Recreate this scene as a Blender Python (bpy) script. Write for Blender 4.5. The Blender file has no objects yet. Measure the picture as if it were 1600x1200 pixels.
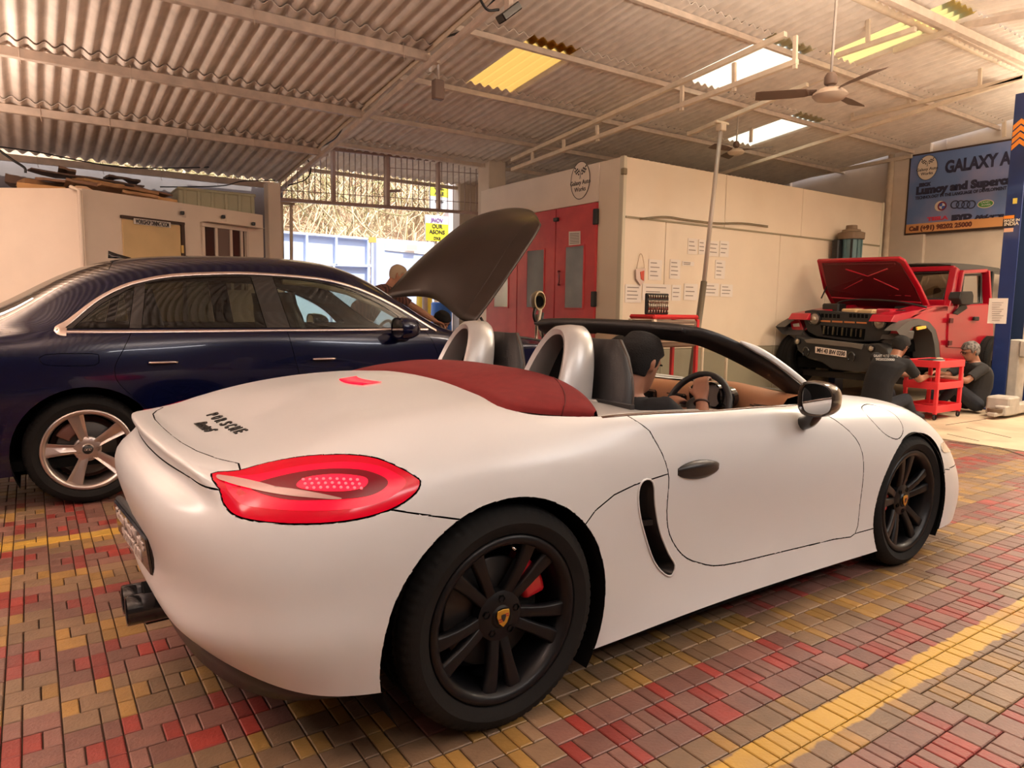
import bpy, bmesh, math, random
import numpy as np
from mathutils import Vector, Matrix, noise
from mathutils.bvhtree import BVHTree
random.seed(7)
C = bpy.context.scene.collection
SC = bpy.context.scene
PI = math.pi
# ------------------------------------------------------------ camera, world, exposure
FPX, CAMH, PITCH, ROLL, BANG = 1095.0, 1.279, 0.109, 0.0142, math.radians(34.5)
cp, sp, cr, sr, cb, sb = math.cos(PITCH), math.sin(PITCH), math.cos(ROLL), math.sin(ROLL), math.cos(BANG), math.sin(BANG)
CAMO = Vector((0, 0, CAMH))
_X = Vector((cb, -sb, 0)); _F = Vector((sb*cp, cb*cp, -sp)); _U = Vector((sb*sp, cb*sp, cp))
_R2 = _X*cr + _U*sr; _U2 = _U*cr - _X*sr
cam = bpy.data.objects.new('camera', bpy.data.cameras.new('camera')); C.objects.link(cam)
cam.data.sensor_width = 36; cam.data.lens = FPX/1600*36; cam.data.clip_start = .05; cam.data.clip_end = 300
cam.matrix_world = Matrix(((_R2.x, _U2.x, -_F.x, 0), (_R2.y, _U2.y, -_F.y, 0), (_R2.z, _U2.z, -_F.z, CAMH), (0, 0, 0, 1)))
SC.camera = cam
SC.view_settings.view_transform = 'Standard'; SC.view_settings.look = 'None'
SC.view_settings.exposure = 0.15; SC.view_settings.gamma = 1; SC.view_settings.use_curve_mapping = False
w = bpy.data.worlds.new('sky'); SC.world = w; w.use_nodes = True
nt = w.node_tree; bg = nt.nodes['Background']
sky = nt.nodes.new('ShaderNodeTexSky'); sky.sky_type = 'NISHITA'; sky.sun_disc = False
sky.sun_elevation = math.radians(58); sky.sun_rotation = math.radians(200); sky.air_density = 1.2; sky.dust_density = 2.5
nt.links.new(sky.outputs[0], bg.inputs[0]); bg.inputs[1].default_value = 0.30
def lamp(name, kind, loc, rot, energy, color, sx=1, sy=1):
    l = bpy.data.lights.new(name, kind); l.energy = energy; l.color = color
    if kind == 'AREA': l.shape = 'RECTANGLE'; l.size = sx; l.size_y = sy
    o = bpy.data.objects.new(name, l); C.objects.link(o); o.location = loc; o.rotation_euler = rot; return o
sun = lamp('sun', 'SUN', (0, 0, 20), (math.radians(34), 0, math.radians(20)), 5.5, (1, .95, .86)); sun.data.angle = .01
WARM = (1, .84, .70)
# unseen tube battens shining down, each with added up-facing fill to brighten the roof
for lx, ly, lz, e, up, col, rz in ((-1.4, 1.2, 2.8, 22, 170, (1, .78, .68), 0), (1.8, -2.0, 3.0, 28, 85, (1, .96, .95), 0), (4.6, -1.2, 3.0, 38, 95, (1, 1, 1), 0),
                               (8.6, 1.2, 3.2, 125, 120, (1, .86, .68), 0), (5.2, 2.4, 3.0, 42, 130, (1, .86, .70), 0), (-2.6, 4.6, 2.8, 58, 200, (1, .78, .66), PI/2), (-1.6, 8.2, 2.6, 22, 120, (1, .80, .67), 0), (11.0, 3.0, 3.2, 115, 70, (1, .86, .66), 0)):
    lamp('tube_and_roof_fill', 'AREA', (lx, ly, lz), (0, 0, rz), e, col, 1.5, .3)
    lamp('tube_and_roof_fill', 'AREA', (lx, ly, lz+.02), (PI, 0, rz), up, col, 1.5, .3)

def px(u, v, ax, val):
    """point on the axis plane (0=X,1=Y,2=Z)=val seen at photo pixel u,v"""
    X = u-800; Y = v-600
    a = X*cr+Y*sr; b = -X*sr+Y*cr
    r = _X*(a/FPX) + _U*(-b/FPX) + _F
    t = (val-CAMO[ax])/r[ax]
    return CAMO + r*t
def ray(u, v):
    X = u-800; Y = v-600
    a = X*cr+Y*sr; b = -X*sr+Y*cr
    return (_X*(a/FPX) + _U*(-b/FPX) + _F).normalized()

# ------------------------------------------------------------ materials
def nodes(m): return m.node_tree.nodes, m.node_tree.links
MATS = {}
def mat(name, col, rough=.5, metal=0, var=0, vscale=4, bump=0, bscale=60, coat=0, spec=.5, trans=0, emit=None, estr=0, sheen=0, island=0, col2=None, c2scale=3, c2lo=.45, c2hi=.6, coatr=.03):
    if name in MATS: return MATS[name]
    m = bpy.data.materials.new(name); m.use_nodes = True; MATS[name] = m
    n, l = nodes(m); b = n['Principled BSDF']
    b.inputs['Base Color'].default_value = (*col, 1); b.inputs['Roughness'].default_value = rough
    b.inputs['Metallic'].default_value = metal; b.inputs['Specular IOR Level'].default_value = spec
    b.inputs['Coat Weight'].default_value = coat; b.inputs['Coat Roughness'].default_value = coatr
    b.inputs['Transmission Weight'].default_value = trans; b.inputs['Sheen Weight'].default_value = sheen
    if emit: b.inputs['Emission Color'].default_value = (*emit, 1); b.inputs['Emission Strength'].default_value = estr
    tc = None
    out = None
    if var or bump or col2:
        tc = n.new('ShaderNodeTexCoord')
    if col2:
        nz = n.new('ShaderNodeTexNoise'); nz.inputs['Scale'].default_value = c2scale; nz.inputs['Detail'].default_value = 6
        l.new(tc.outputs['Object'], nz.inputs['Vector'])
        mr = n.new('ShaderNodeMapRange'); mr.inputs[1].default_value = c2lo; mr.inputs[2].default_value = c2hi
        l.new(nz.outputs[0], mr.inputs[0])
        mx = n.new('ShaderNodeMix'); mx.data_type = 'RGBA'; l.new(mr.outputs[0], mx.inputs[0])
        mx.inputs[6].default_value = (*col, 1); mx.inputs[7].default_value = (*col2, 1); out = mx.outputs[2]
    if var:
        nz = n.new('ShaderNodeTexNoise'); nz.inputs['Scale'].default_value = vscale; nz.inputs['Detail'].default_value = 8
        l.new(tc.outputs['Object'], nz.inputs['Vector'])
        mr = n.new('ShaderNodeMapRange'); mr.inputs[3].default_value = 1-var; mr.inputs[4].default_value = 1+var
        mr.inputs[1].default_value = .3; mr.inputs[2].default_value = .7
        l.new(nz.outputs[0], mr.inputs[0])
        vm = n.new('ShaderNodeVectorMath'); vm.operation = 'SCALE'; l.new(mr.outputs[0], vm.inputs[3])
        if out: l.new(out, vm.inputs[0])
        else: vm.inputs[0].default_value = col
        out = vm.outputs[0]
    if island:
        g = n.new('ShaderNodeNewGeometry'); mr = n.new('ShaderNodeMapRange'); mr.inputs[3].default_value = 1-island; mr.inputs[4].default_value = 1+island
        oi = n.new('ShaderNodeObjectInfo'); ad = n.new('ShaderNodeMath'); ad.operation = 'ADD'; l.new(g.outputs['Random Per Island'], ad.inputs[0]); l.new(oi.outputs['Random'], ad.inputs[1])
        fr = n.new('ShaderNodeMath'); fr.operation = 'FRACT'; l.new(ad.outputs[0], fr.inputs[0]); l.new(fr.outputs[0], mr.inputs[0])
        vm = n.new('ShaderNodeVectorMath'); vm.operation = 'SCALE'; l.new(mr.outputs[0], vm.inputs[3])
        if out: l.new(out, vm.inputs[0])
        else: vm.inputs[0].default_value = col
        out = vm.outputs[0]
    if out: l.new(out, b.inputs['Base Color'])
    if bump:
        nz = n.new('ShaderNodeTexNoise'); nz.inputs['Scale'].default_value = bscale; nz.inputs['Detail'].default_value = 5
        l.new(tc.outputs['Object'], nz.inputs['Vector'])
        bp = n.new('ShaderNodeBump'); bp.inputs['Strength'].default_value = bump; bp.inputs['Distance'].default_value = .01
        l.new(nz.outputs[0], bp.inputs['Height']); l.new(bp.outputs[0], b.inputs['Normal'])
    return m

# ------------------------------------------------------------ mesh helpers
def link(name, me, m=None, parent=None):
    o = bpy.data.objects.new(name, me); C.objects.link(o)
    if m is not None:
        for q in (m if isinstance(m, (list, tuple)) else [m]): me.materials.append(q)
    if parent is not None: o.parent = parent
    return o
def tag(o, label=None, cat=None, group=None, kind=None):
    if label: o['label'] = label
    if cat: o['category'] = cat
    if group: o['group'] = group
    if kind: o['kind'] = kind
    return o
def thing(name, label, cat, loc=(0, 0, 0), rz=0, group=None):
    o = bpy.data.objects.new(name, None); C.objects.link(o); o.location = loc; o.rotation_euler = (0, 0, rz)
    o.empty_display_size = .05
    bpy.context.view_layer.update()
    return tag(o, label, cat, group)
def frombm(name, bm, m=None, parent=None, smooth=False, angle=None):
    me = bpy.data.meshes.new(name); bm.to_mesh(me); bm.free()
    if smooth: me.polygons.foreach_set('use_smooth', [True]*len(me.polygons))
    if angle is not None:
        me.polygons.foreach_set('use_smooth', [True]*len(me.polygons)); me.set_sharp_from_angle(angle=math.radians(angle))
    return link(name, me, m, parent)
class MB:
    """collects boxes, tubes and prisms into one mesh"""
    def __init__(s): s.bm = bmesh.new()
    def box(s, x0, x1, y0, y1, z0, z1, M=None, mi=0):
        vs = [s.bm.verts.new(Vector(p) if M is None else M @ Vector(p)) for p in ((x0, y0, z0), (x1, y0, z0), (x1, y1, z0), (x0, y1, z0), (x0, y0, z1), (x1, y0, z1), (x1, y1, z1), (x0, y1, z1))]
        for f in ((0, 3, 2, 1), (4, 5, 6, 7), (0, 1, 5, 4), (1, 2, 6, 5), (2, 3, 7, 6), (3, 0, 4, 7)):
            s.bm.faces.new([vs[i] for i in f]).material_index = mi
        return s
    def bar(s, a, b, wd, ht=None, mi=0):
        a, b = Vector(a), Vector(b); ht = ht or wd; d = (b-a).normalized()
        up = Vector((0, 0, 1)) if abs(d.z) < .95 else Vector((1, 0, 0))
        sx = d.cross(up).normalized()*wd/2; sy = sx.cross(d).normalized()*ht/2
        v = [s.bm.verts.new(p+i*sx+j*sy) for p in (a, b) for i, j in ((-1, -1), (1, -1), (1, 1), (-1, 1))]
        for f in ((3, 2, 1, 0), (4, 5, 6, 7), (0, 1, 5, 4), (1, 2, 6, 5), (2, 3, 7, 6), (3, 0, 4, 7)):
            s.bm.faces.new([v[i] for i in f]).material_index = mi
        return s
    def tube(s, pts, r, n=10, cap=True, mi=0, closed=False):
        pts = [Vector(p) for p in pts]; rs = r if isinstance(r, (list, tuple)) else [r]*len(pts)
        rings = []; prev = None
        for i, p in enumerate(pts):
            if closed: d = (pts[(i+1) % len(pts)]-pts[i-1]).normalized()
            else: d = (pts[min(i+1, len(pts)-1)]-pts[max(i-1, 0)]).normalized()
            if prev is None:
                up = Vector((0, 0, 1)) if abs(d.z) < .9 else Vector((1, 0, 0)); u = d.cross(up).normalized()
            else: u = (prev - d*prev.dot(d)).normalized()
            prev = u; vv = d.cross(u)
            rings.append([s.bm.verts.new(p+(u*math.cos(2*PI*k/n)+vv*math.sin(2*PI*k/n))*rs[i]) for k in range(n)])
        m = len(rings)
        for i in range(m if closed else m-1):
            A, B_ = rings[i], rings[(i+1) % m]
            for k in range(n):
                f = s.bm.faces.new((A[k], A[(k+1) % n], B_[(k+1) % n], B_[k])); f.smooth = True; f.material_index = mi
        if cap and not closed:
            s.bm.faces.new(rings[0][::-1]).material_index = mi; s.bm.faces.new(rings[-1]).material_index = mi
        return s
    def prism(s, pts, off, mi=0):
        """extrude the planar loop pts by the vector off"""
        off = Vector(off); a = [s.bm.verts.new(Vector(p)) for p in pts]; b = [s.bm.verts.new(Vector(p)+off) for p in pts]
        n = len(a)
        for f in ([a[::-1], b] + [[a[i], a[(i+1) % n], b[(i+1) % n], b[i]] for i in range(n)]):
            s.bm.faces.new(f).material_index = mi
        return s
    def lathe(s, prof, c=(0, 0, 0), axis='z', n=32, mi=0, closed=False, smooth=True):
        """prof: list of (radius, height)"""
        c = Vector(c); rings = []
        for r, h_ in prof:
            ring = []
            for k in range(n):
                a = 2*PI*k/n; x, y = r*math.cos(a), r*math.sin(a)
                p = {'z': (x, y, h_), 'y': (x, h_, y), 'x': (h_, x, y)}[axis]
                ring.append(s.bm.verts.new(c+Vector(p)))
            rings.append(ring)
        m = len(rings)
        for i in range(m if closed else m-1):
            A, B_ = rings[i], rings[(i+1) % m]
            for k in range(n):
                f = s.bm.faces.new((A[k], A[(k+1) % n], B_[(k+1) % n], B_[k])); f.smooth = smooth; f.material_index = mi
        return s
    def loft(s, rings, closed=True, cap=False, mi=0, smooth=True):
        R = [[s.bm.verts.new(Vector(p)) for p in r] for r in rings]; n = len(R[0])
        for i in range(len(R)-1):
            for k in range(n if closed else n-1):
                try:
                    f = s.bm.faces.new((R[i][k], R[i][(k+1) % n], R[i+1][(k+1) % n], R[i+1][k])); f.smooth = smooth; f.material_index = mi
                except ValueError: pass
        if cap:
            s.bm.faces.new(R[0][::-1]).material_index = mi; s.bm.faces.new(R[-1]).material_index = mi
        return s
    def build(s, name, m=None, parent=None, bevel=0, smooth=False, seg=1, angle=None, weld=False):
        if weld: bmesh.ops.remove_doubles(s.bm, verts=s.bm.verts, dist=1e-5)
        bmesh.ops.recalc_face_normals(s.bm, faces=s.bm.faces)
        if bevel:
            es = [e for e in s.bm.edges if len(e.link_faces) == 2 and e.calc_face_angle(0) > .5]
            bmesh.ops.bevel(s.bm, geom=es, offset=bevel, segments=seg, affect='EDGES', profile=.5, clamp_overlap=True)
        return frombm(name, s.bm, m, parent, smooth, angle)
def boxo(name, x0, x1, y0, y1, z0, z1, m, parent=None, bevel=0, M=None):
    return MB().box(x0, x1, y0, y1, z0, z1, M).build(name, m, parent, bevel)
def textmesh(s, size, depth=.002, res=3, spacing=1, shear=0, bold=0, align='LEFT'):
    cu = bpy.data.curves.new('t', 'FONT'); cu.body = s; cu.size = size; cu.extrude = depth/2; cu.resolution_u = res; cu.space_character = spacing; cu.shear = shear
    cu.offset = bold; cu.align_x = align
    o = bpy.data.objects.new('t', cu); C.objects.link(o)
    dg = bpy.context.evaluated_depsgraph_get(); dg.update()
    me = bpy.data.meshes.new_from_object(o.evaluated_get(dg)); bpy.data.objects.remove(o); bpy.data.curves.remove(cu)
    return me
def text(name, s, size, M, m, parent=None, **k):
    me = textmesh(s, size, **k); me.transform(M); return link(name, me, m, parent)
def frame(o, xdir, ydir):
    x = Vector(xdir).normalized(); y = Vector(ydir).normalized(); z = x.cross(y).normalized(); y = z.cross(x)
    return Matrix(((x.x, y.x, z.x, o[0]), (x.y, y.y, z.y, o[1]), (x.z, y.z, z.z, o[2]), (0, 0, 0, 1)))
def crom(P, n, closed=False):
    """smooth polyline through the points P"""
    P = [Vector(p) for p in P]; out = []; m = len(P)
    for i in range(m if closed else m-1):
        p0, p1, p2, p3 = (P[(i-1) % m] if closed or i else P[0]*2-P[1]), P[i], P[(i+1) % m], (P[(i+2) % m] if closed or i+2 < m else P[-1]*2-P[-2])
        for k in range(n):
            t = k/n
            out.append(.5*((2*p1)+(p2-p0)*t+(2*p0-5*p1+4*p2-p3)*t*t+(3*p1-p0-3*p2+p3)*t**3))
    if not closed: out.append(P[-1])
    return out
# ============================================================ floor
M_mortar = mat('mortar', (.075, .05, .035), .95, var=.4, vscale=9)
M_slab = mat('concrete_slab', (.52, .40, .27), .6, var=.18, vscale=2.2, bump=.15, bscale=25, col2=(.34, .25, .17), c2scale=1.6, c2lo=.5, c2hi=.75)
def paver_mat(name, col, worn):
    m = mat(name, col, .42, var=.14, vscale=14, bump=.25, bscale=90, island=.22)
    n, l = nodes(m); b = n['Principled BSDF']; src = b.inputs['Base Color'].links[0].from_socket
    g = n.new('ShaderNodeNewGeometry'); sx = n.new('ShaderNodeSeparateXYZ'); l.new(g.outputs['Position'], sx.inputs[0])
    nz = n.new('ShaderNodeTexNoise'); nz.inputs['Scale'].default_value = 2.3; nz.inputs['Detail'].default_value = 9; l.new(g.outputs['Position'], nz.inputs['Vector'])
    # large stains
    mr = n.new('ShaderNodeMapRange'); mr.inputs[1].default_value = .46; mr.inputs[2].default_value = .64; l.new(nz.outputs[0], mr.inputs[0])
    mx = n.new('ShaderNodeMix'); mx.data_type = 'RGBA'; mx.inputs[7].default_value = (*worn, 1)
    mu = n.new('ShaderNodeMath'); mu.operation = 'MULTIPLY'; mu.inputs[1].default_value = .55; l.new(mr.outputs[0], mu.inputs[0]); l.new(mu.outputs[0], mx.inputs[0]); l.new(src, mx.inputs[6])
    src = mx.outputs[2]
    # the two worn yellow lane lines painted across the bricks
    for y0, wd, xmax in ((1.145, .055, 99), (4.40, .06, 99)):
        d = n.new('ShaderNodeMath'); d.operation = 'SUBTRACT'; l.new(sx.outputs['Y'], d.inputs[0]); d.inputs[1].default_value = y0
        a = n.new('ShaderNodeMath'); a.operation = 'ABSOLUTE'; l.new(d.outputs[0], a.inputs[0])
        nn = n.new('ShaderNodeTexNoise'); nn.inputs['Scale'].default_value = 14; nn.inputs['Detail'].default_value = 6; l.new(g.outputs['Position'], nn.inputs['Vector'])
        k = n.new('ShaderNodeMath'); k.operation = 'MULTIPLY_ADD'; l.new(nn.outputs[0], k.inputs[0]); k.inputs[1].default_value = .05; l.new(a.outputs[0], k.inputs[2])
        r = n.new('ShaderNodeMapRange'); r.inputs[1].default_value = wd+.03; r.inputs[2].default_value = wd+.022; l.new(k.outputs[0], r.inputs[0])
        mk = n.new('ShaderNodeMapRange'); mk.inputs[1].default_value = .3; mk.inputs[2].default_value = .5; mk.inputs[3].default_value = .55; mk.inputs[4].default_value = .95; l.new(nz.outputs[0], mk.inputs[0])
        q = n.new('ShaderNodeMath'); q.operation = 'MULTIPLY'; l.new(r.outputs[0], q.inputs[0]); l.new(mk.outputs[0], q.inputs[1])
        mx = n.new('ShaderNodeMix'); mx.data_type = 'RGBA'; mx.inputs[7].default_value = (.55, .33, .05, 1); l.new(q.outputs[0], mx.inputs[0]); l.new(src, mx.inputs[6]); src = mx.outputs[2]
    l.new(src, b.inputs['Base Color'])
    return m
PM = [paver_mat('paver_dull_red', (.20, .092, .070), (.15, .085, .062)), paver_mat('paver_bright_red', (.27, .040, .030), (.18, .06, .05)),
      paver_mat('paver_dull_tan', (.225, .140, .080), (.15, .095, .055)), paver_mat('paver_bright_yellow', (.32, .18, .050), (.22, .13, .06))]
fl = tag(MB().box(-6, 14, -5, 16, -.2, -.012).build('floor', M_mortar), kind='structure')
TILE = [(0,0,2,2,0),(2,0,1,2,1),(3,0,1,2,0),(4,0,2,2,0),(0,2,1,2,0),(1,2,1,2,1),(2,2,1,2,1),(3,2,2,2,0),(5,2,1,2,1),(0,4,2,2,0),(2,4,1,2,0),(3,4,1,2,1),(4,4,2,2,0)]
XB = 7.66   # where the bricks stop and the slab begins
bricks = []
U = .05
for ti in range(-6, int(XB/.3)+1):
    for tj in range(-3, 26):
        x0 = .02+ti*.3; y0 = .26+tj*.3
        shift = .15 if (ti//4) % 2 else 0
        red = (int(math.floor(tj)) % 2)
        if ti < 2: red = 1-red
        if random.random() < .04: red = 1-red
        flip = (ti+tj) % 2
        for a, b_, w_, h_, br in TILE:
            if flip: a = 6-a-w_
            bx, by = x0+a*U, y0+shift+b_*U
            if bx+w_*U > XB: continue
            if random.random() < .06: br = 1-br
            bricks.append((bx, by, w_*U, h_*U, (0 if red else 2)+br))
def bdist(b):
    x, y = b[0]+b[2]/2, b[1]+b[3]/2
    d = x*sb+y*cb; u = 800+FPX*(x*cb-y*sb)/max(d, .01)
    hidden = (-.2 < x-1.1 < 3.0 and 2.0 < y < 3.6)
    return d + (50 if (d < 1.2 or u < -40 or u > 1640) else 0) + (20 if hidden else 0)
bricks.sort(key=bdist)
def brick_geo(bm, x, y, w_, h_, mi, dz=0):
    g = .0022; e = .003
    z0, z1, z2 = -.014, -.0025+dz, 0+dz
    o = [(x+g, y+g), (x+w_-g, y+g), (x+w_-g, y+h_-g), (x+g, y+h_-g)]
    i_ = [(x+g+e, y+g+e), (x+w_-g-e, y+g+e), (x+w_-g-e, y+h_-g-e), (x+g+e, y+h_-g-e)]
    A = [bm.verts.new((*p, z0)) for p in o]; B_ = [bm.verts.new((*p, z1)) for p in o]; D = [bm.verts.new((*p, z2)) for p in i_]
    fs = [bm.faces.new(D)]
    for k in range(4):
        fs.append(bm.faces.new((A[k], A[(k+1) % 4], B_[(k+1) % 4], B_[k]))); fs.append(bm.faces.new((B_[k], B_[(k+1) % 4], D[(k+1) % 4], D[k])))
    for f in fs: f.material_index = mi
cache = {}
NB = 300
for b in bricks[:NB]:
    key = (round(b[2], 3), round(b[3], 3), b[4])
    if key not in cache:
        bm = bmesh.new(); brick_geo(bm, -b[2]/2, -b[3]/2, b[2], b[3], 0); me = bpy.data.meshes.new('brick'); bm.to_mesh(me); bm.free(); me.materials.append(PM[b[4]]); cache[key] = me
    o = bpy.data.objects.new('brick', cache[key]); C.objects.link(o); o.parent = fl
    o.location = (b[0]+b[2]/2, b[1]+b[3]/2, random.uniform(-.0016, 0))
bm = bmesh.new()
for b in bricks[NB:]:
    if bdist(b) < 50 or b[1] > 0: brick_geo(bm, *b, dz=random.uniform(-.0018, 0))
o = frombm('bricks', bm, PM, fl); o['kind'] = 'stuff'
# concrete slab behind the bricks, cast in bays with open joints
sl = MB()
o = MB().box(XB+.01, 13.6, -5, 8.2, -.03, .001).build('concrete_slab', M_slab, fl)
MB().box(-6, XB, 8.2, 16, -.03, .001).build('concrete_slab', M_slab, fl)
cr_ = MB()
for a, b_ in (((1480, 690), (1560, 699)), ((1560, 699), (1600, 712)), ((1510, 668), (1545, 676)), ((1545, 676), (1580, 684)), ((1478, 664), (1540, 655)), ((1480, 678), (1530, 689))):
    p, q = px(*a, 2, .002), px(*b_, 2, .002); cr_.bar(p, q, .012, .002)
cr_.build('floor_crack', mat('crack_dark', (.05, .035, .025), .9), fl)

# ============================================================ roof
def corr_mat(name, c1, c2, c3):
    m = mat(name, c1, .85, var=.10, vscale=6, bump=.25, bscale=40, col2=c2, c2scale=1.3, c2lo=.45, c2hi=.7)
    return m
M_ac = corr_mat('asbestos_sheet', (.74, .63, .54), (.63, .52, .43), 0)
M_gi = corr_mat('roof_sheet_pale', (.78, .68, .59), (.68, .57, .48), 0)
M_steel = mat('painted_steel_beige', (.62, .49, .39), .6, var=.12, vscale=10)
M_steelw = mat('painted_steel_cream', (.72, .58, .43), .55, var=.1, vscale=8)
def skymat(name, col):
    m = bpy.data.materials.new(name); m.use_nodes = True; n, l = nodes(m); n.clear()
    out = n.new('ShaderNodeOutputMaterial'); t = n.new('ShaderNodeBsdfTranslucent'); t.inputs[0].default_value = (*col, 1)
    tr = n.new('ShaderNodeBsdfTransparent'); tr.inputs[0].default_value = (*col, 1)
    mx = n.new('ShaderNodeMixShader'); mx.inputs[0].default_value = .06; l.new(t.outputs[0], mx.inputs[1]); l.new(tr.outputs[0], mx.inputs[2]); l.new(mx.outputs[0], out.inputs[0]); return m
M_skyl = skymat('skylight_yellow', (.66, .50, .24)); M_skylw = skymat('skylight_white', (.78, .76, .66)); M_skyy = skymat('skylight_lemon', (.72, .64, .38))
ceil = thing('ceiling', None, None); del_ = [ceil.pop(k) for k in list(ceil.keys())]; ceil['kind'] = 'structure'
def sheet_mesh(wd, ln, pitch, amp, n=8, th=.006, slope=-.118):
    nw = int(round(wd/pitch)); N = nw*n
    bm = bmesh.new(); V = []
    for k in (0, 1):
        for side in (0, 1):
            row = []
            for i in range(N+1):
                x = i/n*pitch; z = amp*math.cos(2*PI*i/n)
                y = k*ln
                row.append(bm.verts.new((x, y, z+slope*y+(th if side else 0))))
            V.append(row)
    a0, a1, b0, b1 = V
    for i in range(N):
        for q in ((a0[i], b0[i], b0[i+1], a0[i+1]), (a1[i], a1[i+1], b1[i+1], b1[i]), (a0[i], a0[i+1], a1[i+1], a1[i]), (b0[i], b1[i], b1[i+1], b0[i+1])):
            f = bm.faces.new(q)
    me = bpy.data.meshes.new('roof_sheet'); bm.to_mesh(me); bm.free()
    for p in me.polygons: p.use_smooth = abs(p.normal.y) < .9
    me.set_sharp_from_angle(angle=math.radians(50))
    return me
def roofrow(x0, x1, ys, za, pitch, amp, nw, m, skip=(), sky={}, step=.016, slope=-.118):
    for r in range(len(ys)-1):
        y0, y1 = ys[r], ys[r+1]; ov = .15; wd = nw*pitch
        base = sheet_mesh(wd, y1-y0+ov, pitch, amp, slope=slope+step/(y1-y0)*0)
        base.materials.append(m); variants = {}
        k = 0; x = x0
        while x < x1-.01:
            nwk = nw
            me = base
            if (r, k) in sky:
                smat = sky[(r, k)]
                if smat.name not in variants:
                    vme = base.copy(); vme.materials.clear(); vme.materials.append(smat); variants[smat.name] = vme
                me = variants[smat.name]
            o = bpy.data.objects.new('skylight_sheet' if (r, k) in sky else 'roof_sheet', me); C.objects.link(o); o.parent = ceil
            # the upper end of each sheet tucks under its neighbour up the slope
            o.location = (x, y0-ov, za+slope*(y0-ov) - .0 + (k % 2)*.0015)
            ang = math.atan(step*1.3/(y1-y0)); o.rotation_euler = (ang, 0, 0); o.location.z -= step*1.3
            x += wd; k += 1
# left bay (bigger asbestos corrugations) and right bay; Z = za - .118*Y
ZL, ZR = 4.64, 4.92
YL = [2.2, 3.6, 5.0, 6.6, 8.3, 9.85, 11.75]
YR = [4.0, 5.2, 6.5, 7.8, 9.1, 10.3, 11.8, 13.2]
XRAF = 3.46
roofrow(XRAF-7*1.022-.0, XRAF, YL, ZL, .146, .023, 7, M_ac)
def rowR(y0, y1, x0, x1, sk, za=ZR, pitch=.13, amp=.02, nw=7, step=.013, ov=.14, slope=-.118, m=M_gi, parent=ceil):
    waves = int((x1-x0)/pitch); spans = []; k = 0
    sk = sorted([(int(round((a-x0)/pitch)), n_, mm) for a, n_, mm in sk], key=lambda q: q[0])
    while k < waves:
        nxt = sk[0] if sk else None
        if nxt and k == nxt[0]: spans.append(nxt); k += nxt[1]; sk.pop(0); continue
        n_ = min(nw, waves-k)
        if nxt: n_ = min(n_, nxt[0]-k)
        spans.append((k, n_, m)); k += n_
    ms = {}
    for k, n_, mm in spans:
        if (n_, mm.name) not in ms:
            me = sheet_mesh(n_*pitch, y1-y0+ov, pitch, amp, n=6, slope=slope); me.materials.append(mm); ms[(n_, mm.name)] = me
        o = bpy.data.objects.new('skylight_sheet' if mm is not m else 'roof_sheet', ms[(n_, mm.name)]); C.objects.link(o); o.parent = parent
        o.location = (x0+k*pitch, y0-ov, za+slope*(y0-ov)-step*1.3+random.uniform(0, .003)); o.rotation_euler = (math.atan(step*1.3/(y1-y0)), 0, 0)
XW = 13.0   # right hand wall
XR0 = XRAF-.3
rowR(5.2, 6.5, XR0, XW, [(6.95, 6, M_skylw)])
rowR(3.85, 5.2, XR0, XW, [(8.0, 4, M_skyy)])
rowR(6.5, 7.8, XR0, XW, [(4.55, 5, M_skyl), (9.45, 5, M_skylw)])
for a, b_ in ((7.8, 9.1), (9.1, 10.3), (10.3, 11.7)): rowR(a, b_, XR0, XW, [])
# the near slope, on the other side of the ridge
YRG = 3.8; ZRG = ZR-.118*YRG
for a, b_ in ((2.4, 3.8), (1.0, 2.4), (-.4, 1.0), (-1.8, -.4), (-3.4, -1.8)):
    rowR(a, b_, -4, XW, [], za=ZRG+.05-.118*YRG, slope=.118, step=-.011)
rowR(1.0, 2.25, -4.2, XRAF, [], za=ZL, m=M_ac, pitch=.146, amp=.024) if False else None
# purlins
def purl(y, x0, x1, z, w_=.05, h_=.075, m=M_steel, name='purlin', nt=0):
    o = MB().box(x0, x1, y-w_/2, y+w_/2, z-h_, z).build(name, m, ceil, bevel=.004); return o
for y in YL[1:]:
    purl(y, -4.2, XRAF, ZL-.118*y-.026-.012, .07, .09)
    hk = MB()
    for i in range(9):
        x = -3+i*.78+random.uniform(-.1, .1); z = ZL-.118*y-.05
        hk.tube([(x, y-.04, z+.04), (x, y-.045, z-.08), (x+.01, y-.03, z-.13)], .003, 5)
    hk.build('hook_bolts', M_steel, ceil)['kind'] = 'stuff'
for y in YR: 
    if y < 11.7: purl(y, XRAF-.1, XW, ZR-.118*y-.022-.012, .05, .06)
purl(11.66, 2.2, 8.6, ZR-.118*11.66-.04, .05, .06)
for y in (1.0, 2.4): purl(y, -4, XW, ZRG-.118*(YRG-y)-.03, .05, .06)
# big rafter down the roof, with its packing strip
def rz(y, z0): return z0-.118*y
rf = MB(); rf.bar((XRAF, 1.5, rz(1.5, 4.50)), (XRAF, 12.1, rz(12.1, 4.50)), .055, .065); rf.build('rafter', M_steel, ceil, bevel=.008)
MB().bar((XRAF-.03, 3, rz(3, 4.62)), (XRAF-.03, 12, rz(12, 4.62)), .010, .09).build('packing_strip', M_steelw, ceil)
for y in (6.6, 8.3, 9.85, 5.0):
    z = rz(y, 4.54); MB().box(XRAF-.05, XRAF+.11, y-.04, y+.04, z-.03, z+.03).build('gusset', M_steel, ceil, bevel=.004)
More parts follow.
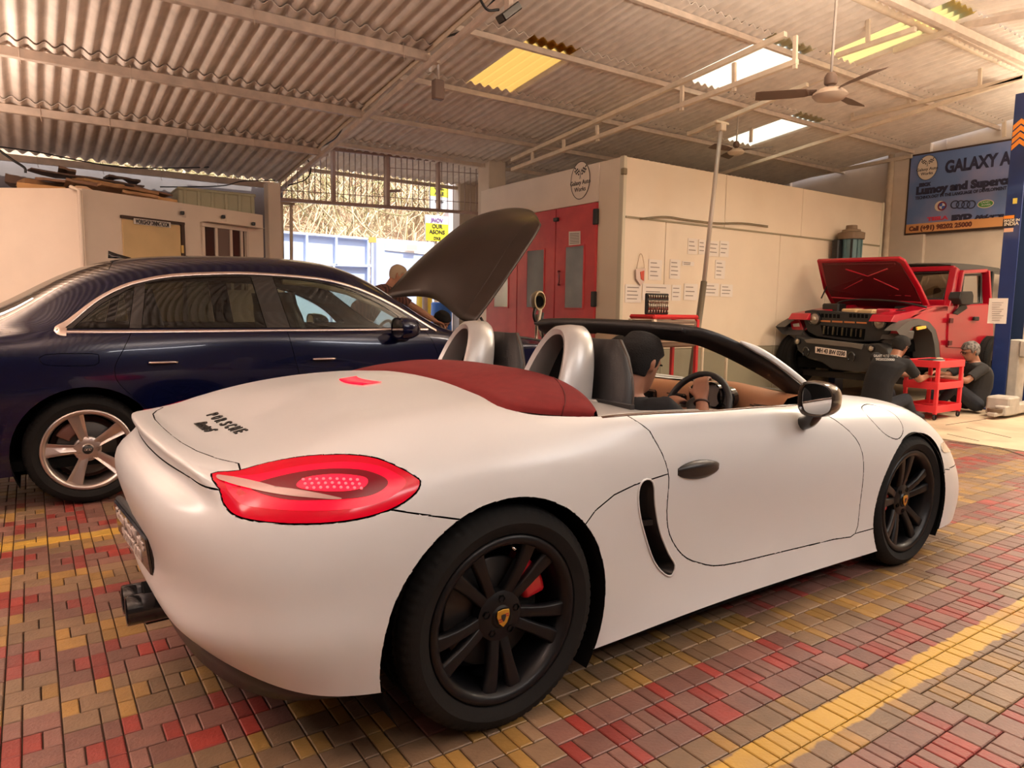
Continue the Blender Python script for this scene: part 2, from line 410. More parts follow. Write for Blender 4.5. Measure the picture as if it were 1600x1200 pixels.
# lattice girders across the hall
def onX(u, v, X): return px(u, v, 0, X)
def girder(X, A, B_, posts, m=M_steelw, w_=.05):
    g = thing('girder', None, None); [g.pop(k) for k in list(g.keys())]; g.parent = ceil
    a = [onX(*p, X) for p in A]; b = [onX(*p, X) for p in B_]
    MB().bar(a[0], a[1], w_, w_).build('chord', m, g, bevel=.004); MB().bar(b[0], b[1], w_, w_).build('chord', m, g, bevel=.004)
    for (t, s_) in posts:
        p, q = onX(*t, X), onX(*s_, X); MB().bar(p, q, w_*.85, w_*.6).build('post', m, g, bevel=.003)
girder(6.0, [(800, 250), (1228, 53)], [(800, 265), (1246, 96)], [((832, 238), (832, 254)), ((881, 218), (881, 235)), ((933, 196), (934, 221)), ((1066, 134), (1065, 173)), ((1147, 98), (1147, 143)), ((1243, 56), (1242, 108))])
girder(7.6, [(1307, 87), (1431, 45)], [(1075, 210), (1262, 132)], [((1357, 5), (1356, 66))])
girder(8.6, [(1262, 132), (1490, 36)], [(1090, 192), (1091, 191)], [((1090, 163), (1088, 208)), ((1174, 200), (1173, 222))])
girder(10.2, [(1075, 288), (1599, 121)], [(1330, 187), (1600, 120)], [((1333, 147), (1332, 186)), ((1421, 125), (1420, 163)), ((1532, 91), (1531, 135))])
girder(12.85, [(1196, 273), (1583, 172)], [(1192, 289), (1425, 244)], [((1254, 256), (1255, 277)), ((1321, 239), (1322, 262)), ((1569, 176), (1569, 214))], w_=.06)
# long pipe under the ridge and the ridge rafter pair
p0, p1 = px(1350, 0, 1, 4.16), px(1600, 113, 1, 4.16)
MB().tube([p0+(p0-p1)*.6, p1+(p1-p0)*.5], .045, 14).build('roof_pipe', M_steelw, ceil)
p0, p1 = px(1397, 0, 1, 3.75), px(1600, 95, 1, 3.75)
MB().bar(p0+(p0-p1)*1.2, p1+(p1-p0)*.6, .06, .08).build('ridge_beam', M_steel, ceil)
p0 = px(1508, 40, 1, 3.75); MB().bar(p0, p0+Vector((0, -3, -.36)), .05, .06).build('rafter', M_steel, ceil); MB().bar(p0, px(1470, 50, 0, p0.x)+Vector((0, .5, -.06)), .05, .06).build('rafter', M_steel, ceil)
# ============================================================ walls
M_wall = mat('wall_cream', (.74, .62, .50), .75, var=.05, vscale=3, bump=.12, bscale=18, col2=(.66, .53, .41), c2scale=.9, c2lo=.5, c2hi=.75)
M_wallg = mat('wall_grey', (.22, .195, .19), .85, var=.1, vscale=4)
M_white = mat('painted_white', (.84, .72, .60), .55, var=.04, vscale=2.5, bump=.05, bscale=6)
def wallseg(name, P, H, th, m, z0=0):
    mb = MB()
    for a, b_ in zip(P[:-1], P[1:]):
        a, b_ = Vector((*a, 0)), Vector((*b_, 0)); d = (b_-a).normalized(); nrm = Vector((-d.y, d.x, 0))*th
        mb.prism([a+Vector((0, 0, z0)), b_+Vector((0, 0, z0)), b_+nrm+Vector((0, 0, z0)), a+nrm+Vector((0, 0, z0))], (0, 0, H))
    return tag(mb.build(name, m, bevel=0), kind='structure')
wallseg('wall_right', [(XW+.02, 11.9), (XW+.02, -5)], 5.0, -.25, M_wall) if False else None
tag(MB().box(XW, XW+.25, -5, 12.2, 0, 4.95).build('wall_right', M_wall), kind='structure')
tag(MB().box(6.7, XW, 11.55, 11.8, 0, 3.62).build('wall_back', M_wall), kind='structure')
tag(MB().box(-6, XRAF+.1, 11.95, 12.15, 0, 3.16).build('wall_loft', M_wallg), kind='structure')
M_walld = mat('wall_umber', (.20, .14, .11), .8)
tag(MB().box(-5, -4.8, -5, 12.2, 0, 4.6).build('wall_left', M_walld), kind='structure')
tag(MB().box(-6, XW, -5.2, -5, 0, 4.6).build('wall_rear', M_walld), kind='structure')
MB().box(XW-.07, XW+.02, 6.2, 6.9, 0, 4.2).build('wall_pier', M_wall, bpy.data.objects['wall_right'], bevel=.01)
MB().box(XW-.07, XW+.02, 8.9, 9.4, 0, 3.9).build('wall_pier', M_wall, bpy.data.objects['wall_right'], bevel=.01)
M_pipe = mat('pvc_cream', (.76, .65, .54), .45)
a, b_ = px(1395, 222, 0, XW-.12), px(1378, 420, 0, XW-.12)
tag(MB().tube([a, (a.x, a.y+.0, 1.0), (a.x, a.y, .02)], .055, 12).build('pillar_pipe', M_steelw), 'cream steel pipe post standing against the right wall beside the billboard', 'pipe')
# ---- dining room block on the left: W1 is the outside corner beside the pipe
WH = 2.4
W0 = (-1.9, 10.55); W1 = (.52, 8.73); W3 = (2.62, 9.71)
def onwall(u, v, a=W1, b_=W3, off=0):
    A = Vector((*a, 0)); B_ = Vector((*b_, 0)); d = (B_-A).normalized(); nn = Vector((-d.y, d.x, 0)); r = ray(u, v)
    t = ((A-nn*off)-CAMO).dot(nn)/r.dot(nn); return CAMO+r*t
wl = wallseg('wall_dining_room', [W0, W1, W3, (3.0, 11.9)], WH, .14, M_white)
roof_ = MB().prism([(*W0, WH), (*W1, WH), (*W3, WH), (3.0, 11.9, WH), (-1.9, 11.9, WH)], (0, 0, .05)).build('loft_floor', M_white, wl)
dirW = Vector((W3[0]-W1[0], W3[1]-W1[1], 0)).normalized(); nW = Vector((dirW.y, -dirW.x, 0))   # nW faces the room
def wallbox(name, u0, v0, u1, v1, dep, m, parent=None, out=.0, bev=0):
    p, q = onwall(u0, v0), onwall(u1, v1)
    x0 = (p-Vector((*W1, 0))).dot(dirW); x1 = (q-Vector((*W1, 0))).dot(dirW)
    M = Matrix.Translation((*W1, 0)) @ frame((0, 0, 0), dirW, (0, 0, 1)) if False else None
    o = Vector((*W1, 0)); mb = MB()
    P = [o+dirW*x0+nW*out, o+dirW*x1+nW*out, o+dirW*x1+nW*(out+dep), o+dirW*x0+nW*(out+dep)]
    mb.prism([Vector((a.x, a.y, q.z)) for a in P], (0, 0, p.z-q.z)); return mb.build(name, m, parent, bevel=bev)
M_yel = mat('door_yellow', (.72, .52, .26), .5, var=.08, vscale=3)
M_blk = mat('black_plastic', (.012, .012, .012), .4)
dr = thing('door_1', None, None); [dr.pop(k) for k in list(dr.keys())]; dr['kind'] = 'structure'
p = onwall(188, 336); q = onwall(286, 348); zt = p.z
o1 = Vector((*W1, 0)); xa, xb = (p-o1).dot(dirW), (q-o1).dot(dirW)
def wb(name, x0, x1, z0, z1, out, dep, m, parent=None, bev=0, base=o1, dv=dirW, nv=nW):
    P = [base+dv*x0+nv*out, base+dv*x1+nv*out, base+dv*x1+nv*(out+dep), base+dv*x0+nv*(out+dep)]
    return MB().prism([Vector((a.x, a.y, z0)) for a in P], (0, 0, z1-z0)).build(name, m, parent, bevel=bev)
wb('door_leaf', xa+.01, xb-.05, .02, zt-.04, -.01, .03, M_yel, dr, .004)
wb('door_frame', xa-.005, xb, zt-.03, zt, .0, .035, mat('frame_brown', (.06, .03, .02), .6), dr)
wb('door_frame', xb-.045, xb, .02, zt, .0, .03, mat('frame_brown', (.06, .03, .02), .6), dr)
wb('hinge', xb-.06, xb-.03, zt-.36, zt-.27, .03, .01, mat('brass', (.6, .4, .15), .4, 1), dr)
# sign above the door
p = onwall(206, 341); q = onwall(264, 359); xa_, xb_ = (p-o1).dot(dirW), (q-o1).dot(dirW)
sg = thing('door_sign', 'white plate reading WORKSHOP DINING ROOM on the yellow door', 'sign', o1+dirW*xa_+nW*.03+Vector((0, 0, q.z)))
Ms = Matrix.Translation(-Vector(sg.location))
s_ = wb('plate', xa_, xb_, q.z+.02, p.z, .028, .008, mat('sign_white', (.80, .74, .66), .5), sg); s_.data.transform(Ms)
t_ = text('lettering', 'WORKSHOP DINING ROOM', .070, Ms @ frame(o1+dirW*(xa_+.02)+nW*.038+Vector((0, 0, (p.z+q.z)/2-.015)), dirW, (0, 0, 1)) @ Matrix.Scale((xb_-xa_-.04)/.90, 4, (1, 0, 0)), mat('ink_dark', (.03, .02, .02), .6), sg, bold=.002)
# window
win = thing('window_1', None, None); [win.pop(k) for k in list(win.keys())]; win['kind'] = 'structure'
p = onwall(316, 354); q = onwall(382, 404); xa, xb = (p-o1).dot(dirW), (q-o1).dot(dirW); zt, zb = p.z, 1.45
M_alu = mat('aluminium_cream', (.72, .62, .52), .4, .3)
M_dkgl = mat('dark_window_glass', (.05, .03, .025), .08, spec=.8)
wb('window_frame', xa-.03, xb+.04, zt, zt+.05, 0, .04, M_alu, win, .003); wb('window_frame', xa-.03, xb+.04, zb-.05, zb, 0, .04, M_alu, win)
for x in (xa-.02, xa+.16, xa+(xb-xa)*.62, xb-.07, xb+.02): wb('window_bar', x, x+.035, zb, zt, .0, .03, M_alu, win, .003)
wb('pane', xa, xa+.17, zb, zt, .004, .004, M_dkgl, win); wb('pane', xa+.17, xa+(xb-xa)*.62, zb, zt, .008, .004, mat('frosted_glass', (.17, .11, .09), .35), win); wb('pane', xa+(xb-xa)*.62, xb, zb, zt, .004, .004, M_dkgl, win)
p = onwall(314, 340); q = onwall(403, 355); wb('window_hood', (p-o1).dot(dirW), (q-o1).dot(dirW), q.z-.02, p.z-.05, 0, .14, M_white, wl, .01)
# pipe at the corner
p = onwall(128, 300, W0, W1); tag(MB().tube([(W1[0]-.03, W1[1]-.04, 0), (W1[0]-.03, W1[1]-.04, WH+.02), (W1[0]-.10, W1[1]+.05, WH+.06)], .022, 10).build('drain_pipe', M_pipe), 'thin cream pipe running up the outside corner of the dining room wall', 'pipe')
# ---- paint booth
BX0, BX1, BY0, BY1, BH = 6.08, 12.1, 6.50, 9.80, 3.13
booth = thing('paint_booth', 'large cream paint booth cabin with three red glazed doors', 'booth', (BX0, BY0, 0))
bo = Vector((BX0, BY0, 0))
M_booth = mat('booth_cream', (.80, .68, .53), .38, var=.04, vscale=1.5, bump=.04, bscale=4, col2=(.74, .60, .44), c2scale=.8, c2lo=.5, c2hi=.8)
M_boothe = mat('booth_edge', (.66, .60, .45), .45)
def bb(name, x0, x1, y0, y1, z0, z1, m, bev=0): return boxo(name, x0-BX0, x1-BX0, y0-BY0, y1-BY0, z0, z1, m, booth, bev)
# side wall made of panels with open seams: seam height on the photo
ZS = onX(965, 339, BX0).z
xs = [px(u, 300, 1, BY0).x for u in (965, 1105, 1250, 1400)]
xs = [BX0]+[px(u, v, 1, BY0).x for u, v in ((1135, 290), (1254, 320))]+[BX1]
for a, b_ in zip(xs[:-1], xs[1:]): bb('wall_panel', a+.004, b_-.004, BY0, BY0+.05, ZS+.006, BH, M_booth, .004)
xl = [BX0]+[px(u, 450, 1, BY0).x for u in (1037, 1215, 1290)]+[BX1]
for a, b_ in zip(xl[:-1], xl[1:]): bb('wall_panel', a+.004, b_-.004, BY0, BY0+.05, .76, ZS-.006, M_booth, .004)
for a, b_ in zip(xl[:-1], xl[1:]): bb('kick_panel', a+.003, b_-.003, BY0+.01, BY0+.05, 0, .755, mat('booth_kick_grey', (.36, .32, .23), .5), .003)
bb('corner_trim', BX0-.005, BX0+.05, BY0-.008, BY0+.07, 0, BH+.01, M_boothe, .006)
bb('end_trim', BX1-.05, BX1+.02, BY0-.01, BY0+.06, 0, BH+.01, M_boothe, .006)
bb('seam_rail', BX0+.05, BX1-.05, BY0-.012, BY0+.0, ZS-.012, ZS+.012, mat('seam_olive', (.32, .27, .17), .5), .003)
cab = MB()
for k in range(2):
    pts = [(px(u, v+k*2, 1, BY0-.02)-bo) for u, v in ((1000, 341), (1040, 338), (1075, 343), (1120, 348), (1160, 348), (1200, 353))]
    cab.tube(crom(pts, 5), .006, 6)
cab.build('loose_cable', mat('cable_olive', (.25, .2, .12), .6), booth)
bb('core', BX0+.06, BX1-.05, BY0+.05, BY1, 0, BH-.02, M_booth)
# front face x = BX0
yb = lambda u, v: px(u, v, 0, BX0).y
y_h, y_m, y_l = yb(933, 400), yb(870, 400), yb(811, 400)
zd = px(935, 316, 0, BX0).z
bb('front_panel', BX0, BX0+.06, BY0+.05, y_h, 0, BH, M_booth, .003)
bb('front_header', BX0-.002, BX0+.06, y_h, BY1, zd+.01, BH, M_white, .003)
y_end = y_l+(y_m-y_h)*1.02
bb('front_panel', BX0, BX0+.06, y_end+.01, BY1, 0, zd, M_white, .003)
M_red = mat('booth_red', (.50, .030, .040), .42, var=.12, vscale=2.5)
M_redL = mat('booth_red_faded', (.62, .060, .065), .42, var=.12, vscale=2.5, col2=(.48, .03, .045), c2scale=1.2)
M_glb = mat('booth_glass', (.30, .33, .34), .04, spec=1.0, var=.3, vscale=1.3)
for i, (a, b_) in enumerate(((y_h, y_m), (y_m, y_l), (y_l, y_end))):
    a += .006; b_ -= .006
    leaf = bb('door_leaf', BX0-.03, BX0+.02, a, b_, .08, zd, M_redL, .006); leaf.name = 'door_leaf'
    # glass strip
    zt = px(905, 385, 0, BX0).z; zb_ = px(900, 481, 0, BX0).z
    wy0, wy1 = a+.24*(b_-a)/.88, a+.60*(b_-a)/.88*1.05
    boxo('pane', BX0-BX0-.036, -.029, wy0-BY0, wy1-BY0, zb_, zt, M_glb, leaf, .002)
    fr = MB(); 
    for y0_, y1_, z0_, z1_ in ((wy0-.02, wy1+.02, zt, zt+.02), (wy0-.02, wy1+.02, zb_-.02, zb_), (wy0-.02, wy0, zb_, zt), (wy1, wy1+.02, zb_, zt)):
        fr.box(-.04, -.028, y0_-BY0, y1_-BY0, z0_, z1_)
    fr.build('glazing_bead', M_redL, leaf, .002)
    if i == 0:
        h0 = px(872, 424, 0, BX0-.06)-bo; h1 = px(872, 445, 0, BX0-.06)-bo
        MB().tube(crom([h0+Vector((.03, 0, 0)), h0, h0+Vector((0, -.02, -.04)), h1+Vector((0, -.02, .04)), h1, h1+Vector((.03, 0, 0))], 4), .011, 8).build('door_handle', mat('handle_darkred', (.16, .01, .01), .35), leaf)
        for zz in (.5, 1.3, 2.35): boxo('hinge', -.05, .0, a-BY0-.03, a-BY0+.05, zz, zz+.2, M_blk, leaf, .01)
        pn = [px(u, v, 0, BX0-.034)-bo for u, v in ((889, 362), (907, 361), (907, 384), (889, 385))]
        nt_ = MB().prism(pn, (-.003, 0, 0)).build('notice_sheet', mat('paper_white', (.80, .73, .66), .8), leaf)
        for k in range(7):
            t = .15+k*.11; a1 = pn[0].lerp(pn[3], t)*.9+pn[1].lerp(pn[2], t)*.1; b1 = pn[0].lerp(pn[3], t)*.1+pn[1].lerp(pn[2], t)*.9
            if k == 0: lm = MB()
            lm.bar(a1+Vector((-.004, 0, 0)), b1+Vector((-.004, 0, 0)), .003, .006)
        lm.build('printed_lines', mat('ink_dark', (.03, .02, .02), .6), nt_)
        c_ = px(869, 343, 0, BX0-.045)-bo; boxo('latch', c_.x-.02, c_.x+.02, c_.y-.05, c_.y+.05, c_.z-.025, c_.z+.025, M_blk, leaf, .008)
# round emblem on the header
def emblem(name, ctr, xd, yd, R, parent, words, m_disc, sc=1.0, cols=None):
    Mx = frame(ctr, xd, yd)
    mb = MB(); mb.prism([Mx @ Vector((R*math.cos(a)*.80, R*math.sin(a), 0)) for a in [2*PI*i/40 for i in range(40)]], Mx.to_3x3() @ Vector((0, 0, .004)))
    d = mb.build(name, m_disc, parent)
    mb = MB(); mb.tube([Mx @ Vector((R*math.cos(a)*.80, R*math.sin(a), .004)) for a in [2*PI*i/48 for i in range(48)]], R*.018, 6, closed=True)
    ink = mat('ink_dark', (.03, .02, .02), .6)
    # two crossed chequered flags
    for s_ in (-1, 1):
        for i in range(4):
            for j in range(4):
                if (i+j) % 2: continue
                x = s_*(R*.10+i*R*.10); y = R*.28+j*R*.085+i*R*.035
                mb.prism([Mx @ Vector((x+dx*R*.10*s_, y+dy*R*.085+dx*R*.035, .0045)) for dx, dy in ((0, 0), (1, 0), (1, 1), (0, 1))], Mx.to_3x3() @ Vector((0, 0, .002)))
        mb.bar(Mx @ Vector((s_*R*.10, R*.62, .006)), Mx @ Vector((-s_*R*.06, R*.08, .006)), R*.015, .002)
    mb.build('flag_print', ink, d)
    for k, wd in enumerate(words):
        text('lettering', wd, R*.34, Mx @ Matrix.Translation((0, -R*(.22+.36*k), .005)), ink, d, align='CENTER', bold=R*.004, depth=.002)
    return d
ec = px(907, 282, 0, BX0-.004)-bo
emblem('round_emblem', ec, (0, -1, 0), (0, 0, 1), (px(907, 253, 0, BX0).z-px(907, 311, 0, BX0).z)/2, booth, ['Galaxy Auto', 'Works'], M_white)
boxo('bracket', -.03, .04, BY0-BY0-.03, .03, BH-.22, BH-.14, mat('cable_olive', (.25, .2, .12), .6), booth, .01)
# papers taped on the side wall: each sheet is its own thing
Y_ = BY0-.004
papers = [((1075,372),(1089,398),'near the middle pole, leftmost of the four in the top row'),((1092,374),(1101,398),'half hidden behind the prop pole in the top row'),((1108,376),(1122,401),'right of the prop pole in the top row'),((1125,376),(1138,402),'rightmost of the four in the top row'),
 ((1014,405),(1033,438),'above the big taped page, left of the panel seam'),((1047,405),(1062,436),'just right of the panel seam, grey print'),((1066,408),(1084,416),'a small strip note beside the grey printed page'),((1118,406),(1132,436),'tall narrow page right of the pole'),
 ((977,444),(1001,473),'lowest and leftmost page near the booth corner'),((1004,443),(1047,470),'wide page with three columns over the tool rack'),((1050,445),(1063,470),'blank faded page beside the wide page'),((1069,443),(1089,469),'small boxed page with a dark left edge'),
 ((1101,442),(1122,463),'lower page just right of the pole with bold lines'),((1126,444),(1144,464),'lowest right page with bold lines')]
M_pap = mat('paper_white', (.80, .73, .66), .8); M_ink2 = mat('ink_grey', (.30, .25, .22), .8)
for i, ((u0, v0), (u1, v1), d) in enumerate(papers):
    p, q = px(u0, v0, 1, Y_), px(u1, v1, 1, Y_); x0, x1, z0, z1 = p.x, q.x, q.z, p.z
    t_ = thing('notice_sheet', 'taped white notice sheet, '+d, 'paper', (x0, Y_, z0), group='notices on the booth side wall')
    boxo('page', 0, x1-x0, -.003, .001, 0, z1-z0, M_pap, t_)
    nl = max(2, int((z1-z0)/.055)); mb = MB()
    for k in range(nl):
        zz = (z1-z0)*(1-(k+.8)/(nl+.8)); e = .85-.25*random.random()
        mb.box((x1-x0)*.12, (x1-x0)*e, -.0045, -.003, zz-.006, zz+.006)
    mb.build('printed_lines', M_ink2, t_)
# small red and white pouch hanging from a cord
p = px(1000, 425, 1, Y_-.01); t_ = thing('hanging_pouch', 'small red and white pouch hanging by a cord on the booth wall', 'pouch', p)
MB().prism([(-.09, 0, .03), (.08, 0, .05), (.07, 0, -.12), (.0, 0, -.17), (-.08, 0, -.09)], (0, -.02, 0)).build('pouch', mat('pouch_white', (.7, .55, .48), .8), t_, .004)
MB().prism([(-.02, -.021, .0), (.05, -.021, .02), (.05, -.021, -.11), (.0, -.021, -.09)], (0, -.004, 0)).build('red_print', mat('print_red', (.6, .1, .06), .7), t_)
MB().tube(crom([(-.07, -.01, .04), (-.03, -.01, .2), (.01, -.01, .22), (.05, -.01, .12), (.06, -.01, .04)], 5), .004, 5).build('cord', mat('cord_tan', (.55, .38, .25), .8), t_)

# ---- billboard on the right wall
sp0, sp1 = px(1423, 243, 0, XW-.05), px(1413, 368, 0, XW-.05)
bw, bh = 3.3, sp0.z-sp1.z
bl = thing('billboard', 'blue and orange billboard with dark lettering high on the right wall', 'billboard', (XW-.05, sp0.y, sp1.z))
M_bb = mat('billboard_blue', (.15, .24, .50), .45, col2=(.30, .30, .50), c2scale=.9)
fr = boxo('frame', -.03, .05, -bw, .0, -.0, bh, mat('frame_brown', (.06, .03, .02), .6), bl, .004)
boxo('face', -.035, -.02, -bw+.03, -.03, .03, bh-.03, M_bb, bl)
boxo('orange_band', -.038, -.03, -bw+.03, -.03, .03, .03+bh*.11, mat('billboard_orange', (.80, .38, .14), .5), bl)
def bpt(u, v, o=.04): return px(u, v, 0, XW-.05-o) - Vector(bl.location)
navy = mat('ink_navy', (.03, .03, .07), .5); XD = (0, -1, 0)
def btxt(s, u, v, hpx, wpx=None, m=navy, **k):
    p = bpt(u, v); size = (bpt(u, v-hpx).z-p.z)/.70
    me = textmesh(s, size, depth=.004, **k)
    if wpx:
        xs_ = [q.co.x for q in me.vertices]; tgt = abs(bpt(u+wpx, v).y-p.y)
        me.transform(Matrix.Scale(tgt/(max(xs_)-min(xs_)), 4, (1, 0, 0)))
    me.transform(frame(p, XD, (0, 0, 1))); return link('lettering', me, m, bl)
btxt('GALAXY AUTO', 1476, 270, 18, 150, bold=.012)
btxt('Lumoy and Supercars', 1431, 304, 11, 165, bold=.012)
btxt('ESBOX', 1436, 292, 5, 18, bold=.006)
btxt('TECHNOLOGY IN THE LANGUAGE OF DEVELOPMENT & CARE', 1430, 312, 4.5, 165, bold=.003)
btxt('BYD', 1487, 344, 7, 32, bold=.012)
btxt('McLaren', 1523, 342, 5, 46, bold=.006, shear=.3)
btxt('TESLA', 1449, 345, 5, 33, m=mat('ink_red', (.75, .06, .12), .5), bold=.006)
btxt('Call (+91) 98202 25000', 1420, 361, 6.5, 98, bold=.006, m=mat('ink_brown', (.18, .05, .03), .5))
emblem('round_emblem', bpt(1449, 262, .042), XD, (0, 0, 1), (bpt(1449, 244).z-bpt(1449, 282).z)/2, bl, ['Galaxy Auto', 'Works'], mat('emblem_cream', (.85, .72, .58), .5))
rg = MB()
for i in range(4):
    c_ = bpt(1492+i*8.5, 319.5); R = (bpt(1492, 314).z-bpt(1492, 325.5).z)/2
    rg.tube([c_+Vector((0, R*math.cos(a), R*math.sin(a))) for a in [2*PI*k/28 for k in range(28)]], R*.13, 6, closed=True)
rg.build('ring_logo', navy, bl)
def bdisc(u, v, rw, rh, m, o=.042, n=32, parent=bl, name='logo_disc'):
    c_ = bpt(u, v, o); ry = abs(bpt(u+rw, v).y-bpt(u, v).y); rz_ = abs(bpt(u, v-rh).z-bpt(u, v).z)
    return MB().prism([c_+Vector((0, ry*math.cos(a), rz_*math.sin(a))) for a in [2*PI*k/n for k in range(n)]], (-.004, 0, 0)).build(name, m, parent)
bdisc(1469, 322, 8.5, 8, mat('emblem_cream', (.85, .72, .58), .5)); bdisc(1472, 322, 7, 7, mat('ink_maroon', (.25, .03, .06), .5), .046); bdisc(1472, 322, 4.6, 4.6, mat('logo_white', (.8, .8, .8), .5), .050)
for s_ in (0, 1):
    c_ = bpt(1472, 322, .055); ry = abs(bpt(1476.6, 322).y-bpt(1472, 322).y); rz_ = abs(bpt(1472, 317.4).z-bpt(1472, 322).z)
    MB().prism([c_]+[c_+Vector((0, ry*math.cos(a), rz_*math.sin(a))) for a in [s_*PI+k*PI/16 for k in range(9)]], (-.004, 0, 0)).build('logo_quarter', mat('logo_blue', (.05, .12, .5), .5), bl)
bdisc(1540, 318.5, 13, 6.5, mat('emblem_cream', (.85, .72, .58), .5)); bdisc(1540, 318.5, 11.5, 5.2, mat('logo_green', (.10, .32, .07), .5), .046)
btxt('LAND', 1533, 318, 2.6, 13, m=mat('logo_white', (.8, .8, .8), .5)).location.x = -.012; btxt('ROVER', 1534, 322, 2.6, 14, m=mat('logo_white', (.8, .8, .8), .5)).location.x = -.012
MB().tube([px(1479, 235, 0, XW-.06)-Vector(bl.location), px(1479, 218, 0, XW-.02)-Vector(bl.location)], .008, 6).build('hanger', M_steel, bl)

# ---- gate and what lies beyond it
YG = 10.6
gate = thing('gate_grille', 'tall steel transom grille of thin bars above the workshop entrance', 'gate', px(432, 312, 1, YG))
go = Vector(gate.location)
g = lambda u, v, y=YG: px(u, v, 1, y)-go
M_gate = mat('gate_steel', (.42, .30, .26), .5, .2, var=.1)
MB().bar(g(428, 311), g(757, 334), .06, .05).build('bottom_rail', M_gate, gate, .004)
MB().bar(g(515, 233), g(757, 259), .05, .05).build('top_rail', M_gate, gate, .004)
for u, v0, v1, wd in ((520, 234, 315, .09), (604, 243, 322, .10), (684, 252, 330, .09), (756, 258, 335, .06), (432, 292, 312, .06)):
    MB().bar(g(u, v0), g(u+1, v1), wd, .05).build('stile', M_gate, gate, .005)
MB().bar(g(432, 268), g(756, 318), .014, .014).build('cross_bar', M_gate, gate) if False else None
nb = 0
for i in range(36):
    u = 438+i*9.0; 
    if min(abs(u-x) for x in (520, 604, 684, 756)) < 4: continue
    vb = 311+(u-430)*.071; vt = 233+(u-520)*.107 if u > 520 else max(236, 290-(u-430)*.66)
    MB().tube([g(u, vt), g(u, vb)], .007, 6).build('bar', M_gate, gate)
MB().tube([g(438, 297), g(756, 318)], .006, 6).build('cross_rod', M_gate, gate); MB().tube([g(604, 262), g(756, 272)], .006, 6).build('cross_rod', M_gate, gate)
MB().bar(g(604, 299), g(625, 298), .05, .04).build('latch', M_gate, gate, .004)
# posts
a = px(425, 292, 1, 10.5); MB().box(a.x-.09, a.x+.09, 10.4, 10.6, 0, a.z+.05).build('gate_post', M_white, bevel=.01); tag(bpy.data.objects['gate_post'], 'cream square gate post where the long rafter lands beside the dining room', 'post')
a = px(770, 253, 1, 10.3); tag(MB().box(a.x-.17, a.x+.17, 10.15, 10.5, 0, a.z+.2).build('pillar', M_wall, bevel=.01), 'cream square pillar at the back corner of the paint booth', 'pillar')
# open framed door leaf left of the entrance
dg = thing('framed_gate_leaf', 'narrow cream framed glazed leaf standing open left of the entrance', 'gate', px(437, 410, 1, 10.9)); do = Vector(dg.location)
d_ = lambda u, v: px(u, v, 1, 10.9)-do
for (a, b_) in (((440, 316), (440, 548)), ((455, 318), (455, 549)), ((436, 317), (460, 319))): a1_, b1_ = d_(*a), d_(*b_); b1_.z = -do.z if b_[1] > 400 else b1_.z; MB().bar(a1_, b1_, .05 if a[0] != b_[0] or a[0] == 455 else .03, .04).build('stile', M_steelw, dg, .004)
# outside
M_out = mat('yard_ground', (.45, .38, .32), .9, var=.2)
tag(MB().box(-30, 40, 16, 60, -.25, -.02).build('yard_ground', M_out), kind='structure')
# hillside with hanging dry roots
bm = bmesh.new(); N, Mn = 46, 26; V = []
for j in range(Mn):
    row = []
    for i in range(N):
        x = -6+i*.62; t = j/(Mn-1); y = 19.5+t*5.5+noise.noise(Vector((i*.35, j*.4, 0)))*1.1; z = -.2+t*11+noise.noise(Vector((i*.3, j*.5, 4)))*.5
        row.append(bm.verts.new((x, y, z)))
    V.append(row)
for j in range(Mn-1):
    for i in range(N-1): bm.faces.new((V[j][i], V[j][i+1], V[j+1][i+1], V[j+1][i])).smooth = True
hill = frombm('hillside', bm, mat('hillside_earth', (.62, .42, .28), .95, var=.35, vscale=3, bump=.6, bscale=5, col2=(.80, .66, .40), c2scale=1.3)); tag(hill, kind='structure')
def rootstuff(n, name, m, seed, zr, wd, lean, xr=(2.5, 15)):
    rnd = random.Random(seed); mb = MB()
    for i in range(n):
        x = rnd.uniform(*xr); z = rnd.uniform(*zr); L = rnd.uniform(1.0, 2.6); a = rnd.uniform(-lean, lean); t = z/11
        y = 19.0+t*5.5-.6+rnd.uniform(-.5, .3); p = [Vector((x, y, z))]
        for k in range(4):
            p.append(p[-1]+Vector((math.sin(a)*L/4, -.05, -math.cos(a)*L/4)))
            a += rnd.uniform(-.45, .45)
        mb.tube(p, [wd*rnd.uniform(.7, 1.3)*(1-.15*k) for k in range(5)], 4, cap=False)
    o = mb.build(name, m); o['kind'] = 'stuff'; return o
rootstuff(900, 'dry_roots', mat('root_tan', (.66, .52, .33), .9, island=.45), 3, (1.5, 6.5), .026, .9).parent = hill
rootstuff(600, 'dry_scrub', mat('scrub_olive', (.36, .30, .14), .9, island=.5), 5, (4.2, 9.5), .022, 1.5, (1, 18)).parent = hill
# blue-white sheet fence panels outside
M_bf = mat('fence_pale_blue', (.52, .62, .86), .5, var=.06); M_bf2 = mat('fence_blue_white', (.62, .70, .90), .5)
YF = 15.0
fen = thing('site_fence', 'pale blue sheet metal site fence with framed panels outside the gate', 'fence', px(432, 480, 1, YF)); fo = Vector(fen.location)
f_ = lambda u, v, y=YF: px(u, v, 1, y)-fo
def quadp(name, P, th, m, parent): return MB().prism(P, (0, th, 0)).build(name, m, parent)
for (u0, v0, u1, v1, vb0, vb1) in ((432, 362, 478, 366, 411, 413), (480, 366, 524, 370, 411, 413), (527, 369, 574, 373, 412, 415)):
    quadp('panel', [f_(u0, v0), f_(u1, v1), f_(u1, vb1), f_(u0, vb0)], .04, M_bf2, fen)
for (u0, u1) in ((432, 520), (522, 575)): quadp('lower_panel', [f_(u0, 414), f_(u1, 416), f_(u1, 620), f_(u0, 620)], .04, M_bf, fen)
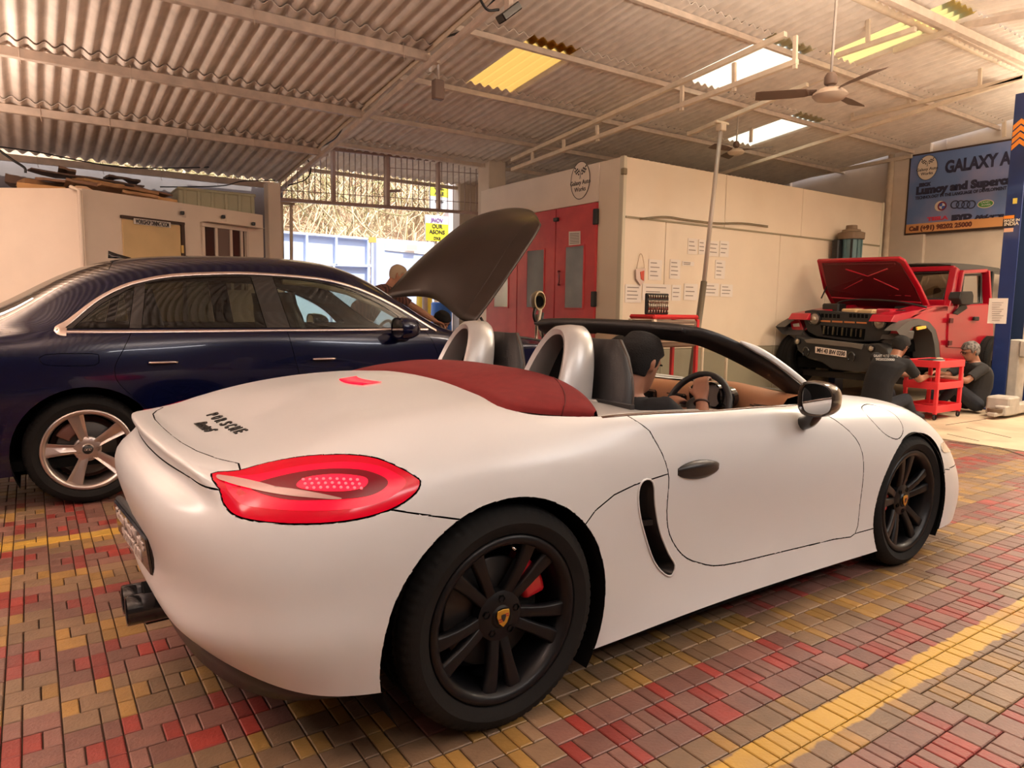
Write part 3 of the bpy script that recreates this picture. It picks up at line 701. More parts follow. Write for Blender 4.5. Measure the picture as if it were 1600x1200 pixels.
for a, b_ in (((432, 362), (582, 374)), ((432, 411), (582, 416)), ((479, 366), (479, 412)), ((525, 369), (525, 415)), ((575, 373), (576, 600)), ((581, 373), (582, 600)), ((521, 416), (521, 600))):
    MB().bar(f_(*a, YF-.06), f_(*b_, YF-.06), .07, .05).build('frame_bar', M_bf2, fen, .004)
quadp('orange_tag', [f_(576, 370, YF-.1), f_(588, 371, YF-.1), f_(588, 379, YF-.1), f_(576, 379, YF-.1)], .02, mat('tag_orange', (.85, .42, .10), .5), fen)
yw = 16.5
pw = tag(MB().prism([px(588, 372, 1, yw), px(780, 386, 1, yw), px(780, 640, 1, yw), px(588, 640, 1, yw)], (0, .2, 0)).build('yard_wall', M_bf), 'plain pale blue yard wall beyond the entrance', 'wall')
t_ = thing('banner', 'long pale printed banner on top of the yard wall', 'banner', px(603, 390, 1, yw-.03)); bo2 = Vector(t_.location)
MB().prism([px(603, 375, 1, yw-.03)-bo2, px(690, 384, 1, yw-.03)-bo2, px(690, 400, 1, yw-.03)-bo2, px(602, 391, 1, yw-.03)-bo2], (0, .03, 0)).build('cloth', mat('banner_cream', (.85, .80, .70), .7), t_)
MB().prism([px(636, 382, 1, yw-.13)-bo2, px(652, 383, 1, yw-.13)-bo2, px(652, 391, 1, yw-.13)-bo2, px(636, 390, 1, yw-.13)-bo2], (0, .01, 0)).build('print', mat('print_pink', (.8, .5, .45), .7), t_)
# pinkish building wall right of the signs
tag(MB().prism([px(701, 283, 1, 14.2), px(790, 262, 1, 14.2), px(800, 640, 1, 14.2), px(701, 640, 1, 14.2)], (0, .2, 0)).build('outbuilding_wall', mat('outbuilding_pink', (.82, .66, .60), .8)), 'pale pink outbuilding wall seen through the right end of the grille', 'wall')
def board(name, label, c0, c1, y, bands, words):
    p = px(*c0, 1, y); q = px(*c1, 1, y); t_ = thing(name, label, 'sign', (p.x, y, q.z)); W = q.x-p.x; H = p.z-q.z
    boxo('board', 0, W, 0, .04, 0, H, mat('board_white', (.85, .85, .88), .5), t_)
    for (a, b_, m) in bands: boxo('colour_band', .0, W, -.006, 0, H*a, H*b_, m, t_)
    for (s, zz, sz, m) in words:
        me = textmesh(s, H*sz, depth=.006, bold=H*.004, align='CENTER'); xs_ = [v.co.x for v in me.vertices]; k = min(1, W*.86/(max(xs_)-min(xs_))); me.transform(Matrix.Scale(k, 4, (1, 0, 0)))
        me.transform(frame((W/2, -.012, H*zz), (1, 0, 0), (0, 0, 1))); link('lettering', me, m, t_)
    MB().tube([(W*.5, .06, -q.z-.02), (W*.5, .06, .2)], .03, 8).build('post', M_steelw, t_)
Y1 = mat('sign_yellow', (.88, .82, .04), .5); ink = mat('ink_dark', (.03, .02, .02), .6); pur = mat('ink_purple', (.25, .12, .35), .6)
board('yard_sign', 'white and yellow yard sign with the words JNOV and ASONS beside the raised hood', (665, 335), (700, 378), 13.0, [(0, .68, Y1)], [('JNOV', .74, .22, pur), ("OUR", .5, .22, ink), ('ASONS', .28, .22, ink), ('DXII', .05, .16, ink)])
board('yard_sign', 'yellow and white sign seen through the grille above the other yard sign', (672, 286), (700, 332), 13.4, [(.55, 1, Y1)], [('CALL', .80, .18, ink), ('ABLE', .60, .18, ink), ('====', .3, .16, ink)])
# ============================================================ car body tools
def nspline(t, P, tt):
    """natural cubic spline through P (n x k) at parameters t, evaluated at tt"""
    n = len(t); h_ = np.diff(t); A = np.zeros((n, n)); R = np.zeros((n, P.shape[1])); A[0, 0] = A[-1, -1] = 1
    for i in range(1, n-1):
        A[i, i-1] = h_[i-1]; A[i, i] = 2*(h_[i-1]+h_[i]); A[i, i+1] = h_[i]
        R[i] = 6*((P[i+1]-P[i])/h_[i]-(P[i]-P[i-1])/h_[i-1])
    Mx = np.linalg.solve(A, R); out = np.zeros((len(tt), P.shape[1]))
    for q, x in enumerate(tt):
        i = min(max(np.searchsorted(t, x)-1, 0), n-2); a = (t[i+1]-x); b = (x-t[i]); hh = h_[i]
        out[q] = Mx[i]*a**3/(6*hh)+Mx[i+1]*b**3/(6*hh)+(P[i]/hh-Mx[i]*hh/6)*a+(P[i+1]/hh-Mx[i+1]*hh/6)*b
    return out
def gridsurf(G, nu, nv):
    """G[col][row] control points -> dense grid; nu, nv subdivisions per control cell"""
    G = np.array(G, float); nc, nr, _ = G.shape
    def par(Q):
        d = np.sqrt((np.diff(Q, axis=0)**2).sum(-1)).mean(1)**.75; return np.concatenate([[0], np.cumsum(np.maximum(d, 1e-4))])
    tc = par(G); tr = par(G.transpose(1, 0, 2))
    tt = np.concatenate([np.linspace(tc[i], tc[i+1], nu[i], endpoint=False) for i in range(nc-1)]+[[tc[-1]]])
    S = nspline(tc, G.reshape(nc, -1), tt).reshape(len(tt), nr, 3)
    ts = np.concatenate([np.linspace(tr[i], tr[i+1], nv[i], endpoint=False) for i in range(nr-1)]+[[tr[-1]]])
    S2 = nspline(tr, S.transpose(1, 0, 2).reshape(nr, -1), ts).reshape(len(ts), len(tt), 3).transpose(1, 0, 2)
    return S2
class Shell:
    """right half (y<=0) of a bodyshell: a smooth surface cut along drawn lines into panels"""
    def __init__(s, S):
        s.bm = bmesh.new(); n, m, _ = S.shape
        V = [[s.bm.verts.new((S[i, j, 0], -S[i, j, 1], S[i, j, 2])) for j in range(m)] for i in range(n)]
        for i in range(n-1):
            for j in range(m-1): s.bm.faces.new((V[i][j], V[i][j+1], V[i+1][j+1], V[i+1][j]))
        bmesh.ops.remove_doubles(s.bm, verts=s.bm.verts, dist=2e-4)
        bmesh.ops.recalc_face_normals(s.bm, faces=s.bm.faces)
        s.bm.normal_update()
        # face outward
        f = max(s.bm.faces, key=lambda f: -f.calc_center_median().y)
        if f.normal.y > 0: bmesh.ops.reverse_faces(s.bm, faces=s.bm.faces); s.bm.normal_update()
        me = bpy.data.meshes.new('ref'); s.bm.to_mesh(me); me.calc_loop_triangles()
        s.rv = [v.co.copy() for v in me.vertices]; s.rt = [tuple(t.vertices) for t in me.loop_triangles]
        s.tree = BVHTree.FromPolygons(s.rv, s.rt); vn = [v.normal.copy() for v in me.vertices]
        for i, c in enumerate(s.rv):        # normals on the centre line are symmetric
            if abs(c.y) < 1e-4: q = Vector((vn[i].x, 0, vn[i].z)); vn[i] = q.normalized()
        s.rn = vn; bpy.data.meshes.remove(me)
    def nrm(s, co):
        l, n, i, d = s.tree.find_nearest(co)
        a, b, c = s.rt[i]; A, B_, D = s.rv[a], s.rv[b], s.rv[c]
        v0, v1, v2 = B_-A, D-A, l-A; d00, d01, d11, d20, d21 = v0.dot(v0), v0.dot(v1), v1.dot(v1), v2.dot(v0), v2.dot(v1)
        den = d00*d11-d01*d01
        if abs(den) < 1e-14: return n
        v = (d11*d20-d01*d21)/den; w_ = (d00*d21-d01*d20)/den
        return (s.rn[a]*(1-v-w_)+s.rn[b]*v+s.rn[c]*w_).normalized()
    def cut(s, pts, proj, ok=None, closed=True):
        """cut along the 2-D polyline pts; proj: 'xz', 'xy' or 'cam' (then pts are photo pixels)"""
        s.bm.normal_update()
        segs = list(zip(pts, pts[1:]+pts[:1])) if closed else list(zip(pts[:-1], pts[1:]))
        for a, b_ in segs:
            if (a[0]-b_[0])**2+(a[1]-b_[1])**2 < 1e-10: continue
            if proj == 'cam':
                ra, rb = s.ray(*a), s.ray(*b_); pl = s.o; no = ra.cross(rb)
            elif proj == 'xz': pl = Vector((a[0], 0, a[1])); no = Vector((b_[0]-a[0], 0, b_[1]-a[1])).cross(Vector((0, 1, 0)))
            else: pl = Vector((a[0], a[1], 0)); no = Vector((b_[0]-a[0], b_[1]-a[1], 0)).cross(Vector((0, 0, 1)))
            no.normalize()
            L = math.hypot(b_[0]-a[0], b_[1]-a[1]); dx, dy = (b_[0]-a[0])/L, (b_[1]-a[1])/L
            m = 1.0 if proj == 'cam' else .003
            fs = []
            for f in s.bm.faces:
                if ok and not ok(f): continue
                if proj == 'cam':
                    q = [s.pix(v.co) for v in f.verts]
                else: q = [(v.co.x, v.co.z) if proj == 'xz' else (v.co.x, v.co.y) for v in f.verts]
                al = [(x-a[0])*dx+(y-a[1])*dy for x, y in q]; pe = [-(x-a[0])*dy+(y-a[1])*dx for x, y in q]
                if max(al) < -m or min(al) > L+m or min(pe) > 0 or max(pe) < 0: continue
                fs.append(f)
            if not fs: continue
            geom = list({v for f in fs for v in f.verts})+list({e for f in fs for e in f.edges})+fs
            bmesh.ops.bisect_plane(s.bm, geom=geom, dist=1e-5, plane_co=pl, plane_no=no)
    def setcam(s, o, ray, pix): s.o = o; s.ray = ray; s.pix = pix
    def onray(s, u, v):
        h_ = s.tree.ray_cast(s.o, s.ray(u, v)); return h_[0]
def inpoly(p, P):
    x, y = p; c = False; n = len(P)
    for i in range(n):
        x0, y0 = P[i]; x1, y1 = P[(i+1) % n]
        if (y0 > y) != (y1 > y) and x < (x1-x0)*(y-y0)/(y1-y0)+x0: c = not c
    return c
def circ2(cx, cy, r, n=48, ry=None): return [(cx+r*math.cos(2*PI*i/n), cy+(ry or r)*math.sin(2*PI*i/n)) for i in range(n)]
def smooth2(P, n=5, closed=True): return [(q.x, q.y) for q in crom([(a, b_, 0) for a, b_ in P], n, closed)]
def panels(sh, classify, mats, parent, gap=.0026, depth=.014, nogap=(), mirror=True, nomirror={}, joinmid=True):
    """split the shell into one object per class, with open joints between them"""
    sh.bm.normal_update(); sh.bm.faces.ensure_lookup_table()
    groups = {}
    for f in sh.bm.faces:
        k = classify(f)
        if k: groups.setdefault(k, []).append(f)
    out = {}
    for k, fs in groups.items():
        vmap = {}; verts = []; faces = []
        for f in fs:
            idx = []
            for v in f.verts:
                if v not in vmap: vmap[v] = len(verts); verts.append(v.co.copy())
                idx.append(vmap[v])
            faces.append(idx)
        cnt = {}
        for f in faces:
            for i in range(len(f)):
                e = (f[i], f[(i+1) % len(f)]); cnt.setdefault((min(e), max(e)), []).append(e)
        N = [sh.nrm(v) for v in verts]
        bd = [es[0] for e, es in cnt.items() if len(es) == 1]
        bd = [e for e in bd if not (abs(verts[e[0]].y) < 1e-3 and abs(verts[e[1]].y) < 1e-3)]
        mv = {}
        for a, b_ in bd:
            t = verts[b_]-verts[a]
            if t.length < 1e-7: continue
            inn = N[a].cross(t).normalized()       # faces are CCW from outside, so this points into the face
            for q in (a, b_): mv.setdefault(q, Vector()); mv[q] += inn
        for q, d in mv.items():
            if d.length > 1e-6:
                d = d.normalized()*gap
                if abs(verts[q].y) < 1e-3: d.y = 0
                verts[q] = verts[q]+d
        n0 = len(verts); skirt = {}; nmain = len(faces)
        V2 = list(verts); N2 = list(N); F2 = [list(f) for f in faces]
        for q in mv:
            skirt[q] = len(V2); V2.append(verts[q]-N[q]*depth); N2.append(N[q])
        for a, b_ in bd:
            if a in skirt and b_ in skirt: F2.append([b_, a, skirt[a], skirt[b_]])
        dk = [0]*nmain+[1]*(len(F2)-nmain); names = [(k, 1)]
        if mirror:
            if joinmid and any(abs(v.y) < 1e-3 for v in verts):
                off = len(V2); dk = dk*2; F2 += [[off+i for i in reversed(f)] for f in list(F2)]
                V2 += [Vector((v.x, -v.y, v.z)) for v in V2[:off]]; N2 += [Vector((v.x, -v.y, v.z)) for v in N2[:off]]
            else: names.append((k, -1))
        for nm, sg in names:
            if sg < 0 and nm in nomirror:
                nm = nomirror[nm]
                if nm is None: continue
            me = bpy.data.meshes.new(nm)
            if sg > 0: me.from_pydata([tuple(v) for v in V2], [], F2); NN = N2
            else: me.from_pydata([(v.x, -v.y, v.z) for v in V2], [], [list(reversed(f)) for f in F2]); NN = [Vector((v.x, -v.y, v.z)) for v in N2]
            me.polygons.foreach_set('use_smooth', [True]*len(me.polygons))
            me.normals_split_custom_set_from_vertices([tuple(n) for n in NN])
            mt = mats(k); o = link(nm, me, [mt, MATS.get('cavity_black') or mat('cavity_black', (.004, .004, .004), .95, spec=.1)], parent); me.polygons.foreach_set('material_index', dk); out.setdefault(nm, []).append(o)
    return out
def draped(sh, pts_xy, ray_dir, off):
    pass
# ============================================================ wheels
M_tyre = mat('tyre_rubber', (.011, .0105, .010), .8, bump=.08, bscale=120, spec=.2)
def tyre_mesh(R, r_rim, W, lug=72, n=288):
    """tyre of outer radius R; axis along y, outer face at -W/2"""
    hw = W/2; prof = [(r_rim+.004, -hw+.030), (r_rim+.012, -hw+.012), (r_rim+.030, -hw+.003), ((R+r_rim)/2, -hw-.003), (R-.028, -hw+.004), (R-.014, -hw+.014)]
    tread = [(R-.006, -hw+.026), (R-.002, -hw+.045)]
    for c in (-.26, 0, .26):
        y = c*W; tread += [(R, y-.010), (R-.008, y-.008), (R-.008, y+.008), (R, y+.010)]
    tread += [(R-.002, hw-.045), (R-.006, hw-.026)]
    full = prof+tread+[(a, -b_) for a, b_ in reversed(prof)]
    bm = bmesh.new(); rings = []
    for i, (r, y) in enumerate(full):
        ring = []
        istread = len(prof)-1 <= i < len(prof)+len(tread)+1
        for k in range(n):
            a = 2*PI*k/n; rr = r
            if istread and r > R-.016:
                ph = (k*lug/n + y*6) % 1.0
                if ph < .17 and abs(y) > .12*W: rr = r-.004
            ring.append(bm.verts.new((rr*math.cos(a), y, rr*math.sin(a))))
        rings.append(ring)
    for i in range(len(rings)-1):
        A, B_ = rings[i], rings[i+1]
        for k in range(n): bm.faces.new((A[k], A[(k+1) % n], B_[(k+1) % n], B_[k]))
    bmesh.ops.recalc_face_normals(bm, faces=bm.faces)
    me = bpy.data.meshes.new('tyre'); bm.to_mesh(me); bm.free()
    me.polygons.foreach_set('use_smooth', [True]*len(me.polygons)); me.set_sharp_from_angle(angle=math.radians(38)); me.materials.append(M_tyre)
    return me
def spoke_loft(mb, P, Wd, Th, up=Vector((0, -1, 0)), ridge=.35):
    """spoke along the points P with widths Wd and depths Th; the face looks along up"""
    rings = []
    for i, p in enumerate(P):
        d = (P[min(i+1, len(P)-1)]-P[max(i-1, 0)]).normalized(); s_ = d.cross(up).normalized(); w_, t = Wd[i]/2, Th[i]
        rings.append([p+s_*w_*.72, p+s_*w_-up*t*.35, p+s_*w_*.8-up*t, p-s_*w_*.8-up*t, p-s_*w_-up*t*.35, p-s_*w_*.72])
    mb.loft(rings, closed=True, cap=True, smooth=False)
def rim_parts(parent, R, W, m, style, inner=None, lipm=None):
    """rim of radius R centred at the origin, outer face toward -y"""
    hw = W/2
    mb = MB(); mb.lathe([(R+.006, -hw), (R+.010, -hw+.012), (R-.004, -hw+.02), (R-.012, -hw+.02), (R-.018, -hw+.045), (R-.028, -hw+.09), (R-.03, hw-.02), (R+.006, hw), (R-.02, hw-.01), (R-.035, hw-.03), (R-.036, -hw+.09), (R-.03, -hw+.04), (R-.020, -hw+.004), (R-.006, -hw-.002)], axis='y', n=96, closed=True)
    mb.build('rim_barrel', lipm or m, parent, smooth=True)
    hubmb = MB(); hubmb.lathe([(.0, -hw+.028), (.030, -hw+.026), (.036, -hw+.032), (.060, -hw+.032), (.078, -hw+.040), (.080, -hw+.07), (0, -hw+.09)], axis='y', n=48)
    hub = hubmb.build('hub', m, parent, smooth=True, angle=40)
    bl_ = MB()
    nb_ = 5
    for i in range(5):
        a = 2*PI*(i+.5)/5+style['rot']; c = Vector((.056*math.cos(a), -hw+.030, .056*math.sin(a)))
        b = MB(); b.lathe([(.012, 0), (.013, .008), (.0095, .009), (.009, -.0)], c=c, axis='y', n=6)
        b.build('wheel_bolt', mat('bolt_dark', (.02, .02, .02), .35, .8), hub)
    for i in range(5):
        a0 = 2*PI*i/5+style['rot']
        if style['kind'] == 'twin':
            for sgn in (-1, 1):
                P = []; Wd = []; Th = []
                for t in (0, .14, .32, .55, .78, .93, 1.0):
                    r = .050+(R-.014-.050)*t; a = a0+sgn*(.36*(1-t)**1.6*.55+.235*t**.8*(1-.12*t)); y = -hw+.036-.022*t**1.5*0-.006*math.sin(PI*t)+.010*(1-t)-.020*t
                    P.append(Vector((r*math.cos(a), y, r*math.sin(a)))); Wd.append(.046-.012*math.sin(PI*min(t, .9))+.012*t); Th.append(.040-.012*t)
                b = MB(); spoke_loft(b, P, Wd, Th); b.build('spoke', m, parent, bevel=.003, seg=2, angle=35)
        else:
            P = []; Wd = []; Th = []
            for t in (0, .25, .5, .75, 1.0):
                r = .05+(R-.012-.05)*t; y = -hw+.034-.016*t
                P.append(Vector((r*math.cos(a0), y, r*math.sin(a0)))); Wd.append(.052+.045*t**1.4); Th.append(.035)
            b = MB()
            rings = []
            for k_, p in enumerate(P):
                d = Vector((math.cos(a0), 0, math.sin(a0))); s_ = d.cross(Vector((0, -1, 0))).normalized(); w_ = Wd[k_]/2; u_ = Vector((0, -1, 0))
                rings.append([p+s_*w_, p+s_*w_*.45+u_*-.012, p-s_*w_*.45+u_*.002, p-s_*w_, p-s_*w_*.9-u_*.035, p+s_*w_*.9-u_*.035])
            b.loft(rings, cap=True, smooth=False); b.build('spoke', m, parent, bevel=.002, angle=30)
    return hub
def brake(parent, R, hw, calm, a0, left=False):
    MB().lathe([(.05, .0), (.165, .0), (.170, .004), (.170, .024), (.165, .028), (.05, .028)], c=(0, -hw+.085, 0), axis='y', n=64, closed=True).build('brake_disc', mat('disc_dark', (.07, .065, .06), .4, .8), parent, smooth=True, angle=40)
    mb = MB(); rings = []
    for k in range(9):
        a = a0-.42+.84*k/8; e = .5+.5*math.sin(PI*k/8)
        c, s_ = math.cos(a), math.sin(a); y0, y1 = -hw+.060-.012*e, -hw+.125
        rings.append([Vector((r*c, y, r*s_)) for r, y in ((.108, y0+.012), (.118, y0), (.178, y0), (.192, y0+.012), (.192, y1), (.108, y1))])
    mb.loft(rings, cap=True, smooth=False); mb.build('brake_caliper', calm, parent, bevel=.004, seg=2, angle=40)
def wheel(parent, name, loc, R, rim, W, m, style, calm=None, ca=0, side=-1, badge=None, lipm=None, steer=0, backm=None):
    o = bpy.data.objects.new(name, None); C.objects.link(o); o.parent = parent; o.location = loc; o.empty_display_size = .05
    o.rotation_euler = (0, 0, (0 if side < 0 else PI)+steer)
    ty = link('tyre', tyre_mesh(R, rim, W), None, o); ty.data.materials.clear(); ty.data.materials.append(M_tyre)
    hub = rim_parts(o, rim, W-.02, m, style, lipm=lipm)
    if calm: brake(o, rim, (W-.02)/2, calm, ca)
    MB().lathe([(0, .03), (rim-.05, .03), (rim-.05, .04), (0, .04)], axis='y', n=32).build('back_plate', backm or mat('wheel_dark', (.008, .008, .008), .8), o)
    if badge: badge(o, -(W-.02)/2+.024)
    return o
# ============================================================ white roadster
CYAW = 0.009561; CX0, CY0 = 1.1255, 2.5350
car = thing('sports_car', 'pearl white open-top sports car with black wheels and a folded red roof in the foreground', 'car', (CX0, CY0, 0), CYAW)
MW = Matrix.Translation((CX0, CY0, 0)) @ Matrix.Rotation(CYAW, 4, 'Z'); MWi = MW.inverted(); R3i = MWi.to_3x3()
o_c = MWi @ CAMO
ray_c = lambda u, v: (R3i @ ray(u, v)).normalized()
_Xc, _Uc, _Fc = R3i @ _X, R3i @ _U, R3i @ _F
def pix_c(p):
    d = p-o_c; dd = max(d.dot(_Fc), .05); a = d.dot(_Xc)/dd*FPX; b = -d.dot(_Uc)/dd*FPX
    return (800+a*cr-b*sr, 600+a*sr+b*cr)
M_pearl = mat('pearl_white_wrap', (.62, .635, .64), .30, metal=.0, spec=.6, coat=.35, coatr=.28)
M_bk = mat('satin_black_plastic', (.014, .013, .013), .38)
M_gbk = mat('gloss_black', (.010, .010, .011), .12, coat=.6)
M_dark = mat('cavity_black', (.004, .004, .004), .95, spec=.1)
G = [
 # rows: bottom, .42, .52, bulge, upper bumper, lip underside, lip, inner deck..., centre
 [(-.835,0,.355),(-.872,0,.425),(-.865,0,.52),(-.900,0,.660),(-.888,0,.755),(-.828,0,.805),(-.848,0,.858),(-.815,0,.873),(-.755,0,.850),(-.69,0,.848),(-.65,0,.851)],
 [(-.825,.32,.355),(-.864,.33,.425),(-.857,.33,.52),(-.890,.33,.660),(-.876,.32,.755),(-.818,.30,.803),(-.836,.30,.854),(-.804,.28,.868),(-.735,.23,.850),(-.67,.13,.850),(-.625,0,.854)],
 [(-.785,.57,.345),(-.830,.61,.425),(-.828,.61,.52),(-.848,.60,.650),(-.836,.58,.745),(-.792,.55,.796),(-.806,.545,.843),(-.762,.50,.857),(-.68,.40,.855),(-.61,.22,.860),(-.565,0,.864)],
 [(-.672,.776,.308),(-.718,.816,.425),(-.725,.812,.52),(-.740,.800,.635),(-.742,.772,.73),(-.742,.735,.782),(-.730,.695,.828),(-.665,.645,.855),(-.585,.48,.868),(-.515,.26,.884),(-.465,0,.893)],
 [(-.50,.868,.262),(-.51,.904,.41),(-.515,.900,.52),(-.52,.895,.63),(-.52,.873,.725),(-.515,.845,.785),(-.505,.800,.842),(-.475,.715,.893),(-.43,.48,.918),(-.37,.26,.936),(-.32,0,.947)],
 [(-.20,.890,.22),(-.20,.900,.37),(-.20,.908,.50),(-.20,.906,.62),(-.20,.895,.715),(-.20,.875,.785),(-.20,.835,.855),(-.20,.715,.934),(-.20,.47,.960),(-.18,.24,.976),(-.15,0,.984)],
 [(0,.890,.18),(0,.900,.34),(0,.908,.48),(0,.908,.60),(0,.900,.705),(0,.882,.780),(0,.845,.855),(0,.735,.938),(0,.48,.980),(0,.24,.994),(0,0,1.0)],
 [(.30,.884,.16),(.30,.888,.30),(.30,.893,.45),(.30,.893,.58),(.30,.888,.69),(.30,.873,.775),(.30,.842,.850),(.30,.760,.930),(.30,.5,.97),(.30,.25,.99),(.30,0,.995)],
 [(.60,.874,.158),(.60,.864,.28),(.60,.862,.42),(.60,.866,.56),(.60,.868,.68),(.60,.860,.77),(.60,.836,.845),(.60,.785,.915),(.60,.5,.93),(.60,.25,.93),(.60,0,.93)],
 [(1.0,.862,.156),(1.0,.846,.27),(1.0,.842,.41),(1.0,.852,.55),(1.0,.860,.665),(1.0,.852,.755),(1.0,.828,.835),(1.0,.782,.902),(1.0,.5,.91),(1.0,.25,.91),(1.0,0,.91)],
 [(1.5,.862,.150),(1.5,.848,.265),(1.5,.846,.40),(1.5,.856,.53),(1.5,.860,.645),(1.5,.850,.735),(1.5,.822,.815),(1.5,.765,.887),(1.5,.5,.90),(1.5,.25,.90),(1.5,0,.90)],
 [(1.85,.868,.146),(1.85,.858,.265),(1.85,.860,.40),(1.85,.868,.525),(1.85,.868,.635),(1.85,.850,.722),(1.85,.805,.805),(1.85,.710,.880),(1.85,.5,.882),(1.85,.25,.890),(1.85,0,.895)],
 [(2.15,.876,.143),(2.15,.872,.265),(2.15,.876,.40),(2.15,.880,.515),(2.15,.876,.618),(2.15,.856,.702),(2.15,.802,.795),(2.15,.690,.868),(2.15,.49,.843),(2.15,.25,.848),(2.15,0,.852)],
 [(2.45,.878,.142),(2.45,.878,.265),(2.45,.880,.39),(2.45,.880,.50),(2.45,.872,.597),(2.45,.848,.678),(2.45,.795,.765),(2.45,.675,.832),(2.45,.48,.797),(2.45,.25,.797),(2.45,0,.800)],
 [(2.75,.872,.14),(2.75,.873,.26),(2.75,.872,.37),(2.75,.866,.47),(2.75,.852,.56),(2.75,.822,.635),(2.75,.768,.710),(2.75,.655,.768),(2.75,.47,.735),(2.75,.24,.732),(2.75,0,.733)],
 [(2.98,.850,.145),(3.0,.853,.25),(3.0,.850,.345),(3.0,.838,.43),(3.0,.815,.51),(2.99,.778,.575),(2.98,.722,.635),(2.97,.625,.680),(2.98,.45,.655),(2.99,.24,.650),(3.0,0,.650)],
 [(3.13,.775,.155),(3.17,.782,.25),(3.18,.778,.335),(3.17,.760,.41),(3.15,.730,.475),(3.13,.690,.53),(3.11,.635,.575),(3.10,.55,.605),(3.12,.42,.588),(3.14,.22,.585),(3.15,0,.585)],
 [(3.27,.53,.17),(3.33,.54,.25),(3.345,.535,.33),(3.335,.52,.395),(3.31,.50,.45),(3.29,.475,.49),(3.26,.445,.52),(3.235,.40,.54),(3.23,.33,.54),(3.235,.17,.54),(3.24,0,.54)],
 [(3.33,0,.18),(3.39,0,.25),(3.41,0,.33),(3.40,0,.39),(3.38,0,.43),(3.36,0,.46),(3.34,0,.485),(3.32,0,.50),(3.30,0,.51),(3.28,0,.515),(3.26,0,.52)]]
nu = [5,7,8,9,9,7,9,9,10,12,9,8,8,8,7,6,6,6]
sh = Shell(gridsurf(G, nu, [4,4,5,4,4,4,5,8,7,7]))
sh.setcam(o_c, ray_c, pix_c)
right = lambda f: True
# --- outlines
RA = circ2(-.014, .340, .404, 56, .386); FA = circ2(2.470, .320, .362, 56)
sidef = lambda f: f.calc_center_median().y < -.5
DOOR = smooth2([(.600,.96),(.625,.86),(.665,.78),(.695,.69),(.695,.57),(.722,.475),(.80,.385),(.90,.332),(1.05,.292),(1.4,.275),(1.80,.262),(1.965,.262),(1.982,.40),(1.975,.60),(1.93,.71),(1.82,.80),(1.70,.86),(1.66,.96)], 3)
INTAKE = smooth2([(.538,.665),(.565,.700),(.612,.686),(.628,.605),(.662,.505),(.722,.405),(.760,.355),(.744,.320),(.700,.335),(.640,.395),(.586,.495),(.547,.590)], 3)
FUEL = smooth2([(2.108,.820),(2.20,.835),(2.32,.812),(2.395,.765),(2.385,.705),(2.30,.672),(2.20,.700),(2.135,.755)], 4)
TL = smooth2([(330,740),(372,735),(420,722),(480,712),(545,710),(590,716),(628,732),(650,745),(657,753),(650,770),(620,792),(575,808),(520,817),(460,819),(405,815),(368,806),(350,788),(343,765)], 3)
COCK = smooth2([(.14,0),(.135,-.30),(.12,-.52),(.10,-.66),(.17,-.735),(.30,-.765),(.45,-.782),(.62,-.792),(1.0,-.788),(1.4,-.776),(1.70,-.748),(1.80,-.70),(1.86,-.55),(1.90,-.25),(1.91,0),(1.91,.2),(.14,.2)], 3)
LID = smooth2([(.14,.0),(.03,0),(.03,0.),(-.75,0),(-.76,-.12),(-.765,-.30),(-.745,-.42),(-.70,-.53),(-.62,-.60),(-.50,-.63),(-.3,-.60),(-.1,-.57),(.13,-.56)], 3) if False else None
SPO = [(-.77,.05),(-.772,-.10),(-.770,-.25),(-.755,-.40),(-.725,-.515),(-.690,-.600),(-.70,-.66),(-.78,-.72),(-.98,-.72),(-.98,.05)]
inarch = lambda f: f.calc_center_median().y < -.6
sh.cut(RA, 'xz', lambda f: f.calc_center_median().y < -.6 and abs(f.calc_center_median().x) < .6)
sh.cut(FA, 'xz', lambda f: f.calc_center_median().y < -.6 and f.calc_center_median().x > 1.9)
low = lambda f: f.calc_center_median().y < -.74 and .5 < f.calc_center_median().x < 2.05
sh.cut(DOOR, 'xz', low); sh.cut(INTAKE, 'xz', low)
sh.cut(FUEL, 'xz', lambda f: f.calc_center_median().y < -.6 and f.calc_center_median().x > 2)
back = lambda f: f.calc_center_median().x < -.15 and f.calc_center_median().y < -.3
sh.cut(TL, 'cam', back)
top = lambda f: f.calc_center_median().z > .84
sh.cut(COCK, 'xy', top)
sh.cut(SPO, 'xy', lambda f: f.calc_center_median().x < -.6 and f.normal.z > .35, closed=False)
BSL = [(608,796),(660,804),(735,814)]
sh.cut(BSL, 'cam', lambda f: f.calc_center_median().y < -.7 and f.calc_center_median().x < -.05, closed=False)
sh.cut([(-1,.811),(-.66,.811)], 'xz', lambda f: f.calc_center_median().x < -.68 and f.calc_center_median().z > .75, closed=False)
QL = [(.27,.585),(.33,.635),(.42,.672),(.52,.690),(.70,.705)]
sh.cut(QL, 'xz', lambda f: f.calc_center_median().y < -.7 and .2 < f.calc_center_median().x < .72, closed=False)
SILLZ = .262
sh.cut([(2.9,.455),(3.2,.445),(3.45,.44)], 'xz', lambda f: f.calc_center_median().x > 2.7, closed=False)
sh.cut([(1.965,.262),(2.16,.262)], 'xz', lambda f: f.calc_center_median().y < -.7 and 1.9 < f.calc_center_median().x < 2.2, closed=False)
sh.cut([(2.02,-.1),(2.02,-.66),(2.5,-.60),(3.0,-.5),(3.22,-.36),(3.27,-.2),(3.28,0)], 'xy', lambda f: f.calc_center_median().x > 1.95 and f.normal.z > .3, closed=False)
LIDP = [(.02,.1),(.02,-.54),(-.08,-.585),(-.25,-.605),(-.45,-.615),(-.60,-.60),(-.69,-.60),(-.725,-.515),(-.755,-.40),(-.770,-.25),(-.772,-.10),(-.77,.1)]
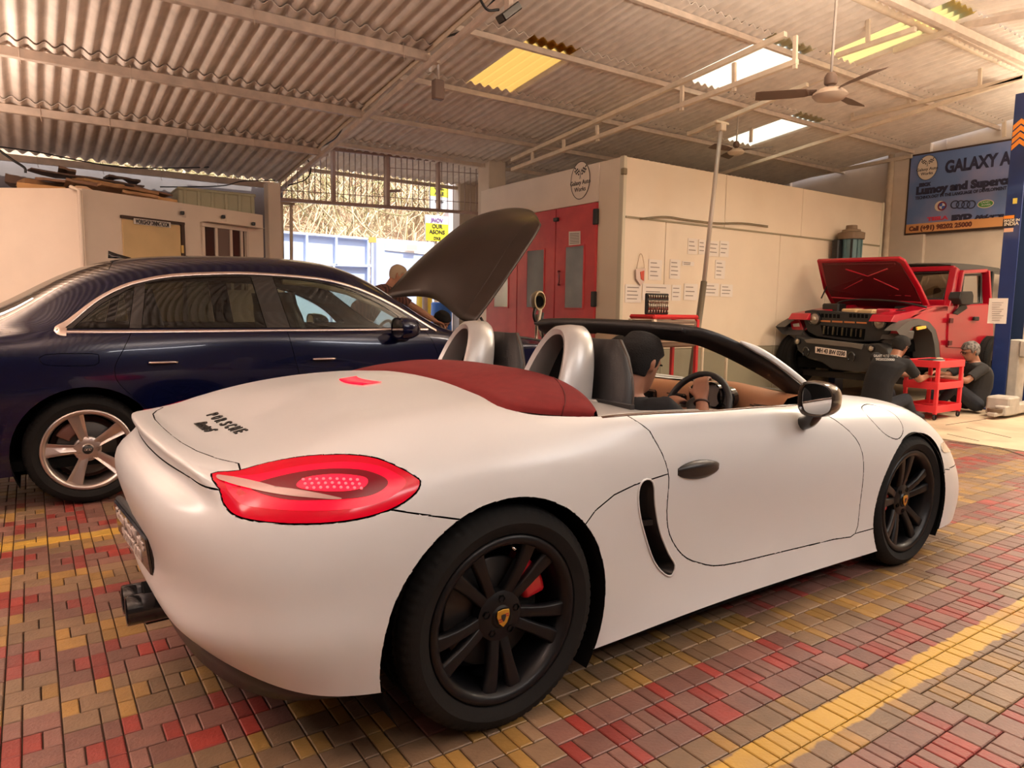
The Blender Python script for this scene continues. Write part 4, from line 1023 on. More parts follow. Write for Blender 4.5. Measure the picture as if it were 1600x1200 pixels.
HOODP = [(2.02,.1),(2.02,-.66),(2.5,-.60),(3.0,-.5),(3.22,-.36),(3.27,-.2),(3.28,.1)]
def cls(f):
    c = f.calc_center_median(); xz = (c.x, c.z); xy = (c.x, c.y)
    if c.y < -.6 and (math.hypot((c.x+.014)/.404, (c.z-.34)/.386) < .999 or math.hypot(c.x-2.47, c.z-.32) < .361): return None
    if c.z > .84 and inpoly(xy, COCK): return None
    if c.y < -.7 and inpoly(xz, INTAKE): return None
    if c.x < -.15 and c.y < -.3 and f.normal.dot(c-o_c) < 0 and inpoly(pix_c(c), TL): return 'tail_light'
    if c.y < -.74 and inpoly(xz, DOOR): return 'door'
    if c.y < -.6 and c.x > 2 and inpoly(xz, FUEL): return 'fuel_flap'
    if c.x < -.55 and inpoly(xy, SPO) and c.z > .811: return 'spoiler'
    if f.normal.z > .3 and inpoly(xy, HOODP): return 'bonnet'
    if c.x < 0:
        if f.normal.z > .3 and inpoly(xy, LIDP) and c.z > .8: return 'rear_wing'
        if c.x < -.68: return 'rear_bumper' if c.z < .811 else 'rear_wing'
        if c.y < -.5 and c.z < .84:
            u, v = pix_c(c)
            if u < 600 and v > 765 or u >= 600 and v > np.interp(u, [608, 660, 735], [796, 804, 814]): return 'rear_bumper'
            if u < 345: return 'rear_bumper'
        return 'rear_wing' if c.z > .6 else 'rear_bumper'
    if c.x < .72:
        if c.z < np.interp(c.x, [q[0] for q in QL], [q[1] for q in QL]) and c.x > .2: return 'side_panel'
        return 'rear_wing' if c.z > .60 or c.x < .2 else 'side_panel'
    if c.x < 1.99: 
        return ('side_panel' if c.z < .262 else 'front_wing') if c.x > 1.6 else ('side_panel' if c.z < .6 else 'rear_wing')
    if c.x < 2.2 and c.z < .262: return 'side_panel'
    if c.x > 2.75 and c.z < .45: return 'front_bumper'
    return 'front_wing'
M_tlr = mat('tail_lens_red', (.34, .0, .012), .12, spec=.3, coat=.05, emit=(1, .0, .014), estr=.30)
parts = panels(sh, cls, lambda k: M_tlr if k == 'tail_light' else M_pearl, car, nomirror={'fuel_flap': 'front_wing'})
# --- wheel wells, underbody, intake duct, inner cavity
def well(cx, cz, R, y0, y1, name):
    for s_ in (-1, 1):
        mb = MB(); n = 40; a0, a1 = -.62, PI+.62
        prof = [[Vector((cx+R*math.cos(a0+(a1-a0)*i/n), y*s_, cz+R*math.sin(a0+(a1-a0)*i/n))) for i in range(n+1)] for y in (y0, y0-.06, y1)]
        mb.loft(prof, closed=False)
        v = [mb.bm.verts.new(p) for p in prof[-1]]; mb.bm.faces.new(v)
        mb.build('wheel_well', M_dark, car)
well(-.014, .34, .402, .885, .52, 'r'); well(2.47, .32, .367, .865, .52, 'f')
ub = MB(); ub.box(.36, 2.09, -.84, .84, .13, .20); ub.box(-.58, -.42, -.55, .55, .26, .36); ub.box(-.45, .4, -.5, .5, .16, .4); ub.box(2.05, 3.1, -.5, .5, .15, .3)
ub.build('underbody', M_dark, car)
inn = MB()
inn.prism([(.36, -.83, .2), (.56, -.80, .2), (.56, -.78, .70), (.36, -.82, .70)], (0, .3, 0))
bm_ = sh.bm.copy()
for f in list(bm_.faces):
    pass
P3 = [sh.tree.ray_cast(Vector((x, -2, z)), Vector((0, 1, 0)))[0] for x, z in INTAKE]
for mirror_ in (1, -1):
    mb = MB(); ctr = sum(P3, Vector())/len(P3)
    Q = [Vector((p.x, p.y*mirror_, p.z)) for p in P3]
    in1 = [Vector((p.x-.03, (p.y+.055)*mirror_, p.z)) for p in P3]; in2 = [Vector((p.x-.09, (p.y+.12)*mirror_, p.z)) for p in P3]
    mb.loft([Q, in1, in2], closed=True); mb.bm.faces.new([mb.bm.verts.new(p) for p in in2])
    mb.build('air_intake', M_bk, car)
    mb = MB(); rim_ = [Vector((p.x, (p.y-.0015)*mirror_, p.z)) for p in P3]
    mb.tube(rim_, .0035, 6, closed=True); mb.build('intake_lip', M_pearl, car, smooth=True)
    z = .535; mb = MB(); mb.bar((.585, -.815*mirror_, .53), (.640, -.845*mirror_, .535), .014, .02); mb.build('intake_vane', M_bk, car)
# dark inner skin behind the open joints
vs = {}; VV = []; FF = []
for f in sh.bm.faces:
    if not cls(f): continue
    idx = []
    for v in f.verts:
        if v not in vs: vs[v] = len(VV); VV.append(v.co-sh.nrm(v.co)*.0125)
        idx.append(vs[v])
    FF.append(idx)
n0 = len(VV); VV += [Vector((v.x, -v.y, v.z)) for v in VV]; FF += [[i+n0 for i in reversed(f)] for f in FF]
me = bpy.data.meshes.new('inner_skin'); me.from_pydata([tuple(v) for v in VV], [], FF); link('inner_skin', me, M_dark, car)
# --- diffuser below the rear bumper
S0 = [(q[0]) for q in G]
def rowpt(x_y, row): return [Vector((g_[row][0], g_[row][1], g_[row][2])) for g_ in G[:5]]
r0 = rowpt(None, 0); hi = crom(r0, 5); hi = [p for p in hi if p.x < -.36 or True]
mb = MB(); L = [Vector((p.x, -p.y, p.z)) for p in reversed(hi)]+hi[1:]
kf = lambda p: max(.15, min(1, (-.46-p.x)/.30))
mb.loft([[p+Vector((.010, 0, .012)) for p in L], [p+Vector((.006, 0, -.002)) for p in L], [Vector((p.x+.022, p.y*.99, p.z-.075*kf(p))) for p in L], [Vector((p.x+.12, p.y*.9, p.z-.09*kf(p))) for p in L]], closed=False)
mb.build('rear_diffuser', M_bk, car, smooth=True)
# twin tail pipes in the middle
for s_ in (-1, 1):
    mb = MB()
    prof = [(.036, .12), (.042, 0), (.047, -.002), (.048, .006), (.047, .12)]
    pts = []
    c = Vector((-.915, s_*.052, .290))
    mb.lathe([(r, h_) for r, h_ in prof], c=c, axis='x', n=28, closed=True); mb.lathe([(0, .10), (.041, .10)], c=c, axis='x', n=28); mb.build('tail_pipe', M_gbk, car, smooth=True, angle=40)
mb = MB(); mb.tube([(-.86, 0, .285), (-.6, 0, .29)], .07, 16); mb.build('silencer', M_dark, car)
# --- number plate with the garage's name
pc_ = Vector((-.878, 0, .525)); ang = math.radians(4)
MP = Matrix.Translation(pc_) @ Matrix.Rotation(math.radians(3.5), 4, 'Z') @ Matrix.Rotation(math.radians(-6), 4, 'Y')
mb = MB(); mb.box(-.012, 0, -.262, .262, -.06, .06, MP); pl = mb.build('number_plate', mat('plate_black', (.02, .018, .018), .25, coat=.5), car, bevel=.006)
mb = MB(); mb.box(-.004, .02, -.27, .27, -.068, .068, MP); mb.build('plate_frame', M_bk, pl, bevel=.006)
for s_, zz, sz in (('Galaxy Auto Works', .008, .050), ('9820225000', -.048, .048)):
    me = textmesh(s_, sz*1.15, depth=.003, align='CENTER', bold=.001); xs_ = [v.co.x for v in me.vertices]; k = .44/(max(xs_)-min(xs_)) if len(s_) > 12 else .30/(max(xs_)-min(xs_))
    me.transform(Matrix.Scale(k, 4, (1, 0, 0))); me.transform(MP @ frame((-.0135, 0, zz), (0, -1, 0), (0, 0, 1))); link('lettering', me, mat('plate_silver', (.62, .55, .52), .4, .3), pl)
# --- lettering on the rear deck, draped on the surface
def drape(me, off):
    for v in me.vertices:
        x, y = v.co.x, v.co.y; h_ = sh.tree.ray_cast(Vector((x, -abs(y), 2)), Vector((0, 0, -1)))
        if h_[0]: v.co.z = h_[0].z+off+v.co.z
M_let = mat('letter_black', (.012, .011, .011), .3)
wd_ = 'PORSCHE'; x0 = -.600; 
for i, ch_ in enumerate(wd_):
    me = textmesh(ch_, .056, depth=.004, bold=.0008); xs_ = [v.co.x for v in me.vertices]; k = .036/(max(xs_)-min(xs_)); me.transform(Matrix.Scale(k, 4, (1, 0, 0)) @ Matrix.Translation((-min(xs_), 0, 0)))
    me.transform(frame((x0, .235-i*.0665, 0), (0, -1, 0), (1, 0, 0)))
    drape(me, .002); link('letter', me, M_let, car)
me = textmesh('Boxster S', .056, depth=.004, shear=.35, bold=.0012, spacing=.85); me.transform(frame((x0-.062, .135, 0), (0, -1, 0), (1, 0, 0))); drape(me, .002); link('script_lettering', me, M_let, car)
# --- high brake light, lit, in a slot of the deck
mb = MB(); P = []
for x, y in [(-.118, .115), (-.085, .118), (-.050, .115), (-.045, 0), (-.050, -.115), (-.085, -.118), (-.118, -.115), (-.128, 0)]:
    pass
xs_ = np.linspace(-.118, .118, 17); A = []; B_ = []
def dz(x, y):
    return sh.tree.ray_cast(Vector((x, -abs(y), 2)), Vector((0, 0, -1)))[0].z
for y in xs_:
    c_ = -.130-.020*(1-(y/.118)**2); A.append(Vector((c_, y, dz(c_, y)+.0015))); B_.append(Vector((c_+.075, y, dz(c_+.075, y)+.0015)))
mb.loft([A, [p+Vector((.003, 0, .002)) for p in A], [p+Vector((-.003, 0, .002)) for p in B_], B_], closed=False); mb.build('brake_light', mat('brake_light_lit', (.6, 0, .02), .2, emit=(1, .0, .025), estr=1.5), car, smooth=True)
# --- tail light insides: clear blade, dark surround and LED cluster, laid on the lens
def lens(name, P, m, off, sm=4):
    P = smooth2(P, sm); pts = []
    for u, v in P:
        h_ = sh.tree.ray_cast(o_c, ray_c(u, v))
        if h_[0]: pts.append(h_[0]+sh.nrm(h_[0])*off)
    c = sum((p for p in pts), Vector())/len(pts); hc = sh.tree.find_nearest(c)[0]; c = hc+sh.nrm(hc)*off
    bm = bmesh.new(); rings = []
    for t in (1, .75, .5, .25):
        ring = []
        for p in pts:
            q = c.lerp(p, t); hq = sh.tree.find_nearest(q)[0]; ring.append(bm.verts.new(hq+sh.nrm(hq)*off))
        rings.append(ring)
    cv = bm.verts.new(c); n = len(pts)
    for i in range(3):
        for k in range(n): bm.faces.new((rings[i][k], rings[i][(k+1) % n], rings[i+1][(k+1) % n], rings[i+1][k]))
    for k in range(n): bm.faces.new((rings[3][k], rings[3][(k+1) % n], cv))
    for f in bm.faces: f.smooth = True
    outs = []
    for s_ in (1, -1):
        b2 = bm.copy()
        if s_ < 0:
            for v in b2.verts: v.co.y = -v.co.y
        bmesh.ops.recalc_face_normals(b2, faces=b2.faces); outs.append(b2)
    return outs
tls = parts['tail_light']
for i, b2 in enumerate(lens('a', [(352,749),(400,742),(470,728),(540,722),(590,728),(622,742),(634,754),(618,772),(590,786),(540,796),(470,798),(410,794),(372,784)], None, .0015)): frombm('light_band', b2, mat('tail_band_lit', (.5, 0, .015), .15, coat=.05, spec=.3, emit=(1, .0, .026), estr=.8), tls[i])
for i, b2 in enumerate(lens('a', [(390,762),(440,744),(500,734),(560,734),(596,744),(606,756),(590,770),(560,778),(500,782),(440,780)], None, .0028)): frombm('dark_surround', b2, mat('tail_dark', (.10, .0, .006), .2, coat=.1, spec=.3, emit=(1, 0, .02), estr=.10), tls[i])
for i, b2 in enumerate(lens('a', [(464,757),(480,747),(520,742),(558,744),(574,750),(568,762),(540,768),(500,768),(470,764)], None, .0042)): frombm('led_cluster', b2, mat('led_red_lit', (.6, 0, .03), .25, emit=(1, .004, .025), estr=1.15), tls[i])
for i, b2 in enumerate(lens('a', [(340,744),(356,746),(400,757),(450,767),(495,774),(530,778),(528,781),(490,779),(440,774),(385,763),(345,751)], None, .0052)): frombm('clear_blade', b2, mat('clear_blade', (.45, .25, .23), .15, spec=.8, coat=.6, emit=(1, .35, .3), estr=.06), tls[i])
rl = random.Random(3)
for s_ in (0, 1):
    mb = MB()
    for r_ in range(3):
        for k in range(9):
            u, v = 474+k*10.5+r_*3, 749+r_*6.5+abs(k-4)*.4
            h_ = sh.tree.ray_cast(o_c, ray_c(u, v))
            if h_[0]:
                n_ = sh.nrm(h_[0]); q = h_[0]+n_*.006
                if s_: q.y = -q.y; n_ = Vector((n_.x, -n_.y, n_.z))
                mb.tube([q-n_*.001, q+n_*.0015], [.0045, .002], 6)
    o = mb.build('led_lenses', mat('led_pink_lit', (.8, .1, .15), .2, emit=(1, .12, .13), estr=1.3), tls[min(s_, len(tls)-1)]); o['kind'] = 'stuff'
# ------------------------------------------------------------ wheels
M_whl = mat('wheel_satin_black', (.004, .004, .005), .42, coat=.05, spec=.3)
M_cal = mat('caliper_red', (.50, .012, .02), .3, coat=.4)
M_gold = mat('badge_gold', (.62, .36, .05), .35, .7)
def badge(parent, y):
    sh_ = [(-.021, .024), (0, .027), (.021, .024), (.023, .006), (.014, -.016), (0, -.029), (-.014, -.016), (-.023, .006)]
    b = MB().prism([(x, y, z) for x, z in sh_], (0, -.004, 0)).build('crest_badge', M_gold, parent, .001)
    mb = MB()
    for k, (x0, x1, z0, z1) in enumerate(((-.018, -.004, -.004, -.001), (-.016, -.004, -.011, -.008), (.004, .018, .010, .013), (.004, .019, .004, .007))): mb.box(x0, x1, y-.0055, y-.004, z0, z1)
    mb.build('crest_stripes', mat('badge_red', (.35, .02, .02), .4), b)
    MB().prism([(x*.34, y-.004, z*.42+.001) for x, z in sh_], (0, -.002, 0)).build('crest_centre', mat('badge_black', (.02, .02, .02), .4), b)
TW = {'kind': 'twin', 'rot': -PI/2}; TWf = {'kind': 'twin', 'rot': PI/2+.05}
wheel(car, 'rear_wheel', (0, -.756, .347), .347, .252, .265, M_whl, TW, M_cal, .62, -1, badge)
wheel(car, 'rear_wheel', (0, .756, .347), .347, .252, .265, M_whl, TW, M_cal, 2.5, 1, badge)
wheel(car, 'front_wheel', (2.475, -.750, .336), .336, .252, .235, M_whl, TWf, M_cal, PI-.1, -1, badge)
wheel(car, 'front_wheel', (2.475, .750, .336), .336, .252, .235, M_whl, TWf, M_cal, .1, 1, badge)
vm = MB(); vm.tube([(.02, -.862, .347+.222), (.028, -.876, .347+.212)], [.005, .004], 8); vm.build('valve', mat('chrome', (.8, .78, .75), .15, 1), car)
# ------------------------------------------------------------ folded roof cover
M_cloth = mat('red_canvas', (.17, .010, .010), .95, var=.10, vscale=30, bump=.2, bscale=420)
def shz(x, y):
    h_ = sh.tree.ray_cast(Vector((x, -abs(y), 2)), Vector((0, 0, -1))); return h_[0].z if h_[0] else .9
rows = []
NY, NX = 60, 22
for i in range(NY+1):
    s_ = -1+2*i/NY; y = .772*math.copysign(abs(s_)**.85, s_); ay = abs(y)
    xr = .146-.028*(ay/.66)**2 if ay < .66 else .118+((ay-.66)/.112)**1.6*.30
    xf = .505-.075*(ay/.772)**5
    zr = shz(xr, y)+.001; zf = 1.034-.100*(ay/.772)**3.2
    row = []
    for j in range(NX+1):
        t = j/NX; x = xr+(xf-xr)*t
        z = zr+(zf-zr)*(t**.8)+.020*math.sin(PI*t)*(1-(ay/.80)**5)+.0016*noise.noise(Vector((x*9, y*6, 2)))
        if t < .06: z -= (.06-t)*.22
        row.append(Vector((x, y, z)))
    rows.append(row+[Vector((xf+.01, y, zf-.03)), Vector((xf+.012, y, zf-.10))])
MB().loft(rows, closed=False).build('folded_roof', M_cloth, car, smooth=True)
mb = MB(); 
for s_ in (-1, 1):
    pts = []
    for i in range(14):
        t = i/13; x = .30+.20*t; y = -(.745-.30*t**1.4)*1; pts.append((x, y*-s_, 0))
    q = []
    for x, y, _ in pts:
        ay = abs(y); best = min((r_ for r_ in rows), key=lambda r_: abs(r_[0].y-y)); p = min(best, key=lambda p: abs(p.x-x)); q.append(Vector((x, y, p.z+.001)))
    mb.tube(q, .0022, 5)
mb.build('roof_seam', mat('red_thread', (.10, .008, .008), .9), car)['kind'] = 'stuff'
# ------------------------------------------------------------ roll hoops
M_silver = mat('hoop_silver', (.44, .43, .42), .33, .35, coat=.3, coatr=.2)
M_leather = mat('black_leather', (.022, .021, .022), .5, bump=.15, bscale=180)
M_tan = mat('tan_leather', (.36, .16, .075), .5, bump=.1, bscale=150)
for s_ in (-1, 1):
    yc = .355*s_; path = []
    for k in range(29):
        a = PI*k/28; hx = -math.cos(a)
        # superellipse arch
        yy = math.copysign(abs(hx)**.85, hx); zz = math.sin(a)**.55
        path.append((yy, zz))
    rings = []
    for yy, zz in path:
        hw = .150-.045*zz; y = yc+yy*(hw+.0); z = .925+.285*zz; lean = .115*zz
        xr, xf = .470+lean, .655+lean*.55
        # inward direction of the section
        n_ = Vector((0, -yy, -zz*.9)).normalized(); t = .034
        rings.append([Vector((xr+.018, y, z)), Vector((xr, y, z))+n_*.014, Vector((xr+.006, y, z))+n_*t, Vector(((xr+xf)/2, y, z))+n_*(t+.006), Vector((xf-.006, y, z))+n_*t, Vector((xf, y, z))+n_*.014, Vector((xf-.018, y, z)), Vector(((xr+xf)/2, y, z))-n_*.004])
    MB().loft(rings, closed=True, cap=True).build('roll_hoop', M_silver, car, smooth=True, angle=60)
    P = [(yc+yy*(.150-.045*zz)*.8, .925+.26*zz, .115*zz) for yy, zz in path]
    mb = MB(); mb.prism([(.600+l*.8, y, z) for y, z, l in P], (.012, 0, 0)); mb.build('hoop_net', M_dark, car)
    mb = MB(); mb.box(.45, .70, yc-.17, yc+.17, .84, .93); mb.build('hoop_base', M_silver, car, bevel=.02, seg=3)
# silver shoulder trims either side and the deck between the hoops
for s_ in (-1, 1):
    A = []; 
    for t in np.linspace(0, 1, 12):
        x = .455+t*.50
        yo = .783+.004*t; yi = .50+.16*t**.6; zo = shz(x, .80)+.002-.004; zi = 1.0-.10*t**.7-.02
        A.append([Vector((x, s_*yo, zo-.03)), Vector((x, s_*yo, zo)), Vector((x, s_*(yo*.8+yi*.2), zo+.012)), Vector((x, s_*(yo*.35+yi*.65), zi-.012)), Vector((x, s_*yi, zi-.02*t)), Vector((x, s_*(yi-.01), zi-.09))])
    MB().loft(A, closed=False).build('shoulder_trim', M_silver, car, smooth=True)
MB().box(.47, .70, -.20, .20, .80, .965).build('hoop_bridge', M_leather, car, bevel=.02, seg=3)
# ------------------------------------------------------------ seats
def seat(yc):
    s0 = bpy.data.objects.new('seat', None); C.objects.link(s0); s0.parent = car; s0.location = (0, yc, 0)
    rings = []
    for t in np.linspace(0, 1, 12):
        z = .42+.735*t; x = .70+.115*t**1.1 - .02*math.sin(t*PI); hw = .255-.02*t if t < .62 else .243-.13*((t-.62)/.38)**2.2; th = .10-.045*t
        if t > .93: th *= .75
        rings.append([Vector((x+th*math.cos(a)*(1 if math.cos(a) > 0 else .8)-(0.03 if abs(math.sin(a)) < .4 and math.cos(a) > 0 else 0), hw*math.copysign(abs(math.sin(a))**.6, math.sin(a)), z)) for a in [2*PI*k/24 for k in range(24)]])
    MB().loft(rings, cap=True).build('backrest', M_leather, s0, smooth=True, angle=60)
    rings = []
    for t in np.linspace(0, 1, 8):
        x = .74+.50*t; hw = .25; z = .36+.05*t; rings.append([Vector((x, hw*math.copysign(abs(math.sin(a))**.5, math.sin(a)), z+.09*math.copysign(abs(math.cos(a))**.6, math.cos(a)))) for a in [2*PI*k/20 for k in range(20)]])
    MB().loft(rings, cap=True).build('cushion', M_leather, s0, smooth=True, angle=60)
    mb = MB(); pts = []
    for t in np.linspace(.25, 1, 16):
        z = .42+.735*t; x = .70+.115*t**1.1; hw = .255-.02*t if t < .62 else .243-.13*((t-.62)/.38)**2.2; pts.append((x+.0, hw*.97, z))
    mb.tube([(a, -b_, c) for a, b_, c in pts][::1], .006, 6); mb.tube(pts, .006, 6); mb.build('piping', mat('piping_brown', (.05, .03, .02), .5), s0, smooth=True)['kind'] = 'stuff'
seat(-.36); seat(.36)
# ------------------------------------------------------------ cabin tub, dash, doors
for s_ in (-1, 1):
    mb = MB(); rr = []
    for x in np.linspace(.50, 1.86, 16):
        zt = shz(x, .80)-.005; yo = .79 if x < 1.5 else .79-(x-1.5)*.12
        rr.append([Vector((x, s_*yo, zt)), Vector((x, s_*(yo-.045), zt-.004)), Vector((x, s_*(yo-.075), zt-.03)), Vector((x, s_*(yo-.085), zt-.16))])
    mb.loft(rr, closed=False); mb.build('door_card', M_tan if s_ > 0 else M_leather, car, smooth=True)
    mb = MB(); rr = [[r_[3], r_[3]+Vector((0, 0, -.4))] for r_ in rr]; mb.loft(rr, closed=False); mb.build('door_lining', M_leather, car)
    pts = [(x, s_*np.interp(x, [.45, 1.0, 1.5, 1.72, 1.80], [.784, .790, .778, .748, .71]), shz(x, .80)+.004) for x in np.linspace(.44, 1.80, 22)]
    pts = [(x, y, shz(x, abs(y)+.012)+.002) for x, y, z in pts]
    MB().tube(pts, .008, 8).build('waist_trim', mat('waist_trim_reflection', (.10, .055, .035), .25, .5), car, smooth=True)  # black strip with its bronze reflection put into the colour
MB().box(.5, 1.85, -.70, .70, .26, .30).build('cabin_floor', M_dark, car)
MB().box(.66, .68, -.70, .70, .3, .93).build('rear_bulkhead', M_leather, car)
MB().box(.75, 1.7, -.09, .09, .3, .56).build('centre_console', M_leather, car, bevel=.02)
# dashboard: tan upper roll with a darker binnacle
rr = []
for y in np.linspace(-.715, .715, 30):
    k = math.exp(-((y+.36)/.20)**2)*.030
    rr.append([Vector((1.90, y, .885)), Vector((1.80, y, .895+k*.3)), Vector((1.68, y, .905+k)), Vector((1.60, y, .895+k)), Vector((1.565, y, .865+k*.8)), Vector((1.57, y, .80)), Vector((1.60, y, .70)), Vector((1.66, y, .55))])
MB().loft(rr, closed=False).build('dashboard', M_tan, car, smooth=True)
MB().loft([[Vector((1.93, y, .890)), Vector((1.80, y, .900+.01)), Vector((1.72, y, .908+.008))] for y in np.linspace(-.70, .70, 12)], closed=False).build('dash_top', M_leather, car, smooth=True)
for dy, r in ((-.085, .045), (.0, .058), (.085, .045)):
    MB().lathe([(r*1.12, 0), (r*1.12, -.03), (r, -.034), (r*.96, -.01), (0, -.008)], c=(1.555, -.36+dy, .875), axis='x', n=28).build('gauge_ring', M_gbk, car, smooth=True, angle=40)
    MB().lathe([(r*.93, -.012), (0, -.012)], c=(1.555, -.36+dy, .875), axis='x', n=28).build('gauge_face', mat('gauge_face', (.25, .22, .2), .3), car)
for y in (.08, -.12, -.62, .62):
    MB().box(1.548, 1.58, y-.055, y+.055, .80, .86).build('air_vent', M_gbk, car, bevel=.01)
    mb = MB(); mb.box(1.543, 1.55, y-.055, y+.055, .852, .858); mb.build('vent_trim', mat('chrome', (.8, .78, .75), .15, 1), car)
MB().box(1.552, 1.57, -.17-.0, -.10, .74, .79).build('screen', mat('screen_lit', (.02, .02, .05), .2, emit=(.25, .3, 1), estr=2.0), car)
# steering wheel
sw = bpy.data.objects.new('steering_wheel', None); C.objects.link(sw); sw.parent = car; sw.location = (1.42, -.36, .815); sw.rotation_euler = (0, math.radians(-66), 0)
MB().tube([(.178*math.cos(a), .178*math.sin(a), 0) for a in [2*PI*k/48 for k in range(48)]], .0155, 12, closed=True).build('rim', M_leather, sw, smooth=True)
MB().lathe([(0, .03), (.045, .028), (.062, .012), (.06, -.03), (0, -.03)], axis='z', n=28).build('hub', M_leather, sw, smooth=True)
for a in (0+PI/2, -PI/2, PI): MB().bar((.05*math.cos(a), .05*math.sin(a), 0), (.172*math.cos(a), .172*math.sin(a), 0), .035, .012).build('spoke', mat('spoke_silver', (.5, .47, .44), .3, .8), sw, .004)
MB().tube([(0, 0, -.03), (0, 0, -.16)], .03, 12).build('column', M_leather, sw)
# ------------------------------------------------------------ windscreen
def fr_curve():
    R = [(1.825, -.715, .888), (1.70, -.697, .965), (1.58, -.680, 1.035), (1.45, -.662, 1.096), (1.33, -.636, 1.147), (1.23, -.596, 1.186), (1.165, -.53, 1.208), (1.13, -.42, 1.219), (1.105, -.22, 1.226), (1.10, 0, 1.228)]
    return R+[(x, -y, z) for x, y, z in R[-2::-1]]
cv = crom(fr_curve(), 5); n_ = len(cv); rings = []; ctr = Vector((1.75, 0, .6))
for i, p in enumerate(cv):
    d = (cv[min(i+1, n_-1)]-cv[max(i-1, 0)]).normalized(); inw = Vector((.38, -p.y*.9, -.55)); inw = (inw-d*inw.dot(d)).normalized(); q = d.cross(inw).normalized()
    if q.dot(Vector((1, 0, .7))) < 0: q = -q
    t = abs(i/(n_-1)-.5)*2; w_ = .070+.024*math.sin(min(t, 1)*PI*.9); th = .028
    rings.append([p+q*th*.2, p+inw*w_*.3+q*th*.55, p+inw*w_-q*.0+q*.01, p+inw*w_*.95-q*th*.7, p+inw*w_*.3-q*th, p-q*th*.4])
MB().loft(rings, closed=True, cap=True).build('windscreen_frame', mat('frame_black', (.010, .009, .009), .42), car, smooth=True, angle=70)
for s_ in (-1, 1):
    pts = crom([(1.86, s_*-.728, .872), (1.76, s_*-.716, .938), (1.64, s_*-.700, 1.010), (1.50, s_*-.682, 1.082), (1.40, s_*-.664, 1.124), (1.34, s_*-.648, 1.146)], 4)
    rings = []
    for i, p in enumerate(pts):
        wd = .018*min(1, .35+(len(pts)-1-i)/8); out = Vector((-.25, -s_*.85, .45)).normalized(); al = Vector((.45, -s_*.2*-1, .8)).normalized()
        rings.append([p-al*wd, p-al*wd*.6+out*.008, p+al*wd*.6+out*.008, p+al*wd])
    MB().loft(rings, closed=True, cap=True).build('pillar_cover', M_pearl, car, smooth=True)
M_glass = bpy.data.materials.new('clear_glass'); M_glass.use_nodes = True
n, l = nodes(M_glass); n.clear(); out_ = n.new('ShaderNodeOutputMaterial'); tr = n.new('ShaderNodeBsdfTransparent'); gl = n.new('ShaderNodeBsdfGlossy'); gl.inputs['Roughness'].default_value = .02
lw = n.new('ShaderNodeLayerWeight'); lw.inputs[0].default_value = .25; fz = n.new('ShaderNodeMapRange'); fz.inputs[1].default_value = .3; fz.inputs[3].default_value = .05; fz.inputs[4].default_value = .5; l.new(lw.outputs['Facing'], fz.inputs[0]); mx = n.new('ShaderNodeMixShader'); tr.inputs[0].default_value = (.90, .92, .88, 1)
l.new(fz.outputs[0], mx.inputs[0]); l.new(tr.outputs[0], mx.inputs[1]); l.new(gl.outputs[0], mx.inputs[2]); l.new(mx.outputs[0], out_.inputs[0])
half = [p for p in cv if p.y <= 1e-6]; rows_ = []
for p in half:
    q = Vector((p.x+.02, p.y*.985, p.z-.012)); rows_.append([Vector((q.x+k*.012*0, q.y*(1-2*k/12), q.z+.02*math.sin(PI*k/12)*(.3))) + Vector((.10*math.sin(PI*k/12)*(q.z < 1.15)*(1.15-q.z)/.27*1.0, 0, 0)) for k in range(13)])
MB().loft(rows_[:-6], closed=False).build('windscreen', M_glass, car, smooth=True)
# sun visors and mirror, dark lining pads
def pad(name, pts, th, m):
    return MB().prism(pts, th).build(name, m, car, bevel=.006, seg=2)
pad('sun_visor', [(1.12, -.52, 1.190), (1.10, -.14, 1.198), (1.24, -.14, 1.150), (1.26, -.50, 1.140)], (.004, 0, .014), M_leather)
pad('sun_visor', [(1.12, .52, 1.190), (1.10, .14, 1.198), (1.24, .14, 1.150), (1.26, .50, 1.140)], (.004, 0, .014), M_leather)
mb = MB(); rings = []
for t in np.linspace(-1, 1, 9):
    r = math.sqrt(max(0, 1-t*t*.92)); rings.append([Vector((1.30+.018*math.cos(a), -.03+t*.115, 1.120+.036*r*math.sin(a))) for a in [2*PI*k/16 for k in range(16)]])
mb.loft(rings, cap=True); mb.tube([(1.315, -.03, 1.13), (1.20, -.03, 1.20)], .014, 8); mb.build('interior_mirror', M_bk, car, smooth=True)
